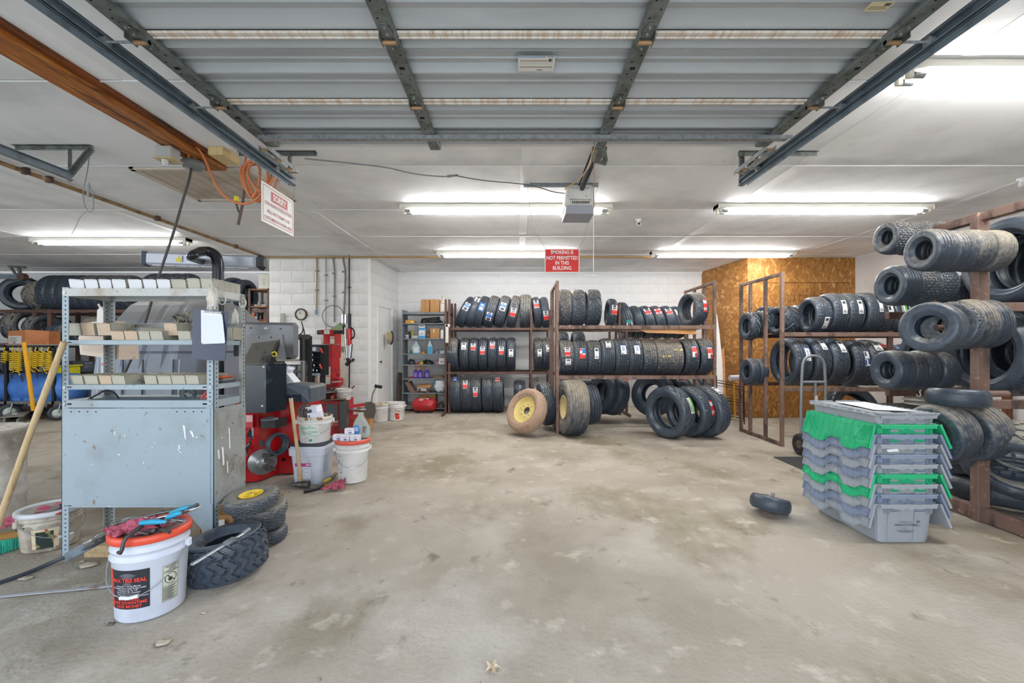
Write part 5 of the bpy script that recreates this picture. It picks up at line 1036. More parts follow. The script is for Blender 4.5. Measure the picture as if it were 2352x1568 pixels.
def cloth(pts, sub, amp, seed=0, freq=14, th=.002):
    """rag laid over four corner points"""
    a, b, c, d = [V(p) for p in pts]; g = G(); n = sub; vs = []
    for i in range(n+1):
        for j in range(n+1):
            u, v = i/n, j/n; p = (a*(1-u)+b*u)*(1-v)+(d*(1-u)+c*u)*v
            e = V((noise.noise(V((u*4+seed, v*4, 0)))*.03, noise.noise(V((u*4, v*4+seed, 5)))*.03, abs(noise.noise(V((u*freq*.35+seed, v*freq*.35, 1))))*amp*2.2+amp*.5*noise.noise(V((u*freq, v*freq, seed)))))
            vs.append(p+e)
    return g.add(vs, [(i*(n+1)+j, (i+1)*(n+1)+j, (i+1)*(n+1)+j+1, i*(n+1)+j+1) for i in range(n) for j in range(n)], 0, True)
c = W(488, 685, 2.60); g = crumple(c, .028, .02, .07, 3, dome=False); g.tube([W(482, 700, 2.6), W(484, 716, 2.6)], .008).tube([W(495, 700, 2.6), W(493, 710, 2.6)], .007); solo(g, 'cotton_gloves', C('#d9d0c2'), 'bundle of off-white cotton gloves hanging over the clipboard hook', 'gloves')
g = crumple(W(540, 735, 2.93), .02, .02, .06, 5, dome=False); solo(g, 'string_bundle', C('#e2ddd4'), 'frayed white string bundle hanging at the rear post of the shelf', 'string')
g = G().prism([W(232, 820, 2.9), W(240, 815, 2.9), W(244, 825, 2.9), W(243, 860, 2.9), W(231, 860, 2.9)], (0, .006, 0), 0).bx(W(234, 0, 2.9).x, W(240, 0, 2.9).x, 2.897, 2.9, W(0, 839, 2.9).z, W(0, 834, 2.9).z, 1); solo(g, 'packet', ['#b9bcc0', '#d8502e'], 'clear plastic packet with a red mark hanging on the rear post', 'packet')
t = thing('plastic_jug', 'dirty cream plastic jug lying tilted behind the bins of the second shelf', 'jug', W(228, 820, 2.94))
g = G().prism([W(180, 775, 2.94), W(192, 742, 2.94), W(240, 735, 2.94), W(272, 765, 2.94), W(275, 826, 2.94), W(184, 814, 2.94)], (0, .15, 0)); g.build('body', mat('dirty_cream_plastic', '#d3c3b2', .5, spots=[('#a07f6a', 7, .55, .7)]), t)
g = G().prism([W(188, 780, 2.937), W(262, 785, 2.937), W(264, 812, 2.937), W(192, 806, 2.937)], (0, -.008, 0)); g.build('side_panel', mat('dirty_cream_panel', '#c8b3a2', .5, spots=[('#96766a', 9, .52, .7)]), t)
g = G().prism([W(223, 712, 2.90), W(232, 704, 2.90), W(238, 716, 2.90), W(238, 745, 2.90), W(222, 745, 2.90)], (0, .05, 0)).tube([W(230, 706, 2.91), W(226, 698, 2.91)], .006); solo(g, 'squeeze_bottle', C('#e0dcd6'), 'white squeeze bottle behind the raised peach bin', 'bottle')
g = cloth([W(396, 724, 2.75), W(432, 722, 2.75), W(436, 745, 2.66), W(400, 742, 2.66)], 14, .02, 2); g.tube([W(424, 735, 2.7), W(428, 724, 2.72), W(440, 722, 2.72), W(445, 735, 2.7), W(436, 744, 2.68), W(420, 744, 2.66), W(400, 738, 2.66)], .004, smooth=2); solo(g, 'tool_pouch', C('#8b8579'), 'worn grey tool pouch with a dark cord on the second shelf beside the clipboard', 'pouch')
g = G().lathe([(.02, -.006), (.05, -.006), (.05, .006), (.02, .006)], 26, c=W(432, 905, 2.78), M=Matrix(((1, 0, 0), (0, 0, 1), (0, 1, 0))).to_4x4(), closed=True).cyl(W(425, 903, 2.74), W(443, 907, 2.74), .006, mi=1); solo(g, 'grinding_disc', ['#56676c', '#8b847a'], 'grey round disc tool standing on the shelf ledge above the panel', 'disc')
g = G().tube([W(195, 921, 2.7), W(225, 905, 2.7), W(240, 896, 2.72), W(262, 900, 2.74), W(275, 918, 2.7)], .006, smooth=2); solo(g, 'black_cable', C('#33353a'), 'short black cable lying over the lowest open ledge of the steel shelf', 'cable')
g = G().beam(W(462, 915, 2.72), W(476, 898, 2.72), .01, .008).beam(W(468, 916, 2.72), W(479, 905, 2.72), .008, .008); solo(g, 'red_pliers', M_sr, 'red pliers handles on the shelf ledge near the front post', 'pliers')
g = G().bx(W(498, 0, 2.8).x, W(528, 0, 2.8).x, 2.74, 2.88, 1.05, 1.075, 0, .01).bx(W(500, 0, 2.8).x, W(522, 0, 2.8).x, 2.76, 2.86, 1.075, 1.088, 1, .006); solo(g, 'packet_pile', ['#6a6a66', '#e2602f'], 'dark packets topped by an orange one on the third shelf beyond the front post', 'packet')
for i, (a, b) in enumerate((((300, 886), (322, 879)), ((306, 888), (326, 880)), ((452, 884), (476, 880)))):
    g = G().cyl(W(*a, 2.68)+V((0, 0, .01)), W(*b, 2.74)+V((0, 0, .01)), .006, n=8); solo(g, 'steel_pin', M_galv, ['thin steel pin lying in the bin gap of the third shelf', 'second steel pin beside the thin one in the bin gap', 'bright steel socket piece on the third shelf at the front post'][i], 'pin')
# carton and blocks under it
t = thing('cardboard_carton', 'open brown carton with raised flaps on the floor under the steel shelf', 'carton', (-1.93, 2.98, 0))
g = G(); x0, x1, y0, y1 = -2.08, -1.72, 2.86, 3.14
g.bx(x0, x1, y0, y0+.004, 0, .17).bx(x0, x1, y1-.004, y1, 0, .17).bx(x0, x0+.004, y0, y1, 0, .17).bx(x1-.004, x1, y0, y1, 0, .17).bx(x0, x1, y0, y1, 0, .004); g.build('box', M_card, t)
G().prism([(x0, y0, .17), (x1, y0, .17), (x1-.03, y0-.07, .23), (x0+.03, y0-.07, .23)], (0, .003, 0)).build('flap', M_card, t); G().prism([(x1, y0, .17), (x1, y1, .17), (x1+.06, y1-.02, .24), (x1+.06, y0+.02, .24)], (.003, 0, 0)).build('flap', M_card, t); G().prism([(-2.02, 2.84, .03), (-1.90, 2.83, .02), (-1.91, 2.84, .15), (-2.03, 2.85, .13)], (0, .003, 0)).build('white_sheet', C('#dfdfdc'), t)
for i, (x, y, z, lab) in enumerate(((-2.50, 2.68, .0, 'lower pale wooden block under the tool bars near the shelf foot'), (-2.44, 2.64, .045, 'upper pale wooden block under the tool bars near the shelf foot'))):
    g = G().bx(x-.12, x+.12, y-.05, y+.05, z, z+.042, 0, .004); solo(g, 'wood_offcut', M_wood, lab, 'wood')

# ================= BUCKETS =================
M_pail = mat('white_pail_plastic', '#cfd4e0', .4, spots=[('#bcc3d1', 5, .5, .7)]); M_pailw = mat('spattered_white_pail', '#e6e5e2', .45, spots=[('#6b5c4c', 24, .67, .71), ('#d6d2ca', 5, .5, .7)]); M_pailr = mat('rust_caked_rim', '#dcd3c4', .6, spots=[('#8a6238', 20, .48, .58)]); M_paild = mat('mud_caked_pail', '#c9bfb0', .7, spots=[('#8f8373', 5, .42, .6), ('#e2e0dc', 11, .58, .66)])
def pail(c, rb, rt, h, lab, m=M_pail, rimm=None, lid=None, bail=None, name='plastic_bucket', open_=True, ribs=True, cat='bucket', zb=0):
    t = thing(name, lab, cat, (c[0], c[1], zb)); q = (c[0], c[1], zb); k = rt-rb
    r = lambda z: rb+k*z/h
    pr = [(0, .004), (rb-.012, .002), (rb-.003, .004), (rb, .012), (r(h*.72), h*.72)]
    if ribs: pr += [(r(h*.74)+.008, h*.745), (r(h*.74)+.009, h*.765), (r(h*.77), h*.775), (r(h*.84), h*.84), (r(h*.85)+.006, h*.845), (r(h*.85)+.006, h*.86), (r(h*.87), h*.87)]
    pr += [(rt, h*.95), (rt+.006, h*.955), (rt+.006, h), (rt-.003, h), (rt-.004, h*.9), (rb-.004, .01), (0, .008)]
    G().lathe(pr, 48, c=q).build('pail_body', m, t)
    if rimm: G().lathe([(rt+.0075, h*.90), (rt+.0085, h*.955), (rt+.008, h+.001), (rt-.006, h+.002), (rt-.006, h*.8)], 48, c=q).build('rim', rimm, t)
    if lid:
        lm, top = lid; G().lathe([(rt+.009, h*.95), (rt+.012, h*.955), (rt+.012, h+.010), (rt+.006, h+.016), (rt-.012, h+.016), (rt-.018, h+.006), (0, h+.004)] , 56, c=q).build('lid', [lm], t)
        if top: G().lathe([(rt-.019, h+.0065), (0, h+.0055)], 40, c=q).build('lid_dust', top, t)
    if bail:
        a, drop = bail; a = R_(a); rr = r(h*.8)+.012; p = V((q[0]+rr*math.cos(a-PI/2), q[1]+rr*math.sin(a-PI/2), zb+h*.80)); s = V((q[0]+rr*math.cos(a+PI/2), q[1]+rr*math.sin(a+PI/2), zb+h*.80))
        pts = []
        for i in range(15): th = PI*i/14; o = V((math.cos(a), math.sin(a), 0)); e = (p-s)/2; mid = (p+s)/2; pts.append(mid+e*math.cos(th)+o*rr*math.sin(th)*1.06+V((0, 0, -drop*math.sin(th))))
        G().tube(pts, .0022, n=6).build('bail_wire', C('#8d9296'), t)
        G().tube(pts[6:9], .008, n=8).build('bail_grip', C('#dfe2e8'), t)
        for e in (p, s): G().bx(e.x-.012, e.x+.012, e.y-.012, e.y+.012, e.z-.02, e.z+.02, 0, .004).build('bail_ear', m, t)
    return t
# the front bucket
bc = (-1.79, 2.13); t = pail(bc, .134, .150, .385, 'front white bucket with an orange-red lid, black MAX TIRE SEAL label', bail=(-78, .17), lid=(mat('orange_red_lid', '#e5543c', .4, spots=[('#cf4a36', 8, .55, .7)]), mat('greasy_lid_dust', '#8d8078', .8, spots=[('#5f554e', 9, .5, .65)])))
rr = lambda z: .134+.016*z/.385
def patch(t_, a0, a1, z0, z1, mi_, name, off=.0015, par=None):
    g = G(); n = 14; vs = []
    for i in range(n+1):
        a = R_(a0+(a1-a0)*i/n)
        for z in (z0, z1): r = rr(z)+off; vs.append((bc[0]+r*math.cos(a), bc[1]+r*math.sin(a), z))
    return g.add(vs, [(2*i, 2*i+2, 2*i+3, 2*i+1) for i in range(n)]).build(name, mi_, par or t_, recalc=False)
pb = patch(t, -118, -52, .072, .252, mat('black_label', '#2b2b33', .4, spots=[('#8f8f96', 60, .74, .78)]), 'black_label'); patch(t, -127, -118, .072, .252, C('#d9432f'), 'red_label_edge')
def bfn(a0, z0):
    def f(p, q): z = z0+q; r = rr(z)+.0032; a = R_(a0)+p/r; return V((bc[0]+r*math.cos(a), bc[1]+r*math.sin(a), z))
    return f
f = bfn(-86, .072)
g = G().text('MAX TIRE SEAL', .0235, f, y=.133, bold=.03, sx=.95)
for s, y in (('SAVE TIRES', .046), ('SAVE DOWNTIME', .030), ('SAVE MONEY', .013)): g.text(s, .0185, f, y=y, bold=.03)
g.build('red_lettering', '#e0402f', pb, recalc=False)
g = G()
for i, s in enumerate(('Losing Air = Losing Money', 'Seal Against Slow Leaks & Rim Leaks', 'Punctures Up To 1/4"', 'Works Slow Air Chamber', 'Extra Cost Long Lasting', 'Helps Protect Against Rust & Corrosion')): g.text(s, .0098, f, y=.108-i*.0098, bold=.01)
g.build('small_lettering', '#e4e4e8', pb, recalc=False)
g = G()
for i in range(-6, 7): a = i*.11; g.add([f(math.sin(a)*.012, .137), f(math.sin(a-.03)*.058, .137+.030*math.cos(a*1.3)), f(math.sin(a+.03)*.058, .137+.030*math.cos(a*1.3))], [(0, 1, 2)]); g.add([f(math.sin(a)*.012, .128), f(math.sin(a-.03)*.03, .128-.016*math.cos(a)), f(math.sin(a+.03)*.03, .128-.016*math.cos(a))], [(0, 1, 2)])
g.build('ray_emblem', '#8f9098', pb, recalc=False)
wl = patch(t, -35, -5, .068, .238, C('#cfd0bf'), 'warning_label')
f = bfn(-20, .068); g = G(); hw = .034
for a, b, c, d in ((-hw, -hw+.0015, 0, .17), (hw-.0015, hw, 0, .17), (-hw, hw, 0, .0015), (-hw, hw, .1685, .17), (-hw, hw, .136, .1375), (-hw, hw, .074, .0755)): g.add([f(a, c), f(b, c), f(b, d), f(a, d)] if b-a < .01 else [f(a+(b-a)*k/6, c) for k in range(7)]+[f(b-(b-a)*k/6, d) for k in range(7)], [tuple(range(4 if b-a < .01 else 14))])
for k in range(14): y = .068-k*.0046; g.add([f(-hw+.003+(2*hw-.008-.01*((k*7) % 3))*i/5, y) for i in range(6)]+[f(hw-.005-.01*((k*7) % 3)-(2*hw-.008-.01*((k*7) % 3))*i/5, y-.0022) for i in range(6)], [tuple(range(12))])
n = 28
ring = [(math.cos(2*PI*i/n), math.sin(2*PI*i/n)) for i in range(n)]
g.add([f(.026*x, .106+.026*y) for x, y in ring]+[f(.023*x, .106+.023*y) for x, y in ring], [(i, (i+1) % n, n+(i+1) % n, n+i) for i in range(n)])
g.add([f(-.019, .122), f(-.016, .125), f(.019, .090), f(.016, .087)], [(0, 1, 2, 3)]); g.add([f(-.010, .092), f(.004, .092), f(.006, .108), f(-.012, .108)], [(0, 1, 2, 3)])
g.text('WARNING', .0125, f, y=.161, x=.006, bold=.01).text('AVISO', .0115, f, y=.151, x=.006, bold=.01).text('AVERTISSEMENT', .0085, f, y=.142, x=.003, bold=.01); g.build('warning_print', '#3b3b33', wl, recalc=False)
# things on its lid
zt = .405
g = G().tube([(-2.33, 2.35, .20), (-2.10, 2.26, .34), (-1.95, 2.2, .417), (-1.62, 2.12, .425)], .0085, smooth=1, n=8); solo(g, 'tire_iron', M_chrome, 'long bright tire iron resting from the floor side over the orange lid', 'tire iron')
for i, (p, q_, r, lab) in enumerate(((W(255, 1205, 2.2), W(452, 1161, 2.15), .008, 'upper dark steel bar across the orange lid, pointing at the shelf panel'), (W(250, 1222, 2.2), W(461, 1166, 2.1), .009, 'bright steel pry bar with curved tip across the orange lid'), (W(215, 1240, 2.25), W(380, 1172, 2.2), .010, 'worn steel lever lying under the pink rag on the orange lid'))):
    g = G().tube([p, p*.6+q_*.4+V((0, 0, .006)), p*.1+q_*.9, q_+V((0, 0, .006))], [r, r, r*.8, r*.4], n=8, smooth=1); solo(g, 'pry_bar', M_chrome if i == 1 else M_iron, lab, 'bar')
g = G().tube([W(326, 1208, 2.02), W(306, 1222, 1.97), W(285, 1238, 1.94), (-1.70*1.03, 1.925, .36), W(271, 1268, 1.935)], [.009, .009, .008, .008, .007], smooth=1); solo(g, 'bent_pry_tool', mat('blackened_iron', '#4f4b4b', .45, .5), 'bent black iron tool hooked over the rim of the orange lid', 'tool')
Mt = mat('turquoise_grip', '#2a9fc4', .4)
for i, (p, q_, e, lab) in enumerate(((W(321, 1201, 2.02), W(385, 1198, 2.05), W(405, 1197, 2.06), 'turquoise pliers handle laid across the pink rag'), (W(382, 1190, 2.08), W(420, 1176, 2.1), W(428, 1172, 2.1), 'turquoise handled pliers open at the lid edge, lower handle'), (W(392, 1178, 2.16), W(452, 1160, 2.16), W(455, 1159, 2.16), 'turquoise handled pliers open at the lid edge, upper handle'))):
    g = G().tube([p, (p+q_)/2+V((0, 0, .004)), q_], [.010, .012, .009], n=10, smooth=1).tube([q_, e], .005, n=8, mi=1); g.cyl(q_-V((.006, 0, 0)), q_+V((.006, 0, 0)), .010, n=10, mi=1); solo(g, 'pliers', [Mt, M_iron], lab, 'pliers')
g = cloth([(-1.96, 2.05, .405), (-1.74, 2.22, .41), (-1.66, 2.12, .41), (-1.85, 1.99, .402)], 34, .028, 7, 18); g2 = solo(g, 'shop_rag', mat('pink_shop_rag', '#b5586b', .9, spots=[('#94475a', 12, .5, .7)]), 'crumpled dusty pink shop rag on the orange lid between the steel bars', 'rag')
g = crumple((-1.79, 2.06, .415), .07, .035, .04, 11, amp=.5, n=28, m=16); solo(g, 'shop_rag', MATS['pink_shop_rag'], 'bunched heap of pink rag on the orange lid under the turquoise handle', 'rag')
g = G().bx(-1.74, -1.70, 2.03, 2.05, .402, .42, 0, .006).cyl((-1.76, 2.02, .415), (-1.70, 2.0, .415), .006).cyl((-1.69, 2.06, .41), (-1.62, 2.03, .41), .008); solo(g, 'socket_adapter', M_iron, 'small worn socket adapters lying at the middle of the orange lid', 'socket')
# left mud-caked bucket and its load
t = pail((-3.00, 2.80), .130, .150, .235, 'mud-caked short bucket with a torn picture label beside the shelf foot', m=M_paild, lid=(C('#cfd2d6'), mat('dusty_grey_lid', '#a39c92', .8, spots=[('#857c70', 6, .5, .7)])), bail=(-20, .10))
def lab_patch(c, r0, r1, h, a0, a1, z0, z1, m, name, par, off=.002, n=8):
    g = G(); vs = []
    for i in range(n+1):
        a = R_(a0+(a1-a0)*i/n)
        for z in (z0, z1): r = r0+(r1-r0)*(z-c[2])/h+off; vs.append((c[0]+r*math.cos(a), c[1]+r*math.sin(a), z))
    return g.add(vs, [(2*i, 2*i+2, 2*i+3, 2*i+1) for i in range(n)]).build(name, m, par, recalc=False)
c3 = (-3.00, 2.80, 0)
lab_patch(c3, .13, .15, .235, -78, -28, .03, .15, mat('torn_cream_label', '#cfc0a2', .6, spots=[('#a8532f', 16, .6, .66)]), 'torn_label', t); lab_patch(c3, .13, .15, .235, -70, -38, .028, .135, mat('dark_picture_label', '#23312c', .5, spots=[('#8a8a50', 16, .58, .63), ('#c77a3a', 9, .66, .7)]), 'picture_label', t, off=.003)
g = cloth([(-3.20, 2.72, .20), (-2.90, 2.86, .262), (-2.84, 2.76, .26), (-3.14, 2.64, .16)], 30, .02, 3, 14); solo(g, 'shop_rag', MATS['pink_shop_rag'], 'long pink rag draped over the mud-caked bucket beside the wooden pole', 'rag')
g = G().tube([W(50, 1212, 2.66), W(80, 1195, 2.7), W(130, 1166, 2.75), W(140, 1160, 2.76)], [.021, .017, .017, .014], n=12); solo(g, 'grey_tool_handle', mat('dusty_grey_rubber', '#6c6660', .7), 'thick dusty grey handle lying across the mud-caked bucket lid', 'handle')
g = G().beam(W(98, 1185, 2.70), W(140, 1178, 2.72), .022, .012, bev=.003); solo(g, 'red_scraper', mat('dull_red', '#a8433a', .6), 'dull red scraper bar lying on the mud-caked bucket lid', 'tool')
# tub, dirty bucket and orange-lid bucket in the middle
tx, ty = -1.955, 4.17
t = thing('square_tub', 'white square-shouldered tub with a black lid under the rust-rimmed bucket', 'tub', (tx, ty, 0))
def rsq(z, h, r=.05, n=4): 
    out = []
    for sx_, sy_, a in ((1, -1, -90), (1, 1, 0), (-1, 1, 90), (-1, -1, 180)):
        for i in range(n+1): th = R_(a+90*i/n); out.append(V((tx+sx_*(h-r)+r*math.cos(th), ty+sy_*(h-r)+r*math.sin(th), z)))
    return out
g = G(); rs = [rsq(.002, .128), rsq(.27, .150), rsq(.272, .165), rsq(.335, .168), rsq(.338, .158), rsq(.355, .158)]; n = len(rs[0]); vs = [v for r in rs for v in r]
g.add(vs, [(i*n+j, i*n+(j+1) % n, (i+1)*n+(j+1) % n, (i+1)*n+j) for i in range(5) for j in range(n)]+[tuple(range(n))]); g.build('tub_body', M_pail, t)
g = G(); rs = [rsq(.350, .157), rsq(.372, .157), rsq(.374, .150)]; vs = [v for r in rs for v in r]; g.add(vs, [(i*n+j, i*n+(j+1) % n, (i+1)*n+(j+1) % n, (i+1)*n+j) for i in range(2) for j in range(n)]+[tuple(range(2*n, 3*n))]); g.build('lid', C('#3c4048'), t)
yf = ty-.1415; g = G().bx(tx-.10, tx+.045, yf-.004, yf, .17, .20, 1).bx(tx-.10, tx+.045, yf-.003, yf+.002, .06, .165, 0); g.build('label', ['#dde0ea', '#b83a8c'], t)
g = G()
for k in range(7): g.bx(tx-.09, tx+.02-.02*(k % 3), yf-.0045, yf-.003, .075+k*.012, .078+k*.012)
g.build('label_print', C('#8d90a0'), t); G().bx(tx+.0, tx+.04, yf-.005, yf-.0035, .178, .192).build('label_mark', C('#efd6e6'), t)
g = G().bx(tx+.1475, tx+.150, ty-.08, ty-.02, .10, .26); g.build('warning_label', C('#b9bcc8'), t)
t = pail((tx+.02, ty-.0), .130, .148, .245, 'rust-rimmed white bucket with faded green print, standing on the black tub lid', m=M_pailw, rimm=M_pailr, bail=(-65, .10), zb=.374)
cc = (tx+.02, ty, .374); lab_patch(cc, .13, .148, .245, -130, -55, .43, .55, mat('faded_green_print', '#dfe6dd', .5, spots=[('#9cc4a8', 26, .5, .56, (.4, .4, 2.5))]), 'faded_label', t); lab_patch(cc, .13, .148, .245, -88, -76, .398, .42, C('#4aa56a'), 'green_mark', t)
for i, (x, y, z, rz, lab) in enumerate(((-1.90, 4.11, .60, 8, 'small white box leaning inside the rust-rimmed bucket, lower one'), (-1.93, 4.15, .655, -14, 'small white box on top inside the rust-rimmed bucket'))):
    t = thing('small_box', lab, 'box', (x, y, z), local=True); t.rotation_euler = (R_(12*i), R_(-6), R_(rz)); G().bx(-.06, .06, -.04, .04, 0, .062, 0, .001).build('carton', C('#e7e7f2'), t); G().bx(-.052, -.038, -.0412, -.04, .012, .045).build('bar_code', C('#6c6f8a'), t)
g = G()
for k in range(4): g.lathe([(.045, -.012), (.062, -.012), (.062, .012), (.045, .012)], 22, c=(-2.02+.03*k, 4.14, .67-.01*k), M=Euler((R_(80), R_(10*k), R_(20*k))).to_matrix().to_4x4(), closed=True)
g.cyl((-2.08, 4.12, .58), (-2.0, 4.16, .74), .006).cyl((-2.06, 4.13, .58), (-1.99, 4.2, .72), .006); solo(g, 'scrap_rings', C('#55524f'), 'tangle of dark metal rings and rods sticking out of the rust-rimmed bucket', 'scrap')
ox, oy = -1.576, 4.17
t = pail((ox, oy), .130, .150, .385, 'tall spattered white bucket with an orange ring lid beside the black-lidded tub', m=M_pailw, lid=(mat('orange_red_lid2', '#e0604c', .4), C('#b8a79c')), bail=(-70, .15))
cc = (ox, oy, 0); lab_patch(cc, .13, .15, .385, -135, -112, .10, .27, mat('faded_print', '#d9d9d6', .5, spots=[('#8d8d8a', 40, .52, .58)]), 'faded_warning', t)
for i, (dx, dy, z, lab) in enumerate(((-.115, -.055, .401, 'at the tub side'), (-.03, -.09, .401, 'in the middle'), (.06, -.085, .401, 'under the jug'), (-.02, -.02, .452, 'on top of the others'))):
    t = thing('small_box', f'small white carton on the orange bucket lid, {lab}', 'box', (ox+dx, oy+dy, z), 'small white cartons on the orange bucket lid', local=True); t.rotation_euler = (0, 0, R_((6, -4, 3, 10)[i]))
    G().bx(-.042, .042, -.03, .03, 0, .050, 0, .001).build('carton', C('#e6e6f3'), t); G().bx(-.006, .022, -.0312, -.03, .006, .02).build('bar_code', C('#7c80a0'), t); G().bx(-.01, .02, -.0312, -.03, .032, .037).build('brand_mark', C('#c9a84a'), t)
t = thing('detergent_bottle', 'empty clear dish soap jug with a blue DAWN label on the orange bucket', 'bottle', (ox+.055, oy+.03, .401))
def dw(x, z): return (ox+.055+x, oy+.03, .401+z)
out = [(-.072, .0), (.072, .0), (.078, .03), (.078, .09), (.05, .14), (.02, .19), (.012, .21), (.012, .235), (-.014, .235), (-.014, .21), (-.03, .19), (-.055, .14), (-.07, .09), (-.076, .03)]
hole = [(.030, .045), (.052, .045), (.058, .07), (.05, .105), (.034, .12), (.024, .09)]
mj = mat('clear_jug_plastic', '#d5ddd8', .15, trans=.45)
g = G().prism([dw(x, z) for x, z in out[:4]+[(.066, .115)]+[(.058, .07), (.052, .045), (.030, .045), (.024, .09), (.034, .12)]+out[4:]], (0, .07, 0)); g.build('jug', mj, t)
g = G().prism([dw(x, z) for x, z in ((.05, .105), (.034, .12), (.05, .14), (.066, .115))], (0, .07, 0)); g.build('handle', mj, t)
g = G(); pts = [dw(-.032+.036*math.cos(2*PI*k/20), .075+.048*math.sin(2*PI*k/20)) for k in range(20)]; g.prism([(x, y-.002, z) for x, y, z in pts], (0, .001, 0)); lb = g.build('label', C('#3f8fd4'), t)
g = G(); pts = [dw(-.034+.026*math.cos(2*PI*k/20), .082+.018*math.sin(2*PI*k/20)) for k in range(20)]; g.prism([(x, y-.003, z) for x, y, z in pts], (0, .001, 0)); g.build('label_oval', C('#dfe9f4'), lb)
G().text('DAWN', .017, lambda p, q: V(dw(-.034+p, .082+q))+V((0, -.0045, 0)), bold=.02).build('lettering', '#3463a8', lb, recalc=False)
# tools on the floor by the buckets
t = thing('sledge_hammer', 'sledge hammer with a long worn wooden handle leaning against the red machine', 'hammer', W(684, 1112, 3.95))
G().tube([W(691, 1105, 3.95), W(684, 1040, 3.97), W(676, 980, 3.99), W(668, 914, 4.0)], [.019, .016, .015, .018], n=10).build('handle', M_wood, t)
p, q_ = W(662, 1117, 3.93), W(710, 1107, 3.93); p.z = .033; q_.z = .036
g = G().cyl(q_, q_*.75+p*.25, .036, .034, n=10).cyl(q_*.75+p*.25, q_*.45+p*.55, .034, .026, n=10).cyl(q_*.45+p*.55, p, .026, .006, n=10); g.build('head', M_iron, t)
t = thing('claw_hammer', 'small hammer with a yellow and grey grip on the floor before the tub', 'hammer', W(748, 1108, 3.95))
a, b = FL(732, 1118), FL(758, 1104); a.z = b.z = .02; c = FL(772, 1093); c.z = .025
G().tube([a, a*.6+b*.4], .014).build('grey_grip_end', C('#8b8178'), t); G().tube([a*.6+b*.4, b], .016).build('yellow_grip', C('#e0bf35'), t); G().tube([b, c], [.02, .014]).build('head', C('#75695c'), t)
t = thing('dead_blow_mallet', 'mallet with a black and orange handle under the pink rag on the floor', 'mallet', W(750, 1122, 3.8))
a, b, c = FL(699, 1134), FL(745, 1122), FL(782, 1115); a.z = b.z = c.z = .02
G().tube([a, b], [.016, .013], n=10).build('grip', M_dark, t); G().tube([b, c], .013, n=10).build('shaft', C('#c4552f'), t); d_ = FL(796, 1106); e_ = FL(776, 1104)
G().cyl(d_+V((.01, -.05, .045)), d_+V((-.03, .09, .045)), .043, n=18).build('head', mat('dark_mallet_head', '#6a4a48', .6), t)
a = FL(735, 1132); b = FL(790, 1128); g = cloth([a+V((0, 0, .02)), b+V((0, 0, .02)), b+V((-.05, .16, .06)), a+V((.10, .14, .05))], 30, .022, 9, 16); solo(g, 'shop_rag', MATS['pink_shop_rag'], 'crumpled pink rag lying over the mallet on the floor', 'rag')
# floor bars at the left
g = G().tube([FL(-30, 1352)+V((0, 0, .012)), FL(60, 1322)+V((0, 0, .012)), FL(130, 1292)+V((0, 0, .014)), W(200, 1260, 2.45), W(270, 1222, 2.32), W(300, 1205, 2.25)], .011, n=8, smooth=1); solo(g, 'black_bar', C('#3d434c'), 'long black bar running from the bare floor up onto the orange-lid bucket', 'bar')
p, q_ = W(150, 1281, 2.5), W(268, 1216, 2.36); p.z = max(p.z, .03); g = G().beam(p, q_, .004, .05, 0, bev=.001).beam(p+V((0, .012, -.024)), q_+V((0, .012, -.024)), .03, .003); solo(g, 'angle_iron', M_track, 'grey perforated angle iron leaning from the shelf foot to the bucket', 'angle iron')
g = G().cyl(W(226, 1234, 2.36), W(236, 1231, 2.36), .020, n=12).cyl(W(212, 1242, 2.37), W(222, 1238, 2.37), .016, n=12).cyl(W(196, 1248, 2.38), W(212, 1242, 2.37), .012, n=12); solo(g, 'chrome_socket', M_chrome, 'chrome socket pieces resting in the angle iron', 'socket')
g = G().beam(FL(-20, 1374)+V((0, 0, .006)), FL(268, 1349)+V((0, 0, .012)), .022, .006, bev=.001); solo(g, 'metal_strip', mat('flaking_painted_strip', '#a8aaad', .6, spots=[('#8d6a58', 9, .52, .62)]), 'long flat flaking metal strip on the bare floor beside the front bucket', 'strip')
# stack of small wheels and the turf tire
yr = simple_rim('#e9c63a', holes=0, off=.36)
def hubcap(o, rb):
    yr(o, rb); g = G(); Mx = Matrix(((0, 0, 1), (-1, 0, 0), (0, 1, 0))).to_4x4(); g.lathe([(0.0, .48), (rb*.12, .48), (rb*.13, .46), (rb*.24, .46), (rb*.24, -.2)], 20, M=Mx); h = g.build('hub', C('#e2be30'), o); h['woff'] = [0., 0., 0.]
    g = G(); g.lathe([(0.0, .49), (rb*.10, .49), (rb*.14, .482)], 16, M=Mx); g.build('bearing', M_galv, h)
gw = 'small wheels stacked by the steel shelf'
tire('turf', V((-1.68, 2.865, .046)), .152, .090, V((.03, 0, 1)), 'bottom small knobby wheel of the stack by the steel shelf', group=gw, dust=.05, roll=10)
tire('turf', V((-1.69, 2.855, .134)), .152, .086, V((-.04, .02, 1)), 'second small knobby wheel from the floor in the stack by the steel shelf', group=gw, dust=.1, roll=25)
tire('turf', V((-1.672, 2.835, .222)), .158, .088, V((.05, -.05, 1)), 'third small knobby wheel with a sliver of yellow rim, right under the top one', group=gw, dust=.3, rim=hubcap, roll=40)
tire('turf', V((-1.668, 2.735, .318)), .158, .088, V((-.05, -.10, 1)), 'top knobby wheel of the stack with a bright yellow rim and hub', name='garden_wheel', cat='wheel', dust=.25, rim=hubcap)
tire('zigzag', V((-1.645, 2.465, .112)), .205, .215, V((-.13, -.04, 1)), 'squat turf tire with zigzag tread lying flat beside the front bucket', dust=-.05, skin=None)
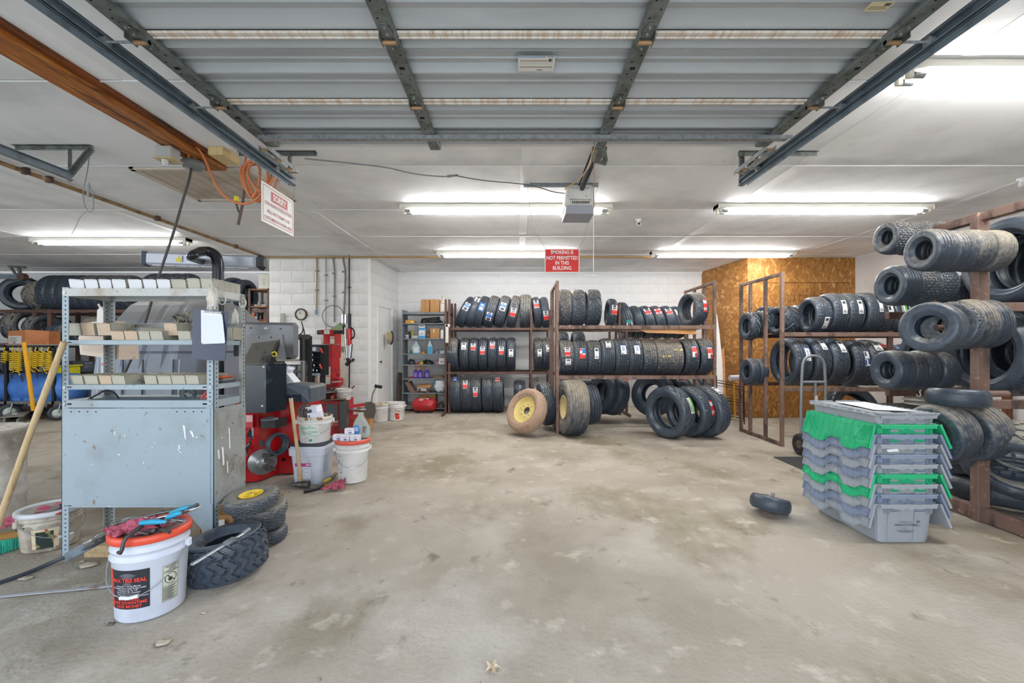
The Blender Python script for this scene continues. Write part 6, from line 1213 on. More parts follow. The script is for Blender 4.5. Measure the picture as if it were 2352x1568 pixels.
g = G().beam(W(440, 1297, 2.10), W(562, 1223, 2.45), .022, .012, bev=.004).cyl(W(558, 1225, 2.44), W(573, 1215, 2.48), .014, .012).beam(W(518, 1248, 2.30), W(538, 1236, 2.36), .03, .016); solo(g, 'tire_bar', M_galv, 'straight grey steel bar lying across the zigzag turf tire', 'bar')
# drum, broom and pole at the frame edge
t = thing('steel_drum', 'dirty white dented drum standing at the edge behind the wooden pole', 'drum', (-3.62, 2.98, 0))
G().lathe([(0, .01), (.17, .01), (.175, .02), (.178, .25), (.185, .26), (.185, .275), (.178, .285), (.18, .68), (.192, .69), (.195, .71), (.19, .725), (.178, .72), (.172, .3), (.165, .02), (0, .02)], 40, c=(-3.62, 2.98, 0)).build('drum_body', mat('dented_dirty_white', '#c4bfb5', .55, spots=[('#8e877b', 4, .45, .65), ('#e3e1dc', 9, .6, .7), ('#5e564a', 16, .7, .76)], bump=.5, bscale=9), t)
G().lathe([(0, .70), (.17, .705), (.19, .726), (.196, .728), (.196, .715)], 40, c=(-3.62, 2.98, 0)).build('bag_liner', mat('crinkled_liner', '#d9d0c2', .5, spots=[('#7c6a50', 18, .55, .65)], bump=.8, bscale=25), t)
t = thing('push_broom', 'push broom with turquoise bristles, its pale wooden pole leaning on the shelf', 'broom', (-3.2, 2.75, 0))
G().tube([W(-12, 1225, 2.60), W(60, 1020, 2.60), W(147, 785, 2.575)], [.017, .0165, .016], n=12).build('pole', M_wood, t)
G().beam(W(-40, 1238, 2.62), W(38, 1226, 2.75), .06, .035, bev=.006).build('head_block', mat('ochre_wood', '#b98d4e', .6), t)
g = G(); a, b = W(-40, 1246, 2.62), W(40, 1234, 2.75); rn = random.Random(5)
for i in range(60):
    for j in range(4):
        p = a.lerp(b, i/59)+V((0, -.022+.015*j, 0)); p.z = max(p.z, .085); g.cyl(p, (p.x+rn.uniform(-.01, .01), p.y+rn.uniform(-.012, .006), .004), .004, .003, n=4, caps=False)
o = g.build('bristles', mat('turquoise_bristle', '#33b39a', .6), t); o['kind'] = 'stuff'
for i, (px, py, r, lab) in enumerate(((215, 1278, .02, 'small pale rubble lump by the wooden blocks'), (190, 1290, .014, 'smaller pale rubble lump between the bars'), (205, 1300, .045, 'flat piece of peeled pale plaster on the floor by the front bucket'), (60, 1330, .03, 'flat pale plaster flake beside the long black bar'), (468, 1408, .012, 'pebble on the bare floor beyond the front bucket'), (375, 1478, .03, 'flat pale stone on the floor before the front bucket'), (255, 1434, .014, 'brown pebble touching the base of the front bucket'))):
    c = FL(px, py); g = crumple((c.x, c.y, r*.25), r, r*.8, r*(.35 if r < .03 else .15), i, n=12, m=8, amp=.6); solo(g, 'rubble_piece', C('#b9ac98' if i != 6 else '#6b5f50'), lab, 'stone')

# ================= WHEEL BALANCER WITH HOOD =================
M_hood = mat('dusty_dark_hood_plastic', '#8c95a2', .5, spots=[('#7a828e', 2, .45, .7)], dusty='#a39c8e'); M_bk = mat('glossy_black_panel', '#1d2530', .22, spots=[('#3a4a5c', 9, .6, .75)]); M_bkd = mat('dusty_black_top', '#6f6c62', .5, spots=[('#2f3136', 7, .56, .64)])
t = thing('wheel_balancer', 'red wheel balancer with a big dark hood and black slanted top panel', 'balancer', (-2.6, 4.4, 0))
g = G(); rows = [(1080, 198, 425, 4.05), (930, 206, 424, 4.05), (850, 216, 432, 4.05), (812, 222, 436, 4.05), (806, 224, 437, 4.02), (780, 236, 441, 4.03), (758, 250, 446, 4.08), (735, 268, 452, 4.18), (716, 284, 458, 4.35), (700, 300, 466, 4.55), (692, 318, 474, 4.8), (690, 334, 482, 5.05)]
cols = 30; vs = []
def ridge(u):
    return -.035 if any(abs(u-c) < .035 for c in (.30, .52, .76)) else (0 if any(abs(u-c) < .06 for c in (.30, .52, .76)) else .0)
for r, (py, a, b, D) in enumerate(rows):
    for j in range(cols+1):
        u = j/cols; p = W(a+(b-a)*u, py, D); d = .0 if r < 3 else (.022 if any(abs(u-c) < .03 for c in (.30, .52, .76)) else 0); p.y += d+(.10*max(0, u-.86)/.14)**1 if u > .86 else d
        vs.append(p)
n = cols+1; g.add(vs, [(r*n+j, r*n+j+1, (r+1)*n+j+1, (r+1)*n+j) for r in range(len(rows)-1) for j in range(cols)], 0, False)
for side in (0, cols):      # returns going back
    vs2 = []
    for r in range(len(rows)): p = vs[r*n+side]; vs2 += [p, V((p.x+(.10 if side else .02), max(p.y+.05, 5.0)+(.1 if side else 0), p.z))]
    g.add(vs2, [(2*r, 2*r+1, 2*r+3, 2*r+2) for r in range(len(rows)-1)], 0, False)
o = g.build('hood', M_hood, t, recalc=False); o['dust'] = .25
g = G()
for px in (276, 322, 392): g.beam(W(px+0, 1040, 4.035), W(px+6, 825, 4.035), .010, .012, 0, up=(0, 1, 0))
for px in (222, 408): g.beam(W(px-4, 1040, 4.03), W(px+4, 825, 4.03), .006, .006, 1, up=(0, 1, 0))
g.build('seam_strip', [C('#4e565f'), C('#c9d0d6')], t)
G().bx(W(200, 0, 4.1).x, W(420, 0, 4.1).x, 4.12, 4.9, 0, .28, 0, .01).build('lower_body', C('#5c6670'), t)
# red cabinet
A = [FL(540, 1112), FL(594, 1108), FL(637, 1091), FL(676, 1090), V((-2.26, 5.0, 0)), V((-2.62, 5.0, 0))]
g = G().prism([V((p.x, p.y, .015)) for p in A], (0, 0, .735)); g.build('red_cabinet', M_red, t)
g = G(); a = A[1]; g.beam(V((a.x+.0, a.y-.004, .40)), V((a.x+.0, a.y-.004, .75)), .006, .006, up=(0, 1, 0)); 
def onf(px, py, dy=0): return W(px, py, 4.09+dy)
g = G().prism([onf(552, 952), onf(588, 952), onf(588, 980), onf(552, 980)], (0, -.05, 0)); g.build('red_control_box', M_red, t)
g = G().prism([onf(551, 955, -.056), onf(558, 955, -.056), onf(558, 972, -.056), onf(551, 972, -.056)], (0, .003, 0)).prism([onf(565, 953, -.056), onf(580, 953, -.056), onf(580, 969, -.056), onf(565, 969, -.056)], (0, .003, 0), 1); g.build('safety_sticker', ['#dfe6f0', '#e6b9b4'], t)
G().prism([onf(560, 982, -.01), onf(582, 982, -.01), onf(582, 1007, -.01), onf(558, 1007, -.01)], (0, .008, 0)).build('socket_plate', C('#b6bdc6'), t); G().prism([onf(566, 988, -.02), onf(576, 988, -.02), onf(576, 1003, -.02), onf(566, 1003, -.02)], (0, .012, 0)).build('power_inlet', M_dark, t)
g = G().tube([onf(580, 1002, -.04), onf(573, 1015, -.07), onf(568, 1035, -.08), onf(558, 1060, -.06), onf(552, 1110, -.04)], .009, smooth=2); g.build('power_cord', C('#3c4144'), t)
G().tube([onf(572, 985, -.03), onf(562, 1000, -.06), onf(551, 1015, -.04)], .006, smooth=1).build('red_cord', C('#d8452c'), t)
g = G().cyl(onf(556, 1032, -.08), onf(576, 1018, -.08), .014).cyl(onf(562, 1030, -.1), onf(568, 1048, -.1), .010); g.build('calliper_gauge', M_iron, t)
g = G().tube([onf(542, 1040, -.09), onf(566, 1026, -.09)], .006); g.build('gauge_rod', M_galv, t)
# tool cups on the front
g = G().prism([W(599, 962, 4.02), W(632, 962, 4.02), W(659, 957, 4.2), W(632, 960, 4.25)], (0, 0, -.085)); g.build('cup_tray', M_dark, t); g = G().lathe([(.055, .0), (.072, .002), (.072, .014), (.055, .014)], 28, c=W(619, 964, 4.03), closed=True); g.build('cup_ring', C('#6b7580'), t)
g = G().prism([W(599, 964, 4.05), W(628, 951, 4.2), W(629, 953, 4.2), W(600, 966, 4.05)], (0, 0, -.01)); g.build('bracket', M_iron, t)
Mside = Matrix.Rotation(R_(62), 4, 'Z') @ Matrix.Rotation(R_(90), 4, 'X')
c = W(632, 1018, 4.10); g = G().lathe([(.068, .0), (.098, .0), (.102, .01), (.102, .065), (.098, .07), (.088, .07), (.086, .012), (.068, .010)], 36, c=c, M=Mside); g.build('quick_nut', mat('dark_grey_cast', '#48515b', .35), t, recalc=False)
c2 = W(600, 1018, 4.08); g = G().cyl(c2, W(619, 1018, 4.06), .015).beam(W(600, 1010, 4.07), W(601, 1026, 4.07), .02, .012, up=(0, 1, 0)).cyl(W(622, 1045, 4.08), W(638, 1040, 4.06), .014).beam(W(636, 1034, 4.06), W(637, 1049, 4.06), .016, .012, up=(0, 1, 0)); g.build('peg', C('#3a4249'), t)
g = G().lathe([(0, 0), (.118, 0), (.122, .008), (.118, .016), (.06, .02), (.055, .06), (.03, .07), (0, .07)], 32, c=W(603, 1060, 4.10), M=Matrix.Rotation(R_(30), 4, 'Z') @ Matrix.Rotation(R_(90), 4, 'X')); g.build('cast_flange', mat('cast_aluminium', '#a9abad', .35, .6), t)
g = G()
for k, (x, y) in enumerate(((612, 1045), (617, 1057), (612, 1070), (621, 1075))): g.cyl(W(x-6, y, 4.05), W(x+12, y+3, 3.98), .020, .008, n=10)
g.build('centring_cone', M_iron, t)
g = G().bx(W(648, 0, 4.34).x, W(655, 0, 4.34).x, 4.335, 4.35, W(0, 1058, 4.34).z, W(0, 1051, 4.34).z).bx(W(632, 0, 4.30).x, W(634, 0, 4.30).x, 4.28, 4.31, W(0, 1062, 4.3).z, W(0, 1053, 4.3).z); g.build('vent_hole', M_black, t)
# black column with slanted top
D = 3.98; x0, x1 = W(553, 0, D).x, W(611, 0, D).x
g = G().prism([V((x0, D, HC-.15*D)), V((x1, D, HC-.15*D)), V((x1, D, HC-.038*D)), V((x0, D, HC-.034*D))], (.07, .22, 0)); g.build('front_panel', M_bk, t)
g = G().prism([W(554, 836, D-.005), W(610, 839, D-.005), W(637, 781, D+.16), W(580, 788, D+.16)], (.0, .05, -.03)); g.build('slanted_top', M_bkd, t)
g = G().prism([W(611, 839, D-.006), W(640, 779, D+.16), W(640, 793, D+.2), W(624, 842, D+.12)], (.006, .01, 0)); g.build('side_cheek', M_dark, t)
g = G(); c = W(628, 813, D+.10); Ms = Matrix.Rotation(R_(55), 4, 'Z') @ Matrix.Rotation(R_(90), 4, 'X'); g.lathe([(.016, 0), (.026, 0), (.026, .004), (.016, .004)], 24, c=c+V((.012, -.012, 0)), M=Ms, closed=True); g.build('yellow_ring', C('#e3d21e'), t)
g = G()
for px, py in ((556, 932), (602, 932), (605, 842), (556, 843)): g.cyl(W(px, py, D-.006), W(px, py, D), .010, n=10)
g.build('panel_bolt', M_galv, t)
# weight tray
D = 4.22; g = G()
def wt(px, py, d=0): return W(px, py, D+d)
g.prism([wt(616, 880), wt(650, 886), wt(655, 912), wt(616, 910)], (0, .35, 0)); g.prism([wt(650, 883, .0), wt(708, 886, .1), wt(713, 892, .1), wt(712, 925, .1), wt(694, 925, .05), wt(692, 906, .02), wt(652, 908)], (0, .36, 0)); g.build('weight_tray', mat('dark_grey_tray_plastic', '#4e5863', .4, spots=[('#6b6f70', 6, .55, .7)], dusty='#8a8378'), t)
G().prism([wt(641, 907, .08), wt(694, 905, .1), wt(694, 922, .1), wt(641, 922, .08)], (0, .03, 0)).build('tray_recess', C('#36485e'), t); g = G().prism([wt(612, 903, -.03), wt(648, 904, -.03), wt(648, 907, -.03), wt(612, 906, -.03)], (0, .05, 0)); g.build('tray_edge', M_iron, t)
c = W(650, 872, 4.35); g = crumple(W(646, 858, 4.38), .10, .08, .09, 21, n=24, m=14, amp=.4); solo(g, 'plastic_bag', mat('white_film', '#dfe3ee', .3), 'crumpled white plastic bag lying on the dark weight tray', 'bag')
t2 = thing('small_box', 'white carton leaning in the white plastic bag on the weight tray', 'box', W(660, 876, 4.3)); G().prism([W(637, 866, 4.3), W(658, 857, 4.3), W(676, 878, 4.3), W(660, 880, 4.3), W(640, 878, 4.3)], (.02, .09, 0)).build('carton', C('#e3e3e6'), t2); G().prism([W(652, 869, 4.295), W(663, 865, 4.295), W(668, 878, 4.295), W(655, 878, 4.295)], (0, .004, 0)).build('carton_label', C('#c3c9d6'), t2)

# ================= ALIGNMENT RIG =================
t = thing('alignment_rig', 'black bent tube gantry carrying a long silver sensor beam behind the steel shelf', 'aligner', (-2.75, 4.3, 0))
D = 4.0
G().tube([W(501, 1120, D), W(501, 640, D), W(501, 606, D), W(497, 588, D), W(484, 578, D), W(466, 576, D-.05), W(448, 582, D-.18), W(440, 588, D-.25), W(437, 592, D-.1), W(452, 597, D+.1), W(474, 604, D+.3)], [.047, .047, .047, .046, .045, .042, .038, .034, .03, .03, .03], n=20, smooth=3).build('gantry_tube', mat('satin_black_tube', '#2e3136', .25, .3, dusty='#8b8275'), t)
a, b = W(341, 594, 4.25), W(592, 603, 4.25)
G().beam(a, b, .10, .125, bev=.02).build('sensor_beam', mat('silver_beam', '#c3c8d2', .35, .35), t)
G().beam(W(330, 594, 4.25), a, .11, .145, bev=.025).build('end_cap', C('#56606e'), t); G().beam(b, W(609, 603, 4.25), .11, .145, bev=.03).build('end_cap', C('#33373c'), t)
g = G().prism([W(402, 587, 4.19), W(418, 587, 4.19), W(418, 601, 4.19), W(402, 601, 4.19)], (0, .004, 0), 0).prism([W(403, 594, 4.187), W(416, 594, 4.187), W(416, 600, 4.187), W(403, 600, 4.187)], (0, .004, 0), 1).prism([W(407, 593, 4.186), W(412, 593, 4.186), W(409.5, 588, 4.186)], (0, .004, 0), 1); g.build('warning_sticker', ['#dcdcd6', '#e4d62a'], t)
g = G(); 
for i in range(8): g.beam(W(350+i*28, 608.6+i*.95, 4.2), W(374+i*28, 609.5+i*.95, 4.2), .01, .006)
g.build('light_strip', C('#e8eaee'), t)
G().bx(-3.05, -2.65, 4.0, 4.5, .02, .12).build('base_plinth', M_dark, t)
t = thing('touch_monitor', 'grey touch monitor seen from behind beside the slanted black panel', 'monitor', W(620, 830, 4.45)); D = 4.35
def mo(px, py, d=0): return W(px, py, D+d)
cor = [(557, 739), (676, 741), (682, 749), (682, 818), (674, 825), (560, 822)]
g = G().prism([mo(*p, .03) for p in cor], (0, .03, 0)); ins = [(562, 745), (670, 747), (674, 752), (674, 812), (668, 818), (564, 816)]; vs = [mo(*p, .03) for p in cor]+[mo(*p, .0) for p in ins]; g.add(vs, [(i, (i+1) % 6, 6+(i+1) % 6, 6+i) for i in range(6)]+[(6, 7, 8, 9, 10, 11)], 0, False); g.build('back_shell', mat('satin_grey_shell', '#77787b', .35, .2), t)
g = G().prism([mo(568, 768, -.012), mo(576, 768, -.012), mo(576, 770, -.012), mo(640, 770, -.012), mo(640, 768, -.012), mo(648, 768, -.012), mo(656, 822, -.012), mo(656, 826, -.012), mo(562, 824, -.012)], (0, .012, 0)); g.build('mount_plate', C('#9a9a9a'), t)
g = G().text('elo', .034, lambda p, q: mo(611, 753, -.003)+V((p, 0, q)), bold=.03); g.build('lettering', '#efefef', t, recalc=False)
g = G()
for px, py in ((576, 753), (644, 755)): g.prism([mo(px-2, py-2, -.002), mo(px+2, py-2, -.002), mo(px+2, py+2, -.002), mo(px-2, py+2, -.002)], (0, .002, 0))
for px in (595, 623): g.prism([mo(px-1, 772, -.014), mo(px+1, 772, -.014), mo(px+1.5, 777, -.014), mo(px-1.5, 777, -.014)], (0, .002, 0))
g.build('screw_recess', C('#3e3e40'), t); G().tube([mo(652, 822, .02), mo(668, 824, .02), mo(681, 812, .04), mo(682, 800, .06)], .009, smooth=2).build('cable', M_dark, t); G().bx(mo(600, 0).x, mo(625, 0).x, D+.02, D+.08, .75, mo(0, 826).z, 0).build('stand_column', M_dark, t); G().prism([mo(537, 770, .1), mo(548, 770, .1), mo(548, 818, .1), mo(537, 818, .1)], (0, .03, 0)).build('side_module', M_dark, t)
t = thing('hydraulic_press', 'dark grey hydraulic ram standing between the monitor and the tool rack', 'press', W(697, 900, 5.6)); D = 5.6
G().cyl(W(697, 828, D), W(697, 775, D), .045, n=16).build('cylinder', mat('black_cylinder', '#3b3a3c', .35, .4), t); G().cyl(W(697, 830, D), W(697, 1010, D), .034, n=16).build('ram_tube', mat('steel_grey_tube', '#8a8785', .35, .5), t)
G().bx(W(711, 0, D).x-.02, W(711, 0, D).x+.02, D-.02, D+.03, 0, W(0, 772, D).z).build('frame_bar', M_dark, t); G().bx(W(683, 0, D).x, W(712, 0, D).x, D-.03, D+.03, W(0, 780, D).z, W(0, 768, D).z, 0, .01).build('head_block', C('#54504c'), t)
g = G().tube([W(684, 770, D), W(694, 765, D), W(697, 752, D), W(692, 738, D)], .007, smooth=2).tube([W(700, 800, D), W(700, 765, D), W(696, 750, D), W(692, 738, D)], .007, smooth=2); g.build('hose', M_dark, t)
G().bx(W(680, 0, D).x-.2, W(712, 0, D).x+.05, D-.15, D+.3, 0, .05).build('foot_plate', M_dark, t)

# ================= TIRE CHANGER =================
t = thing('tire_changer', 'worn red tire changer with a column and black assist arm at the white block wall', 'tire changer', (-2.7, 6.6, 0)); D = 6.3
def tc(px, py, d=0): return W(px, py, D+d)
g = G().prism([tc(745, 921), tc(779, 921), tc(779, 1004), tc(745, 1000)], (.0, .55, 0)).prism([tc(712, 921, .1), tc(745, 921), tc(745, 1000), tc(712, 992, .1)], (0, .5, 0)); g.build('base_cabinet', M_redd, t)
G().prism([tc(748, 928, -.006), tc(776, 928, -.006), tc(776, 965, -.006), tc(748, 965, -.006)], (0, .006, 0)).build('grey_panel', mat('scratched_grey_decal', '#5b6166', .5, spots=[('#b53238', 7, .6, .64)]), t)
G().prism([tc(779, 921, -.03), tc(795, 921, .05), tc(795, 984, .05), tc(780, 988, -.03)], (.0, .10, 0)).build('rubber_pad', mat('worn_black_rubber', '#3d4141', .7, spots=[('#6e6a62', 9, .55, .7)]), t)
g = G().text('TCX57', .050, lambda p, q: tc(767, 969, -.009)+V((p, 0, q)), bold=.025, sx=.9).text('HEAVY DUTY', .020, lambda p, q: tc(767, 974, -.009)+V((p, 0, q-.012)), sx=1.1); g.build('lettering', '#ece6e4', t, recalc=False)
g = G().prism([tc(712, 921), tc(795, 918), tc(795, 912, .5), tc(712, 912, .5)], (0, 0, .012)); g.build('top_plate', mat('greasy_steel', '#6e5850', .5, .2, spots=[('#8e7b6f', 8, .5, .7)]), t)
g = G().lathe([(0, 0), (.30, 0), (.31, .01), (.30, .03), (.05, .035), (0, .035)], 12, c=tc(742, 900, .3)).lathe([(.09, -.14), (.09, 0)], 16, c=tc(742, 900, .3)); g.build('turntable', M_iron, t)
g = G()
for k in range(4): a = k*PI/2+.5; c = tc(742, 899, .3); g.beam(c+V((.1*math.cos(a), .1*math.sin(a), .04)), c+V((.28*math.cos(a), .28*math.sin(a), .04)), .05, .025, bev=.006)
g.build('jaw', C('#8b8d8e'), t)
g = G()
def colm(px0, px1, y, px2, px3, yy, d=.45): return [tc(px0, y, d), tc(px1, y, d), tc(px3, yy, d), tc(px2, yy, d)]
g.prism(colm(745, 762, 822, 743, 764, 915), (.05, .18, 0)); g.prism(colm(745, 763, 791, 744, 763, 822), (.055, .20, 0)); g.build('column', M_redd, t)
g = G().prism(colm(743, 769, 768, 743, 769, 790, .42), (0, .24, 0)).prism(colm(736, 767, 757, 736, 767, 768, .38), (0, .28, 0)); g.build('column_head', M_red, t)
dm = mat('decal_cream', '#dcd8cd', .5, spots=[('#e07a2c', 14, .62, .66, (.2, 1, 2)), ('#4a86c8', 30, .66, .7)])
for q_ in (colm(744, 757, 758, 744, 757, 767, .375), colm(758, 768, 772, 758, 768, 789, .415), colm(745, 759, 842, 745, 759, 882, .445)): G().prism(q_, (0, .004, 0)).build('decal', dm, t)
g = G().prism([tc(750, 800, .44), tc(752.5, 800, .44), tc(752.5, 823, .44), tc(750, 823, .44)], (0, .01, 0)); g.build('slot', M_black, t)
g = G().beam(tc(766, 763, .35), tc(792, 762, .35), .05, .05, bev=.008); g.build('horizontal_arm', M_dark, t); G().cyl(tc(730, 763, .35), tc(737, 763, .35), .035).build('arm_knob', C('#4c4c48'), t)
g = G().cyl(tc(792, 752, .3), tc(797, 825, .3), .014, n=10).cyl(tc(806, 790, .3), tc(803, 822, .3), .028, n=12); g.build('vertical_rod', M_chrome, t)
g = G().cyl(tc(802, 755, .3), tc(803, 778, .3), .042, n=12).cyl(tc(803, 778, .3), tc(803, 793, .3), .034, n=12); g.build('red_cylinder', M_red, t)
g = G().cyl(tc(786, 722, .3), tc(786, 742, .3), .022, n=10).cyl(tc(794, 722, .3), tc(794, 742, .3), .022, n=10).cyl(tc(803, 720, .3), tc(803, 755, .3), .024, n=10, mi=1).cyl(tc(790, 745, .3), tc(790, 768, .3), .02, mi=1); g.build('air_cylinder', [M_chrome, M_dark], t)
g = G().tube([tc(806, 752, .3), tc(814, 758, .28), tc(814, 775, .28), tc(805, 778, .28)], .012, smooth=2); g.build('control_handle', M_dark, t)
g = G().tube([tc(797, 822, .3), tc(800, 832, .3), tc(808, 828, .25)], .022, smooth=1).cyl(tc(795, 838, .3), tc(803, 830, .3), .03).cyl(tc(808, 830, .28), tc(813, 824, .28), .02); g.build('mount_head', M_dark, t)
g = G().bx(tc(764, 0, .35).x, tc(783, 0, .35).x, 6.6, 6.75, tc(0, 885, .4).z, tc(0, 867, .4).z, 0, .012); g.build('oil_box', M_redd, t); g = G().prism([tc(762, 876, .28), tc(784, 874, .28), tc(784, 877, .28), tc(762, 879, .28)], (0, .01, 0)); g.build('oil_box_strap', C('#c9bdb5'), t)
g = G().lathe([(.008, -.05), (.01, -.02), (.04, .02), (.044, .022), (.038, .02)], 20, c=tc(776, 861, .35)); g.build('funnel', mat('red_funnel', '#c2283c', .3), t)
g = G().beam(tc(795, 935, .3), tc(838, 928, .6), .08, .04).beam(tc(793, 958, .2), tc(826, 955, .4), .05, .05).cyl(tc(820, 938, .2), tc(840, 937, .2), .018, mi=0); g.build('bead_arm', M_redd, t)
c1, c2_ = tc(790, 940, .1), tc(842, 940, .1); g = G().cyl(c1, c2_, .012).cyl(tc(830, 940, .1), tc(840, 940, .1), .028); g.build('bead_arm_shaft', M_chrome, t)
g = G().prism([tc(838, 924, .1), tc(852, 922, .1), tc(860, 930, .1), tc(862, 945, .1), tc(858, 960, .1), tc(842, 961, .1), tc(836, 950, .1)], (.0, .03, 0)); g.build('bead_breaker_shoe', mat('worn_steel_shoe', '#6a645e', .4, .4), t)
g = G().tube([tc(853, 924, .12), tc(856, 905, .12), tc(864, 888, .14)], .012); g.build('lever', C('#8d8577'), t); G().cyl(tc(861, 886, .14), tc(877, 889, .14), .024, n=12).build('lever_grip', M_dark, t)
g = G().tube([tc(767, 892, .3), tc(772, 895, .25), tc(776, 905, .2)], .012, smooth=1).tube([tc(712, 905, -.02), tc(730, 909, .0), tc(745, 903, .05), tc(752, 898, .1)], .010, smooth=1); g.build('air_hose', M_dark, t)
G().lathe([(0, 0), (.03, 0), (.028, .05), (.022, .07), (0, .07)], 10, c=tc(763, 919, .1)).build('red_cone', C('#a04038'), t)
t = thing('tool_rack', 'dark pegged tool rack with a round pressure gauge and red clamps beside the red column', 'tool rack', W(722, 862, 6.4)); D = 6.4
def tk(px, py, d=0): return W(px, py, D+d)
x0, x1 = tk(707, 0).x, tk(744, 0).x; z0, z1 = tk(0, 862).z, tk(0, 792).z
G().bx(x0, x1, D+.10, D+.12, z0, z1).build('back_plate', C('#2b3442'), t)
for x in (x0, x1-.03): G().bx(x, x+(.012 if x == x0 else .05), D-.05, D+.12, z0, z1).build('side_plate', M_dark, t)
G().bx(x0, x1, D-.06, D+.12, z1-.008, z1+.006).build('top_plate', C('#5a6470'), t)
for py in (820, 832, 844, 856): G().bx(x0, x1, D-.04, D+.1, tk(0, py).z-.004, tk(0, py).z+.004).build('shelf', M_dark, t)
G().bx(tk(711, 0).x, tk(736, 0).x, D-.02, D+.02, tk(0, 808).z, tk(0, 795).z).build('gauge_plate', C('#7b858e'), t); G().cyl(tk(722, 801, -.03), tk(722, 801, -.02), .032, n=22).build('pressure_gauge', C('#e6e6e2'), t)
g = G().cyl(tk(735, 800, -.06), tk(741, 810, -.06), .020, .012).cyl(tk(734, 836, -.06), tk(739, 847, -.06), .016, .012); g.build('red_clamp_handle', M_sr, t)
g = G()
for px, py in ((718, 817), (718, 829), (716, 841), (722, 841), (713, 853), (720, 852), (728, 853)): g.cyl(tk(px, py, -.02), tk(px, py-5, -.02), .012, n=8)
g.build('small_tool', M_chrome, t)
g = crumple(tk(721, 861, -.03), .11, .05, .03, 4, amp=.5); g.build('film_bundle', mat('crumpled_film', '#9aa4b4', .3), t)
g = G().tube([tk(711, 800, -.05), tk(708, 830, -.06), tk(698, 880, -.1)], .010, smooth=1); g.build('air_hose', C('#5c6f86'), t)
G().bx(x0+.02, x0+.06, D, D+.1, 0, z0).build('leg', M_dark, t); G().bx(x1-.06, x1-.02, D, D+.1, 0, z0).build('leg', M_dark, t)
g = G().cyl(tk(704, 783), tk(703, 802), .009, n=8).prism([tk(697, 778), tk(704, 769), tk(711, 778)], (0, .04, 0), 1); solo(g, 'pointed_tool', ['#b3aca2', '#6d5d4a'], 'pale stick with a small brown triangular cap between the press and tool rack', 'tool')
t = pail((tc(796, 0, .25).x, 6.55), .095, .115, .17, 'small white bucket with a brush handle on the red tire changer', m=M_pailw, bail=(-60, .05), zb=tc(0, 916, .25).z)
g = G().tube([tc(795, 904, .2), tc(814, 886, .15)], .012); solo(g, 'brush_handle', C('#7a5638'), 'brown brush handle poking out of the small bucket on the tire changer', 'brush')
for px, py, r, lab, yr_ in ((873, 969, .148, 'white paste bucket with red and green label near the office door, the first one', -100), (911, 966, .145, 'white bucket with red and green label nearest the small grey shelf', -62)):
    c = FL(px, py); D = c.y+.1; c = V(((px-1188)*D/1000, D, 0)); tt = pail((c.x, c.y), r*.88, r, .31, lab, m=M_pailw, rimm=M_pailr if px < 900 else None, bail=(-70, .10)); lab_patch((c.x, c.y, 0), r*.88, r, .31, yr_-24, yr_+8, .03, .20, mat('red_green_label', '#dce4dc', .5, spots=[('#cc3328', 8, .5, .54), ('#3a9a4e', 9, .6, .64)]), 'printed_label', tt)
tt = pail((-2.30, 7.75), .13, .145, .30, 'white bucket set back between the two paste buckets', m=M_pailw)
t = thing('cut_carton', 'brown carton scrap behind the grey bead breaker shoe', 'carton', W(835, 975, 6.9)); G().bx(W(812, 0, 6.9).x, W(850, 0, 6.9).x, 6.9, 7.1, 0, .20, 0, .004).build('box', M_card, t); G().prism([W(812, 945, 6.9), W(850, 948, 6.9), W(855, 940, 6.8), W(815, 938, 6.8)], (0, .004, 0)).build('flap', M_card, t)

# ================= OFFICE WALL =================
YW = 7.745
t = thing('wall_clock', 'round wall clock with a dark rim and cream face on the white block wall', 'clock', W(692, 735, YW))
c = W(692, 722, YW); Mw = Matrix.Rotation(R_(90), 4, 'X'); G().lathe([(.09, -.01), (.105, -.01), (.108, .02), (.098, .034), (.088, .03), (.088, .0)], 32, c=c, M=Mw).build('rim', C('#4b4038'), t); G().lathe([(0, .012), (.092, .012)], 32, c=c, M=Mw).build('face', C('#d5d0c2'), t)
g = G()
for a, l, w_ in ((128, .04, .006), (108, .062, .004)): d = V((math.cos(R_(a)), 0, math.sin(R_(a)))); g.beam(c+V((0, -.016, 0)), c+V((0, -.016, 0))+d*l, w_, .002, up=(0, 1, 0))
for k in range(12): d = V((math.cos(k*PI/6), 0, math.sin(k*PI/6))); g.beam(c+V((0, -.0145, 0))+d*.07, c+V((0, -.0145, 0))+d*.082, .004, .002, up=(0, 1, 0))
g.build('hands_and_marks', C('#35302c'), t)
for nm, pts, r, col, lab in (('wall_pipe', [(728, 591), (728, 640), (727, 716)], .014, '#9c8a70', 'ochre conduit ending at a blue connector above the tire changer'), ('wall_pipe', [(748.5, 590), (748.5, 756)], .011, '#a3a6aa', 'straight grey conduit between the ochre and the bent conduits'), ('wall_pipe', [(766, 590), (766, 600), (769, 622), (768, 740)], .015, '#84807a', 'bent grey conduit nearer the clock, second from the corner hose'), ('wall_pipe', [(789, 590), (789, 600), (794, 622), (792, 680), (790, 725)], .015, '#7b7066', 'bent brown-grey conduit beside the black vertical hose'), ('air_hose', [(802, 582), (802, 650), (802, 722), (803, 800), (802, 893)], .012, '#2e2d2c', 'black vertical air hose running down the white block wall')):
    t = thing(nm, lab, 'pipe', W(*pts[-1], YW-.02)); G().tube([W(*p, YW-.02) for p in pts], r, n=8, smooth=1).build('tube', mat('m'+col.strip('#'), col, .5, spots=[('#6d6257', 9, .6, .7)]), t)
    for f_ in (.25, .6): p = W(*pts[0], YW-.02).lerp(W(*pts[-1], YW-.02), f_); G().bx(p.x-.03, p.x+.03, p.y-.004, p.y+.018, p.z-.012, p.z+.012, 0, .002).build('clip', M_galvd, t)
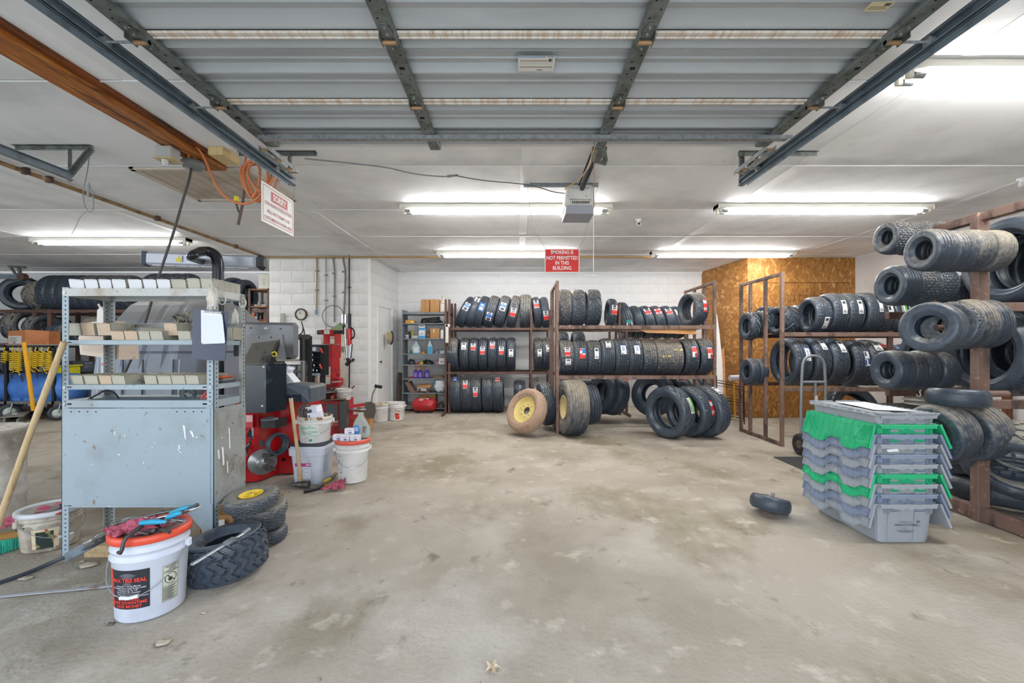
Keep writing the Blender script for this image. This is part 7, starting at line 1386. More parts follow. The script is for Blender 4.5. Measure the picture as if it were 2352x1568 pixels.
g = G().cyl(W(726, 712, YW-.02), W(726, 722, YW-.02), .022).tube([W(726, 722, YW-.02), W(725, 780, YW-.02)], .007, mi=1); solo(g, 'conduit_connector', ['#7d96b8', '#d8d5cf'], 'blue-grey connector with a white cable on the ochre conduit', 'connector')
g = G().prism([W(738, 765, YW-.004), W(800, 770, YW-.004), W(802, 900, YW-.004), W(738, 900, YW-.004)], (0, -.012, 0)); solo(g, 'stained_board', mat('stained_cream_ply', '#d6cfc1', .7, spots=[('#8a6a4c', 15, .64, .7), ('#b5aa98', 4, .5, .7)]), 'cream board with brown stains fixed to the wall behind the red column', 'board')
g = G().prism([W(757, 757, YW-.03), W(786, 738, YW-.03), W(783, 760, YW-.03), (W(768, 793, YW-.03)), W(740, 790, YW-.03)], (0, -.012, 0)); solo(g, 'green_guard', mat('green_guard_plastic', '#7f9a6a', .5, spots=[('#b8a86a', 14, .62, .66)]), 'green triangular guard sheet behind the tire changer head', 'guard')
t = thing('light_switch', 'brown-beige switch plate on the stained board beside the red column', 'switch', W(787, 812, YW-.03)); c = W(787, 802, YW-.02); G().bx(c.x-.032, c.x+.032, c.y-.012, c.y, c.z-.052, c.z+.052, 0, .004).build('plate', C('#8d8571'), t); G().bx(c.x-.008, c.x+.008, c.y-.02, c.y-.01, c.z-.015, c.z+.015, 0, .002).build('toggle', C('#5e5848'), t)
g = G().tube([W(765+25*math.sin(k*.35), 726-25*math.cos(k*.35), YW-.06) for k in range(-9, 8)], .006, n=6, smooth=1).tube([W(786, 752, YW-.06), W(790, 740, YW-.06)], .006); solo(g, 'hose_loop', C('#4c4d4e'), 'thin dark air line loop curling on the block wall above the tire changer', 'hose')
g = G().prism([W(644, 741, YW-.03), W(646, 720, YW-.03), W(654, 719, YW-.03), W(653, 742, YW-.03)], (0, -.02, 0)); solo(g, 'level_tool', mat('grey_green_paint', '#a3a79a', .5, spots=[('#77705f', 12, .55, .7)]), 'grey-green flat strip propped on the wall above the monitor', 'tool')
t = thing('wall_telephone', 'old beige and black wall phone with a dark handset on the white door frame', 'phone', W(893, 792, 8.5))
px_ = lambda a, b, d=0: W(a, b, 8.4+d)
G().prism([px_(887, 763), px_(901, 762), px_(902, 780), px_(888, 781)], (0, .06, 0)).build('body', mat('yellowed_phone', '#b9a680', .5, spots=[('#8b5f3a', 16, .55, .62)]), t); G().tube([px_(899, 760, -.04), px_(903, 768, -.04), px_(902, 785, -.04), px_(897, 791, -.04)], .016, smooth=2).build('handset', M_dark, t); G().prism([px_(888, 781), px_(900, 781), px_(899, 790), px_(889, 790)], (0, .05, 0)).build('lower_box', C('#8f8b80'), t)
g = G().prism([W(909, 928, 8.9), W(917, 930, 8.9), W(921, 856, 9.25), W(914, 855, 9.25)], (.03, .02, 0)); solo(g, 'brown_plank', mat('grey_brown_plank', '#6b5a4a', .7, spots=[('#4b3e33', 5, .5, .7, (5, 5, .4))]), 'weathered brown plank leaning in the corner beside the grey shelf unit', 'plank')
g = G().bx(W(908, 0, 8.9).x, W(918, 0, 8.9).x, 8.85, 8.95, 0, .10, 0, .006); solo(g, 'wood_block', C('#7d6754'), 'short brown block at the foot of the weathered plank', 'block')
# cords that cross the office wall
g = crumple(W(707, 775, 6.6), .05, .04, .03, 8, amp=.4); 
t = thing('work_bench', 'cluttered grey bench with drawers and stacked grey boxes between monitor and tire changer', 'bench', W(660, 900, 7.2)); D = 7.0
for r in range(4):
    for c_ in range(4): x = W(622+c_*20, 0, D).x; z = W(0, 838+r*16, D).z; G().bx(x, x+.125, D, D+.3, z-.098, z-.004, 0, .008).build('drawer', mat('dark_grey_drawer', '#6b6e70', .5, spots=[('#8a7f72', 8, .55, .7)]), t)
G().bx(W(620, 0, D).x, W(702, 0, D).x, D-.02, D+.5, W(0, 829, D).z-.0, W(0, 826, D).z).build('top', C('#8d867a'), t); G().bx(W(620, 0, D).x, W(624, 0, D).x, D, D+.4, 0, W(0, 829, D).z).build('leg', M_galvd, t); G().bx(W(698, 0, D).x, W(702, 0, D).x, D, D+.4, 0, W(0, 829, D).z).build('leg', M_galvd, t)
g = G().cyl(W(722, 905, 6.9), W(723, 866, 6.9), .04, n=14); solo(g, 'pale_tube', C('#cbb898'), 'pale cardboard tube standing under the tool rack', 'tube')

# ================= SMALL GREY SHELF UNIT =================
t = thing('shelf_unit', 'narrow grey steel shelf unit with eight levels in the back corner', 'shelf', (-1.87, 8.85, 0)); D = 8.70
sx0, sx1 = W(925, 0, D).x, W(1023, 0, D).x; zs = lambda py: HC-(py-798)*D/1000
M_su = mat('dark_grey_shelf', '#7d878f', .45, .2, spots=[('#9b8f7c', 14, .6, .7), ('#68727a', 4, .5, .7)])
G().bx(sx0-.012, sx0, D, D+.40, 0, zs(711)).build('side_panel', M_su, t); G().bx(sx1, sx1+.012, D, D+.40, 0, zs(716)).build('side_panel', M_su, t)
LV = [717, 742, 777, 812, 837, 869, 902, 937]
for py in LV: G().bx(sx0, sx1, D-.005, D+.40, zs(py)-.022 if py > 717 else zs(py)-.04, zs(py), 0, .002).build('shelf', M_su, t)
def su(px, l): return V(((px-1188)*D/1000, D+.12, zs(LV[l])))
def sbox(px0, px1, l, py, name, m, lab, cat, dep=.18, dy=.0, parts=()):
    tt = thing(name, lab, cat, su((px0+px1)/2, l)); x0, x1 = su(px0, l).x, su(px1, l).x; y0 = D+.03+dy; z0 = zs(LV[l]); z1 = zs(py)
    G().bx(x0, x1, y0, y0+dep, z0, z1, 0, .004).build('carton' if 'box' in name or 'carton' in name else 'body', m, tt)
    for nm, a0, a1, b0, b1, c_ in parts: G().bx(x0+(x1-x0)*a0, x0+(x1-x0)*a1, y0-.002, y0+.001, z0+(z1-z0)*b0, z0+(z1-z0)*b1).build(nm, C(c_), tt)
    return tt
tape = [('tape', .42, .58, .0, 1., '#a8834f')]
sbox(966, 985, 0, 687, 'cardboard_box', M_card, 'plain brown box on top of the grey shelf unit, nearer the door', 'box', parts=tape); sbox(987, 1008, 0, 687, 'cardboard_box', M_card, 'plain brown box on top of the grey shelf unit, beside the white bottle', 'box', parts=tape)
t = thing('white_gallon_bottle', 'dusty white plastic bottle on top of the grey shelf unit beside two boxes', 'bottle', su(1016, 0)); c = su(1016, 0); G().bx(c.x-.06, c.x+.06, c.y-.06, c.y+.06, c.z, c.z+.20, 0, .02).lathe([(.075, .19), (.035, .27), (.03, .31)], 16, c=c).build('body', mat('dusty_white_plastic', '#dfd9cc', .5, spots=[('#b09c7c', 9, .55, .7)]), t); G().cyl(c+V((0, 0, .30)), c+V((0, 0, .335)), .034).build('cap', C('#cfc6b4'), t)
sbox(930, 950, 1, 735, 'yellow_case', mat('amber_case', '#d79a24', .5), 'long amber-yellow case on the second shelf of the grey unit', 'case', parts=[('paper_label', .7, .95, .2, .7, '#e8e0cc')])
g = G()
for k in range(7): g.tube([V((su(988, 1).x+.22*math.cos(a/10*PI)*(1-.04*k), D+.12+.08*math.sin(a/10*PI), zs(LV[1])+.015+.016*k+.02*math.cos(a/10*PI+k))) for a in range(20)], .010, n=6, closed=True)
solo(g, 'jumper_cables', C('#2a2a2c'), 'coil of black cables on the second shelf of the grey unit', 'cable')
sbox(961, 975, 2, 745, 'wipe_carton', C('#dfe3e6'), 'tall white and blue carton on the third shelf of the grey unit', 'carton', parts=[('blue_band', 0, 1, .6, .78, '#3f9ccf'), ('blue_band', 0, 1, .0, .2, '#3f9ccf'), ('print', .15, .85, .86, .95, '#5a5a5a'), ('print', .25, .75, .3, .36, '#7c8a94')])
sbox(987, 1009, 2, 754, 'cardboard_box', M_card, 'squarish brown box on the third shelf of the grey unit', 'box', parts=[('white_print', .35, .45, .6, .95, '#efe7d8')]); sbox(1011, 1018, 2, 757, 'white_carton', C('#e4e4e2'), 'narrow white carton standing beside the squarish brown box', 'carton')
def can(px, l, r, h, col, capc, lab, name='spray_can', band=None, dy=.1):
    tt = thing(name, lab, 'can' if 'can' in name else 'bottle', su(px, l)); c = su(px, l); c.y = D+dy
    G().lathe([(0, 0), (r, 0), (r, h*.8), (r*.6, h*.86), (0, h*.86)], 16, c=c).build('body', mat('b'+col.strip('#'), col, .35), tt); G().lathe([(0, h*.84), (r*.6, h*.84), (r*.55, h), (0, h)], 12, c=c).build('cap', C(capc), tt)
    if band: G().lathe([(r+.001, h*.2), (r+.001, h*.6)], 16, c=c).build('label_band', C(band), tt)
can(932, 2, .042, .09, '#b9bfc8', '#3a3a44', 'squat grey jar on the third shelf of the grey unit', 'jar_can', '#8c96a8'); can(935, 2, .025, .17, '#2b2b30', '#d8d8d8', 'black small spray bottle behind the squat jar', 'spray_can', dy=.2); can(940, 2, .022, .18, '#d8c234', '#e3d24a', 'yellow capped slim bottle behind the white tin', 'slim_can', dy=.22)
g = G().lathe([(0, 0), (.085, 0), (.085, .055), (0, .058)], 20, c=V((su(950, 2).x, D+.12, zs(LV[2])))); solo(g, 'tin', C('#c9c4b8'), 'low cream tin on the third shelf of the grey unit', 'tin'); g = crumple(su(981, 2)+V((0, .0, .05)), .05, .05, .08, 3); solo(g, 'shop_rag', C('#6e5f54'), 'brown crumpled rag between the blue carton and the box', 'rag')
def jug(px, l, col, liq, lab, w_=.075, h=.25, lc=None):
    tt = thing('fluid_jug', lab, 'jug', su(px, l)); c = su(px, l); c.y = D+.1
    G().prism([V((c.x+a, c.y-.04, c.z+b)) for a, b in ((-w_, 0), (w_, 0), (w_, h*.55), (w_*.4, h*.85), (w_*.35, h), (-w_*.35, h), (-w_*.4, h*.85), (-w_, h*.55))], (0, .09, 0)).build('jug_body', mat('j'+col.strip('#'), col, .25), tt)
    G().prism([V((c.x+a, c.y-.042, c.z+b)) for a, b in ((-w_*.98, 0.003), (w_*.98, 0.003), (w_*.98, h*liq), (-w_*.98, h*liq))], (0, .094, 0)).build('fluid', C('#4aa2c8'), tt)
    if lc: G().prism([V((c.x+a*w_*.6, c.y-.046, c.z+h*.3+b*h*.22)) for a, b in ((-1, -1), (1, -1), (1, 1), (-1, 1))], (0, .004, 0)).build('label', C(lc), tt)
jug(954, 3, '#a9c0cc', .10, 'clear windshield fluid jug with a white label on the fourth shelf', lc='#dfe6ee'); jug(986, 3, '#b9cfd6', .55, 'clear bottle half full of blue fluid on the fourth shelf', .05, .26)
sbox(1009, 1022, 3, 805, 'white_carton', C('#dcdfe6'), 'small white box at the end of the fourth shelf', 'box')
for i, (px, l, c_, rx, rz, nm, lab) in enumerate(((941, 3, '#5f8a5e', .04, .05, 'bottle_scrap', 'small green and grey bits beside the windshield fluid jug'), (968, 3, '#c08a3a', .05, .045, 'parts_heap', 'orange and black parts between the two jugs'), (1000, 3, '#8d9196', .06, .06, 'grey_part', 'grey rounded part behind the small white box'), (941, 4, '#363b46', .07, .09, 'strap_heap', 'dark straps piled on the fifth shelf end'), (960, 4, '#b04038', .09, .03, 'red_tool_heap', 'flat red tools on the fifth shelf'), (965, 4, '#d8b92c', .05, .05, 'yellow_part', 'yellow tool bits behind the red tools'), (980, 4, '#26262a', .11, .075, 'black_pouch', 'big black pouch on the fifth shelf'), (1002, 4, '#c59a94', .05, .085, 'pink_pot', 'pink pot with yellow lid on the fifth shelf'), (945, 5, '#a84038', .09, .035, 'red_rag', 'red tools lying beside the purple soap bottles'), (1005, 5, '#9c8668', .14, .05, 'brown_paper', 'crumpled brown paper at the end of the sixth shelf'), (1010, 7, '#6b5c50', .06, .1, 'gasket_heap', 'dark scrap behind the red air tank'), (935, 7, '#6e6258', .14, .06, 'metal_scrap', 'brown metal scrap at the foot of the grey shelf unit'))):
    g = crumple(V((su(px, l).x, D+.15, zs(LV[l]))), rx, .08, rz, i, amp=.45, n=16, m=10); solo(g, nm, C(c_), lab, 'scrap' if 'heap' in nm or 'scrap' in nm else 'tool')
sbox(1007, 1022, 4, 822, 'white_carton', C('#dfe0e0'), 'white printed box at the end of the fifth shelf', 'box', parts=[('print', .2, .8, .3, .5, '#9aa0a8')])
for i, px in enumerate((952.5, 963, 979)):
    tt = thing('pump_soap_bottle', ['purple pump soap bottle, the one nearest the door wall', 'purple pump soap bottle in the middle of the three', 'purple pump soap bottle standing a little apart'][i], 'bottle', su(px, 5)); c = su(px, 5); c.y = D+.1
    G().bx(c.x-.045, c.x+.045, c.y-.03, c.y+.03, c.z, c.z+.15, 0, .012).bx(c.x-.025, c.x+.025, c.y-.02, c.y+.02, c.z+.15, c.z+.175, 0, .008).build('body', mat('purple_soap', '#5a3fa0', .3), tt); G().cyl(c+V((0, 0, .17)), c+V((0, 0, .20)), .016).cyl(c+V((0, 0, .2)), c+V((0, 0, .23)), .006).beam(c+V((.012, 0, .23)), c+V((-.04, 0, .232)), .02, .014).build('orange_pump', C('#e0782c'), tt); G().bx(c.x-.03, c.x+.03, c.y-.032, c.y-.029, c.z+.03, c.z+.10).build('label', C('#8b78c4'), tt)
g = G().prism([V((su(928, 6).x+a, D+.05, zs(LV[6])+b)) for a, b in ((0, .20), (.08, .22), (.20, .03), (.5, .025), (.5, .0), (.12, .0))], (0, .25, 0)); solo(g, 'folded_metal_sheet', C('#7d6458'), 'bent brown metal sheet with slots on the seventh shelf', 'sheet')
sbox(957, 978, 6, 889, 'glove_box', C('#d8d2c6'), 'torn open white glove box on the seventh shelf', 'box', dy=.02, parts=[('print', .1, .4, .2, .7, '#6a5a4a')]); g = G().prism([V((su(956, 6).x, D+.0, zs(888))), V((su(985, 6).x, D+.0, zs(891))), V((su(992, 6).x, D+.1, zs(884))), V((su(962, 6).x, D+.1, zs(884)))], (0, 0, .005)); solo(g, 'cardboard_flap', M_card, 'loose brown cardboard piece lying on the torn glove box', 'cardboard')
g = crumple(V((su(1010, 6).x, D+.05, zs(886))), .13, .06, .13, 31, dome=False, amp=.3); solo(g, 'wipe_packet', mat('blue_white_packet', '#e3e8ec', .4, spots=[('#2f8fb4', 7, .56, .60)]), 'white and blue wipe packet slumping over the seventh shelf', 'packet')
sbox(958, 996, 7, 905, 'printed_carton', mat('tan_carton', '#c59a66', .8), 'wide tan carton with dark print behind the red air tank', 'carton', dy=.2, parts=[('print', .1, .35, .5, .58, '#7d5c38'), ('print', .45, .58, .45, .7, '#5a4630'), ('print', .1, .3, .35, .4, '#7d5c38')])
t = thing('air_tank', 'red portable air tank lying at the foot of the grey shelf unit', 'air tank', W(975, 945, 8.5)); c = W(975, 929, 8.5)
G().lathe([(0, -.235), (.06, -.23), (.11, -.20), (.13, -.16), (.13, .16), (.11, .20), (.06, .23), (0, .235)], 30, c=c, M=Matrix(((0, 0, 1), (0, 1, 0), (-1, 0, 0))).to_4x4()).build('tank', mat('worn_red_tank', '#b3252a', .35, spots=[('#6d2f2c', 9, .58, .66)]), t)
G().lathe([(.131, -.09), (.131, .09)], 16, c=c, M=Matrix(((0, 0, 1), (0, 1, 0), (-1, 0, 0))).to_4x4(), a0=PI*.9, a1=PI*1.25).build('torn_label', mat('torn_tank_label', '#cfc4ba', .5, spots=[('#b3252a', 14, .5, .54)]), t)
g = G()
for x in (-.13, .13): g.bx(c.x+x-.02, c.x+x+.02, c.y-.1, c.y+.1, 0, .04)
g.build('foot', M_dark, t); G().tube([c+V((-.22, 0, .03)), c+V((-.3, 0, .06)), c+V((-.36, -.05, -.02)), c+V((-.3, -.1, -.1))], .008, smooth=2).build('hose', M_dark, t)
g = G().bx(W(1023, 0, 8.3).x, W(1030, 0, 8.3).x, 8.28, 8.34, zA1-.30, zA1+.06, 0, .01).bx(W(1022, 0, 8.3).x, W(1033, 0, 8.3).x, 8.28, 8.34, zA1, zA1+.06, 0, .01); solo(g, 'white_bracket_piece', C('#d3cdc4'), 'dirty white plastic piece hung on the end post of the back rack', 'piece')

# ================= USED TIRE RACKS AT THE LEFT =================
t = thing('tire_rack', 'long brown wooden-look rack of used tires behind the carts and machines', 'tire rack', (-7.5, 8.6, 0)); D = 8.25
zL = [HC-(py-798)*D/1000 for py in (711, 788, 858)]
for x in (-9.13, -8.85, -7.9, -6.0, -4.75):
    for y in (8.25, 9.05): G().bx(x-.035, x+.035, y-.0235, y+.0235, 0, 2.0 if y < 9 else 2.45, 0, .003).build('post', M_brown, t)
for z in zL:
    for y in (8.25, 9.05): G().bx(-11.4, -4.55, y-.02, y+.02, z-.055, z, 0, .003).build('rail', M_brown, t)
gU = 'used tires on the long left rack'
def ut(px, l, R, w, k, lab, yaw=0, du=.25, dy=0., st=(), lift=0):
    d = D+.25+dy; return tire(k, V(((px-1188)*(d-.30)/1000, d, zL[l]+R+lift)), R, w, leanax(0, yaw), lab, group=gU, dust=du-.1, stickers=st)
ut(12, 0, .33, .30, 'lug', 'big lug tire turned showing its dark opening, top tier, at the frame edge', -55, .1); ut(58, 0, .29, .28, 'lug', 'tan muddy lug tire on the top tier between dark tires', 0, .8)
for i, px in enumerate((92, 114, 137, 160, 183, 205, 228, 250, 272)): ut(px, 0, .345, .19, 'highway' if i != 2 else 'rib', f'dark used tire on the long rack top tier, {ORD[i]} after the tan lug tire{", chalked" if i == 2 else ""}', 0, .05 if i < 4 else .35)
for i, px in enumerate((335, 358, 382, 408)): ut(px, 0, .36, .24, 'allseason' if i < 2 else 'highway', f'tall used tire cresting above the bins, {ORD[i]} beyond the drop cord', 0, .15, dy=.1, lift=.02)
for i, px in enumerate((515, 541)): ut(px, 0, .31 if i else .33, .2, 'highway', ['used tire showing its dark bore beside the black gantry tube', 'used tire behind the rear shelf post beside the gantry'][i], -20 if i == 0 else 0, .0, dy=.1)
ut(18, 1, .34, .34, 'lug', 'huge dusty tractor lug tire on the long rack middle tier', -12, .6); ut(60, 1, .285, .26, 'lug', 'smaller dusty lug tire beside the huge one, long rack middle tier', -20, .45, dy=-.1); ut(98, 1, .27, .2, 'lug', 'dark lug tire behind the rack posts on the long rack middle tier', 0, .0, dy=.4)
for i, px in enumerate((92, 105, 118, 133, 150)): ut(px, 1, .185, .115 if i < 3 else .14, 'rib' if i < 3 else 'allseason', f'small used tire above the brown carton, {ORD[i]} from the posts', -10, .05 if i < 2 else .4, dy=-.15)
ut(200, 1, .27, .4, 'wide', 'wide ribbed tan-topped tire behind the white squeeze bottle', 0, .6)
for i, (px, py, ds) in enumerate(((14, 838, 'dark lug tire glimpsed behind the yellow coil hoses'), (40, 840, 'second dark lug tire behind the yellow coil hoses'), (100, 840, 'dark tire behind the coil hoses nearest the wooden pole'))): tire('lug', W(px, py, D+.4), .30, .24, leanax(0, -20), ds, group=gU, dust=.1)
def flat(px, py, R, w, lab, chalk=None, du=.0, d=8.45):
    o = tire('highway', W(px, py, d), R, w, V((.01, .02, 1)), lab, group=gU, dust=du)
    if chalk:
        g = G(); g.text(chalk, .22, lambda p, q: V((q*1.2+.18, -1.006*math.cos(R_(0)-p), 1.006*math.sin(R_(0)-p)))); 
        e = o.rotation_euler.to_matrix(); loc = e.transposed() @ V((0, -1, 0)); a0 = math.atan2(loc.z, -loc.y); g = G(); ax = e.transposed() @ V((1, 0, 0)); sgn = 1 if (math.cos(a0+.1)*-1-(-math.cos(a0)))*ax.y+(math.sin(a0+.1)-math.sin(a0))*ax.z > 0 else -1
        g.text(chalk, .20, lambda p, q: V((q*1.3+.15, -1.008*math.cos(a0+sgn*p), 1.008*math.sin(a0+sgn*p)))); g.build('chalk_writing', C('#bdbdb4'), o, recalc=False)
flat(165, 843, .26, .24, 'flat-lying used tire below the cream jug, nearer the shelf post'); flat(205, 842, .25, .22, 'flat-lying used tire beside the hood edge below the cream jug'); flat(463, 843, .33, .24, 'flat-lying used tire chalked 205 60 beyond the dark hood', '205 60', .1); flat(455, 815, .33, .18, 'flat-lying used tire stacked on the chalked one beyond the hood', None, .1); flat(500, 825, .30, .30, 'flat-lying used tire behind the gantry tube base', None, .1); flat(540, 842, .22, .22, 'flat-lying used tire beside the monitor module', None, .15); flat(535, 730, .33, .22, 'flat-lying used tire chalked 265 under the rail beyond the clipboard', '265 60', .1)
ut(210, 2, .28, .3, 'truck', 'used tire low behind the third shelf bins near the hood', 0, 0., dy=.2, lift=-.65)
for i, px in enumerate((190, 232)): tire('truck', W(px, 902, 8.4), .30, .26, leanax(0, -15), f'dark ribbed tire on the floor behind the steel shelf, {["nearer the post", "beside the hood"][i]}', group=gU, dust=-.1)
tire('lug', W(8, 900, 8.3), .38, .3, leanax(0, -10), 'dark lug tire on the floor behind the blue tank', group=gU, dust=-.05)
# brown small shelf by the office corner with cans
t = thing('brown_shelf_stand', 'small brown shelf stand with spray cans at the office corner', 'shelf', W(596, 738, 8.2)); D2 = 8.2
def b2(px, py, d=0): return W(px, py, D2+d)
x0, x1 = b2(570, 0).x, b2(619, 0).x
for x, y in ((x0, D2), (x1-.04, D2), (x0, D2+.4), (x1-.04, D2+.4)): G().bx(x, x+.035, y, y+.03, 0, b2(0, 662).z).build('post', M_brown, t)
for py in (663, 703, 737): G().bx(x0, x1, D2, D2+.43, b2(0, py).z-.022, b2(0, py).z, 0, .002).build('shelf', mat('warm_brown_board', '#8a5a34', .6), t)
G().bx(x0+.12, x0+.16, D2+.2, D2+.24, b2(0, 737).z, b2(0, 712).z).bx(x0, x0+.16, D2+.2, D2+.24, b2(0, 714).z, b2(0, 710).z).build('inner_rail', M_brown, t)
def c2n(px, lv, r, h, col, capc, lab, name='spray_can', band=None):
    tt = thing(name, lab, 'can', b2(px, lv, .08)); c = b2(px, lv, .08)
    G().lathe([(0, 0), (r, 0), (r, h*.8), (r*.6, h*.88), (0, h*.88)], 16, c=c).build('body', mat('b'+col.strip('#'), col, .35), tt); G().lathe([(0, h*.86), (r*.6, h*.86), (r*.5, h), (0, h)], 12, c=c).build('cap', C(capc), tt)
    if band: G().lathe([(r+.001, h*.3), (r+.001, h*.6)], 16, c=c).build('label_band', C(band), tt)
c2n(582, 736.5, .036, .23, '#c9d2de', '#e4e4ea', 'silver and blue spray bottle with an orange band on the brown stand', band='#e0702c'); c2n(592, 736.5, .036, .17, '#33363e', '#44464e', 'black spray can beside the silver one on the brown stand'); c2n(590, 736.4, .045, .085, '#c9c6bc', '#e4e2dc', 'small white paint tin before the black can', 'paint_tin', '#5a5a62'); c2n(608, 736.5, .018, .13, '#dfe4ec', '#f0f0f4', 'slim white bottle near the corner on the brown stand', 'slim_can', '#4a66a8'); c2n(613, 736.5, .05, .2, '#b48a58', '#a67c4c', 'brown paper can at the back of the brown stand', 'brown_can')
g = crumple(b2(600, 736, .1), .05, .04, .035, 6); solo(g, 'red_part', C('#7d3a34'), 'small dark red part lying between the cans', 'part')
for i, (a, b, py, c_, lab) in enumerate(((585, 592, 698, '#b9b4aa', 'low pale box on the upper level of the brown stand'), (593, 600, 692, '#8d8478', 'upright grey-brown box on the upper level of the brown stand'), (601, 612, 698, '#c3beb4', 'wide pale box near the corner on the brown stand'))):
    tt = thing('small_carton', lab, 'box', b2((a+b)/2, 703, .1)); G().bx(b2(a, 0, .1).x, b2(b, 0, .1).x, D2+.08, D2+.2, b2(0, 702.8).z, b2(0, py).z, 0, .003).build('carton', C(c_), tt); G().bx(b2(a, 0, .1).x+.01, b2(b, 0, .1).x-.01, D2+.078, D2+.081, b2(0, 701.5).z, b2(0, 700.5).z).build('print_line', C('#6a6258'), tt)
tt = thing('tall_carton', 'cream carton with print on top of the brown stand at the office corner', 'box', b2(608, 662, .1)); G().bx(b2(597, 0, .1).x, b2(621, 0, .1).x, D2+.05, D2+.3, b2(0, 662).z, b2(0, 629).z, 0, .004).build('carton', C('#cdc8ba'), tt)
g = G()
for r, s in enumerate(('AN', 'TL', 'FR')): g.text(s, .05, lambda p, q, r=r: b2(606, 641+r*5.5, .045)+V((p, 0, q)))
g.build('print', C('#8d887c'), tt, recalc=False)

# ================= CART WITH BLUE TANK, JACK =================
t = thing('tank_cart', 'black frame cart with casters holding the blue tank and yellow coil hoses', 'cart', W(60, 925, 7.7)); D = 7.6
def ct(px, py, d=0): return W(px, py, D+d)
for px, d in ((15, 0), (124, .0), (15, .5), (124, .5)): p = ct(px, 925, d); G().bx(p.x-.022, p.x+.022, D+d-.02, D+d+.02, p.z-.02, ct(0, 793, 0).z).build('frame_post', M_dark, t)
for d in (0, .5): G().bx(ct(-40, 0).x, ct(138, 0).x, D+d-.02, D+d+.02, ct(0, 798).z, ct(0, 793).z).build('top_rail', M_dark, t); G().bx(ct(-40, 0).x, ct(142, 0).x, D+d-.02, D+d+.02, ct(0, 927).z, ct(0, 921).z).build('deck_rail', M_galvd, t)
G().bx(ct(-40, 0).x, ct(142, 0).x, D, D+.5, ct(0, 924).z, ct(0, 922).z).build('deck', M_dark, t); G().bx(ct(15, 0).x, ct(138, 0).x, D-.02, D+.5, ct(0, 794).z, ct(0, 791).z).build('top_shelf', C('#8a8f8a'), t)
Mx = Matrix(((0, 0, 1), (0, 1, 0), (-1, 0, 0))).to_4x4()
for px, py, r in ((22, 948, .145), (132, 938, .13), (87, 938, .10)):
    c = ct(px, py, .0 if px != 87 else .45); c.z = r; o = G().lathe([(.09*r/.145, -.03), (.11*r/.145, -.035), (r*.97, -.03), (r, 0), (r*.97, .03), (.11*r/.145, .035), (.09*r/.145, .03)], 30, c=c, M=Mx @ Matrix.Rotation(R_(35), 4, 'X')).build('caster_wheel', C('#31353b'), t)
    G().lathe([(0, -.03), (.03, -.035), (.1*r/.145, -.015), (.1*r/.145, .015), (.03, .035), (0, .03)], 24, c=c, M=Mx @ Matrix.Rotation(R_(35), 4, 'X')).build('caster_hub', C('#b9c4bc'), o)
    G().beam(c+V((.05, -.04, 0)), V((c.x+.08, c.y-.02, ct(0, 925).z)), .05, .012).build('caster_fork', M_galv, t)
t = thing('blue_tank', 'bright blue ribbed plastic tank lying on the black cart', 'tank', ct(60, 922, .25)); c = ct(60, 889, .25); R = .255
pr = [(0, .56), (.12, .55), (.20, .49), (.24, .40), (.25, .33), (.245, .31), (.25, .29), (.255, .12), (.245, .09), (.255, .06), (.262, -.1), (.25, -.16), (.262, -.22), (.26, -.5), (.25, -.9), (0, -.95)]
G().lathe(pr, 44, c=c, M=Mx @ Matrix.Rotation(PI, 4, 'X')).build('tank_shell', mat('blue_tank_plastic', '#3f74c4', .35, spots=[('#5b8fdc', 3, .5, .7)]), t)
g = G()
for px in (20, 64, 104): p = ct(px, 0, .0); g.prism([V((p.x-.16, D+.06, ct(0, 922).z)), V((p.x+.16, D+.06, ct(0, 922).z)), V((p.x+.04, D+.03, ct(0, 897).z)), V((p.x-.04, D+.03, ct(0, 897).z))], (0, .42, 0))
g.build('saddle', MATS['blue_tank_plastic'], t)
M_yh = mat('yellow_coil_hose', '#e3bf22', .4)
for i, (px, n_, tx_, ty_) in enumerate(((11, 5, 4, 830), (30, 9, 24, 862), (43, 10, 48, 870), (70, 8, 82, 862), (83, 8, 97, 860), (97, 7, 110, 866), (112, 9, 110, 870))):
    tt = thing('coil_hose', f'yellow coiled air hose on the cart rail, {ORD[i]} from the frame edge', 'hose', ct(px, 845, -.06), 'yellow coil hoses on the black cart')
    pts = [ct(px, 797, -.04), ct(px-3, 806, -.06)]
    for k in range(n_*8): a = k*PI/4; y = 808+k*4.6/8; pts.append(ct(px, y, -.06)+V((.042*math.cos(a), .042*math.sin(a), 0)))
    y = 808+n_*4.6; pts += [ct(px+2, y+3, -.06), ct((px+tx_)/2, (y+ty_)/2, -.07), ct(tx_, ty_-8, -.08)]
    G().tube(pts, .0085, n=6).build('coil', M_yh, tt, recalc=False); G().tube([ct(tx_, ty_-8, -.08), ct(tx_+3, ty_, -.09), ct(tx_+4, ty_+7, -.09)], [.014, .013, .006], n=8).build('black_nozzle', M_dark, tt)
t = thing('shipping_carton', 'brown-orange shipping carton with a white label on top of the black cart', 'carton', ct(64, 791, .2))
g = G().prism([ct(17, 792, .1), ct(57, 792, -.0), ct(57, 757, -.0), ct(19, 760, .1)], (.0, .3, 0)).prism([ct(57, 792), ct(112, 791, .2), ct(112, 760, .2), ct(57, 757)], (0, .2, 0)); g.build('carton', mat('orange_carton', '#b8754a', .75, spots=[('#a5653c', 5, .5, .7)]), t)
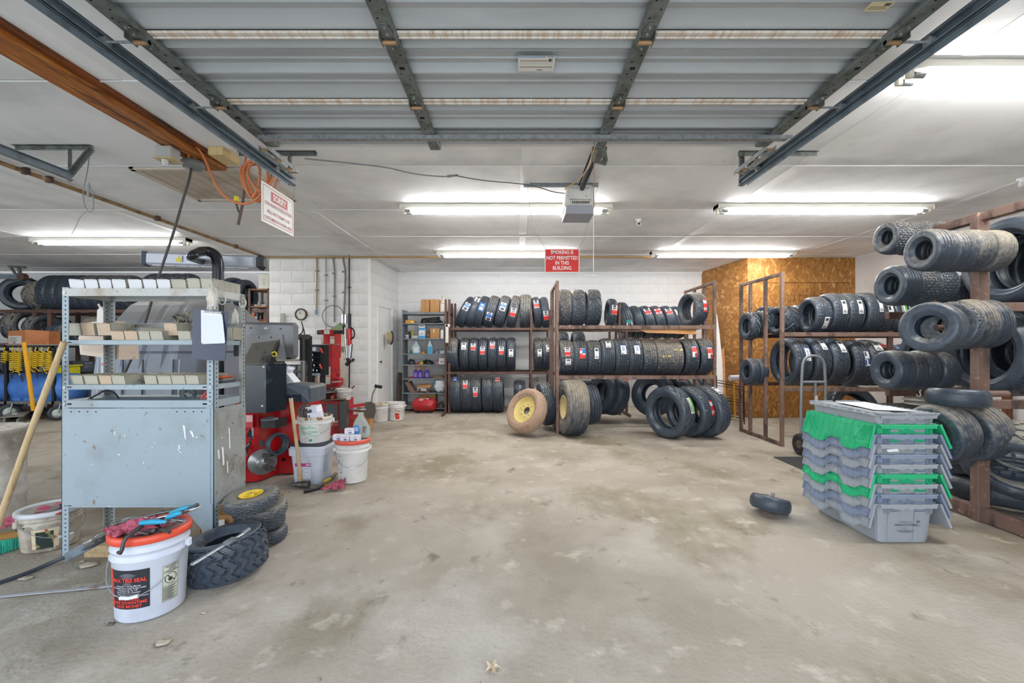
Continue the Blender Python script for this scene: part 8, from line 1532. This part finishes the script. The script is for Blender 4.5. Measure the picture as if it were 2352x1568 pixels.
g = G().prism([ct(20, 789, .09), ct(50, 789, .015), ct(50, 771, .015), ct(20, 771, .09)], (0, -.004, 0)); g.build('shipping_label', C('#cfccc4'), t); g = G()
for k in range(4): g.prism([ct(22, 775+k*3, .08), ct(40-3*(k % 2), 775+k*3, .035), ct(40-3*(k % 2), 776+k*3, .035), ct(22, 776+k*3, .08)], (0, -.006, 0))
g.prism([ct(30, 786, .06), ct(36, 786, .045), ct(36, 788, .045), ct(30, 788, .06)], (0, -.006, 0)); g.build('label_print', C('#77736c'), t)
t = thing('yellow_mop_bucket', 'bright yellow plastic bin behind the wooden pole beside the cart', 'bin', W(138, 880, 7.9)); p = W(126, 880, 7.9); q_ = W(149, 842, 7.9); G().bx(p.x, q_.x, 7.9, 8.2, .3, q_.z, 0, .02).build('bin_body', C('#d8cc22'), t); G().bx(p.x-.02, q_.x+.02, 7.88, 8.22, q_.z, q_.z+.03, 0, .01).build('bin_rim', C('#e4da3a'), t)
t = thing('floor_jack', 'dusty grey floor jack with a long yellow handle beside the blue tank', 'jack', FL(60, 975))
def jk(px, py): return FL(px, py)
for a, b in (((10, 976), (62, 938)), ((40, 980), (84, 942))): p, q_ = jk(*a), jk(*b); p.z = q_.z = .07; G().beam(p, q_, .03, .11, bev=.01).build('side_plate', mat('dusty_jack_grey', '#857f76', .5, .2), t)
p, q_ = jk(28, 975), jk(70, 948); p.z = q_.z = .13; G().beam(p, q_, .26, .02, bev=.005).build('cover_plate', mat('dusty_jack_top', '#8f887c', .6), t)
for px, py in ((12, 974), (46, 981), (100, 947)): c = jk(px, py); G().cyl(c+V((-.03, 0, .045)), c+V((.03, 0, .045)), .045, n=16).build('jack_wheel', C('#6b645c'), t)
G().tube([W(77, 942, 7.1), W(67, 870, 7.0), W(55, 786, 6.9)], .028, n=12).build('handle', mat('amber_handle', '#e8a92a', .35), t); G().lathe([(0, 0), (.05, 0), (.05, .03), (0, .035)], 14, c=jk(36, 970)+V((0, 0, .13))).build('lift_saddle', M_galv, t)
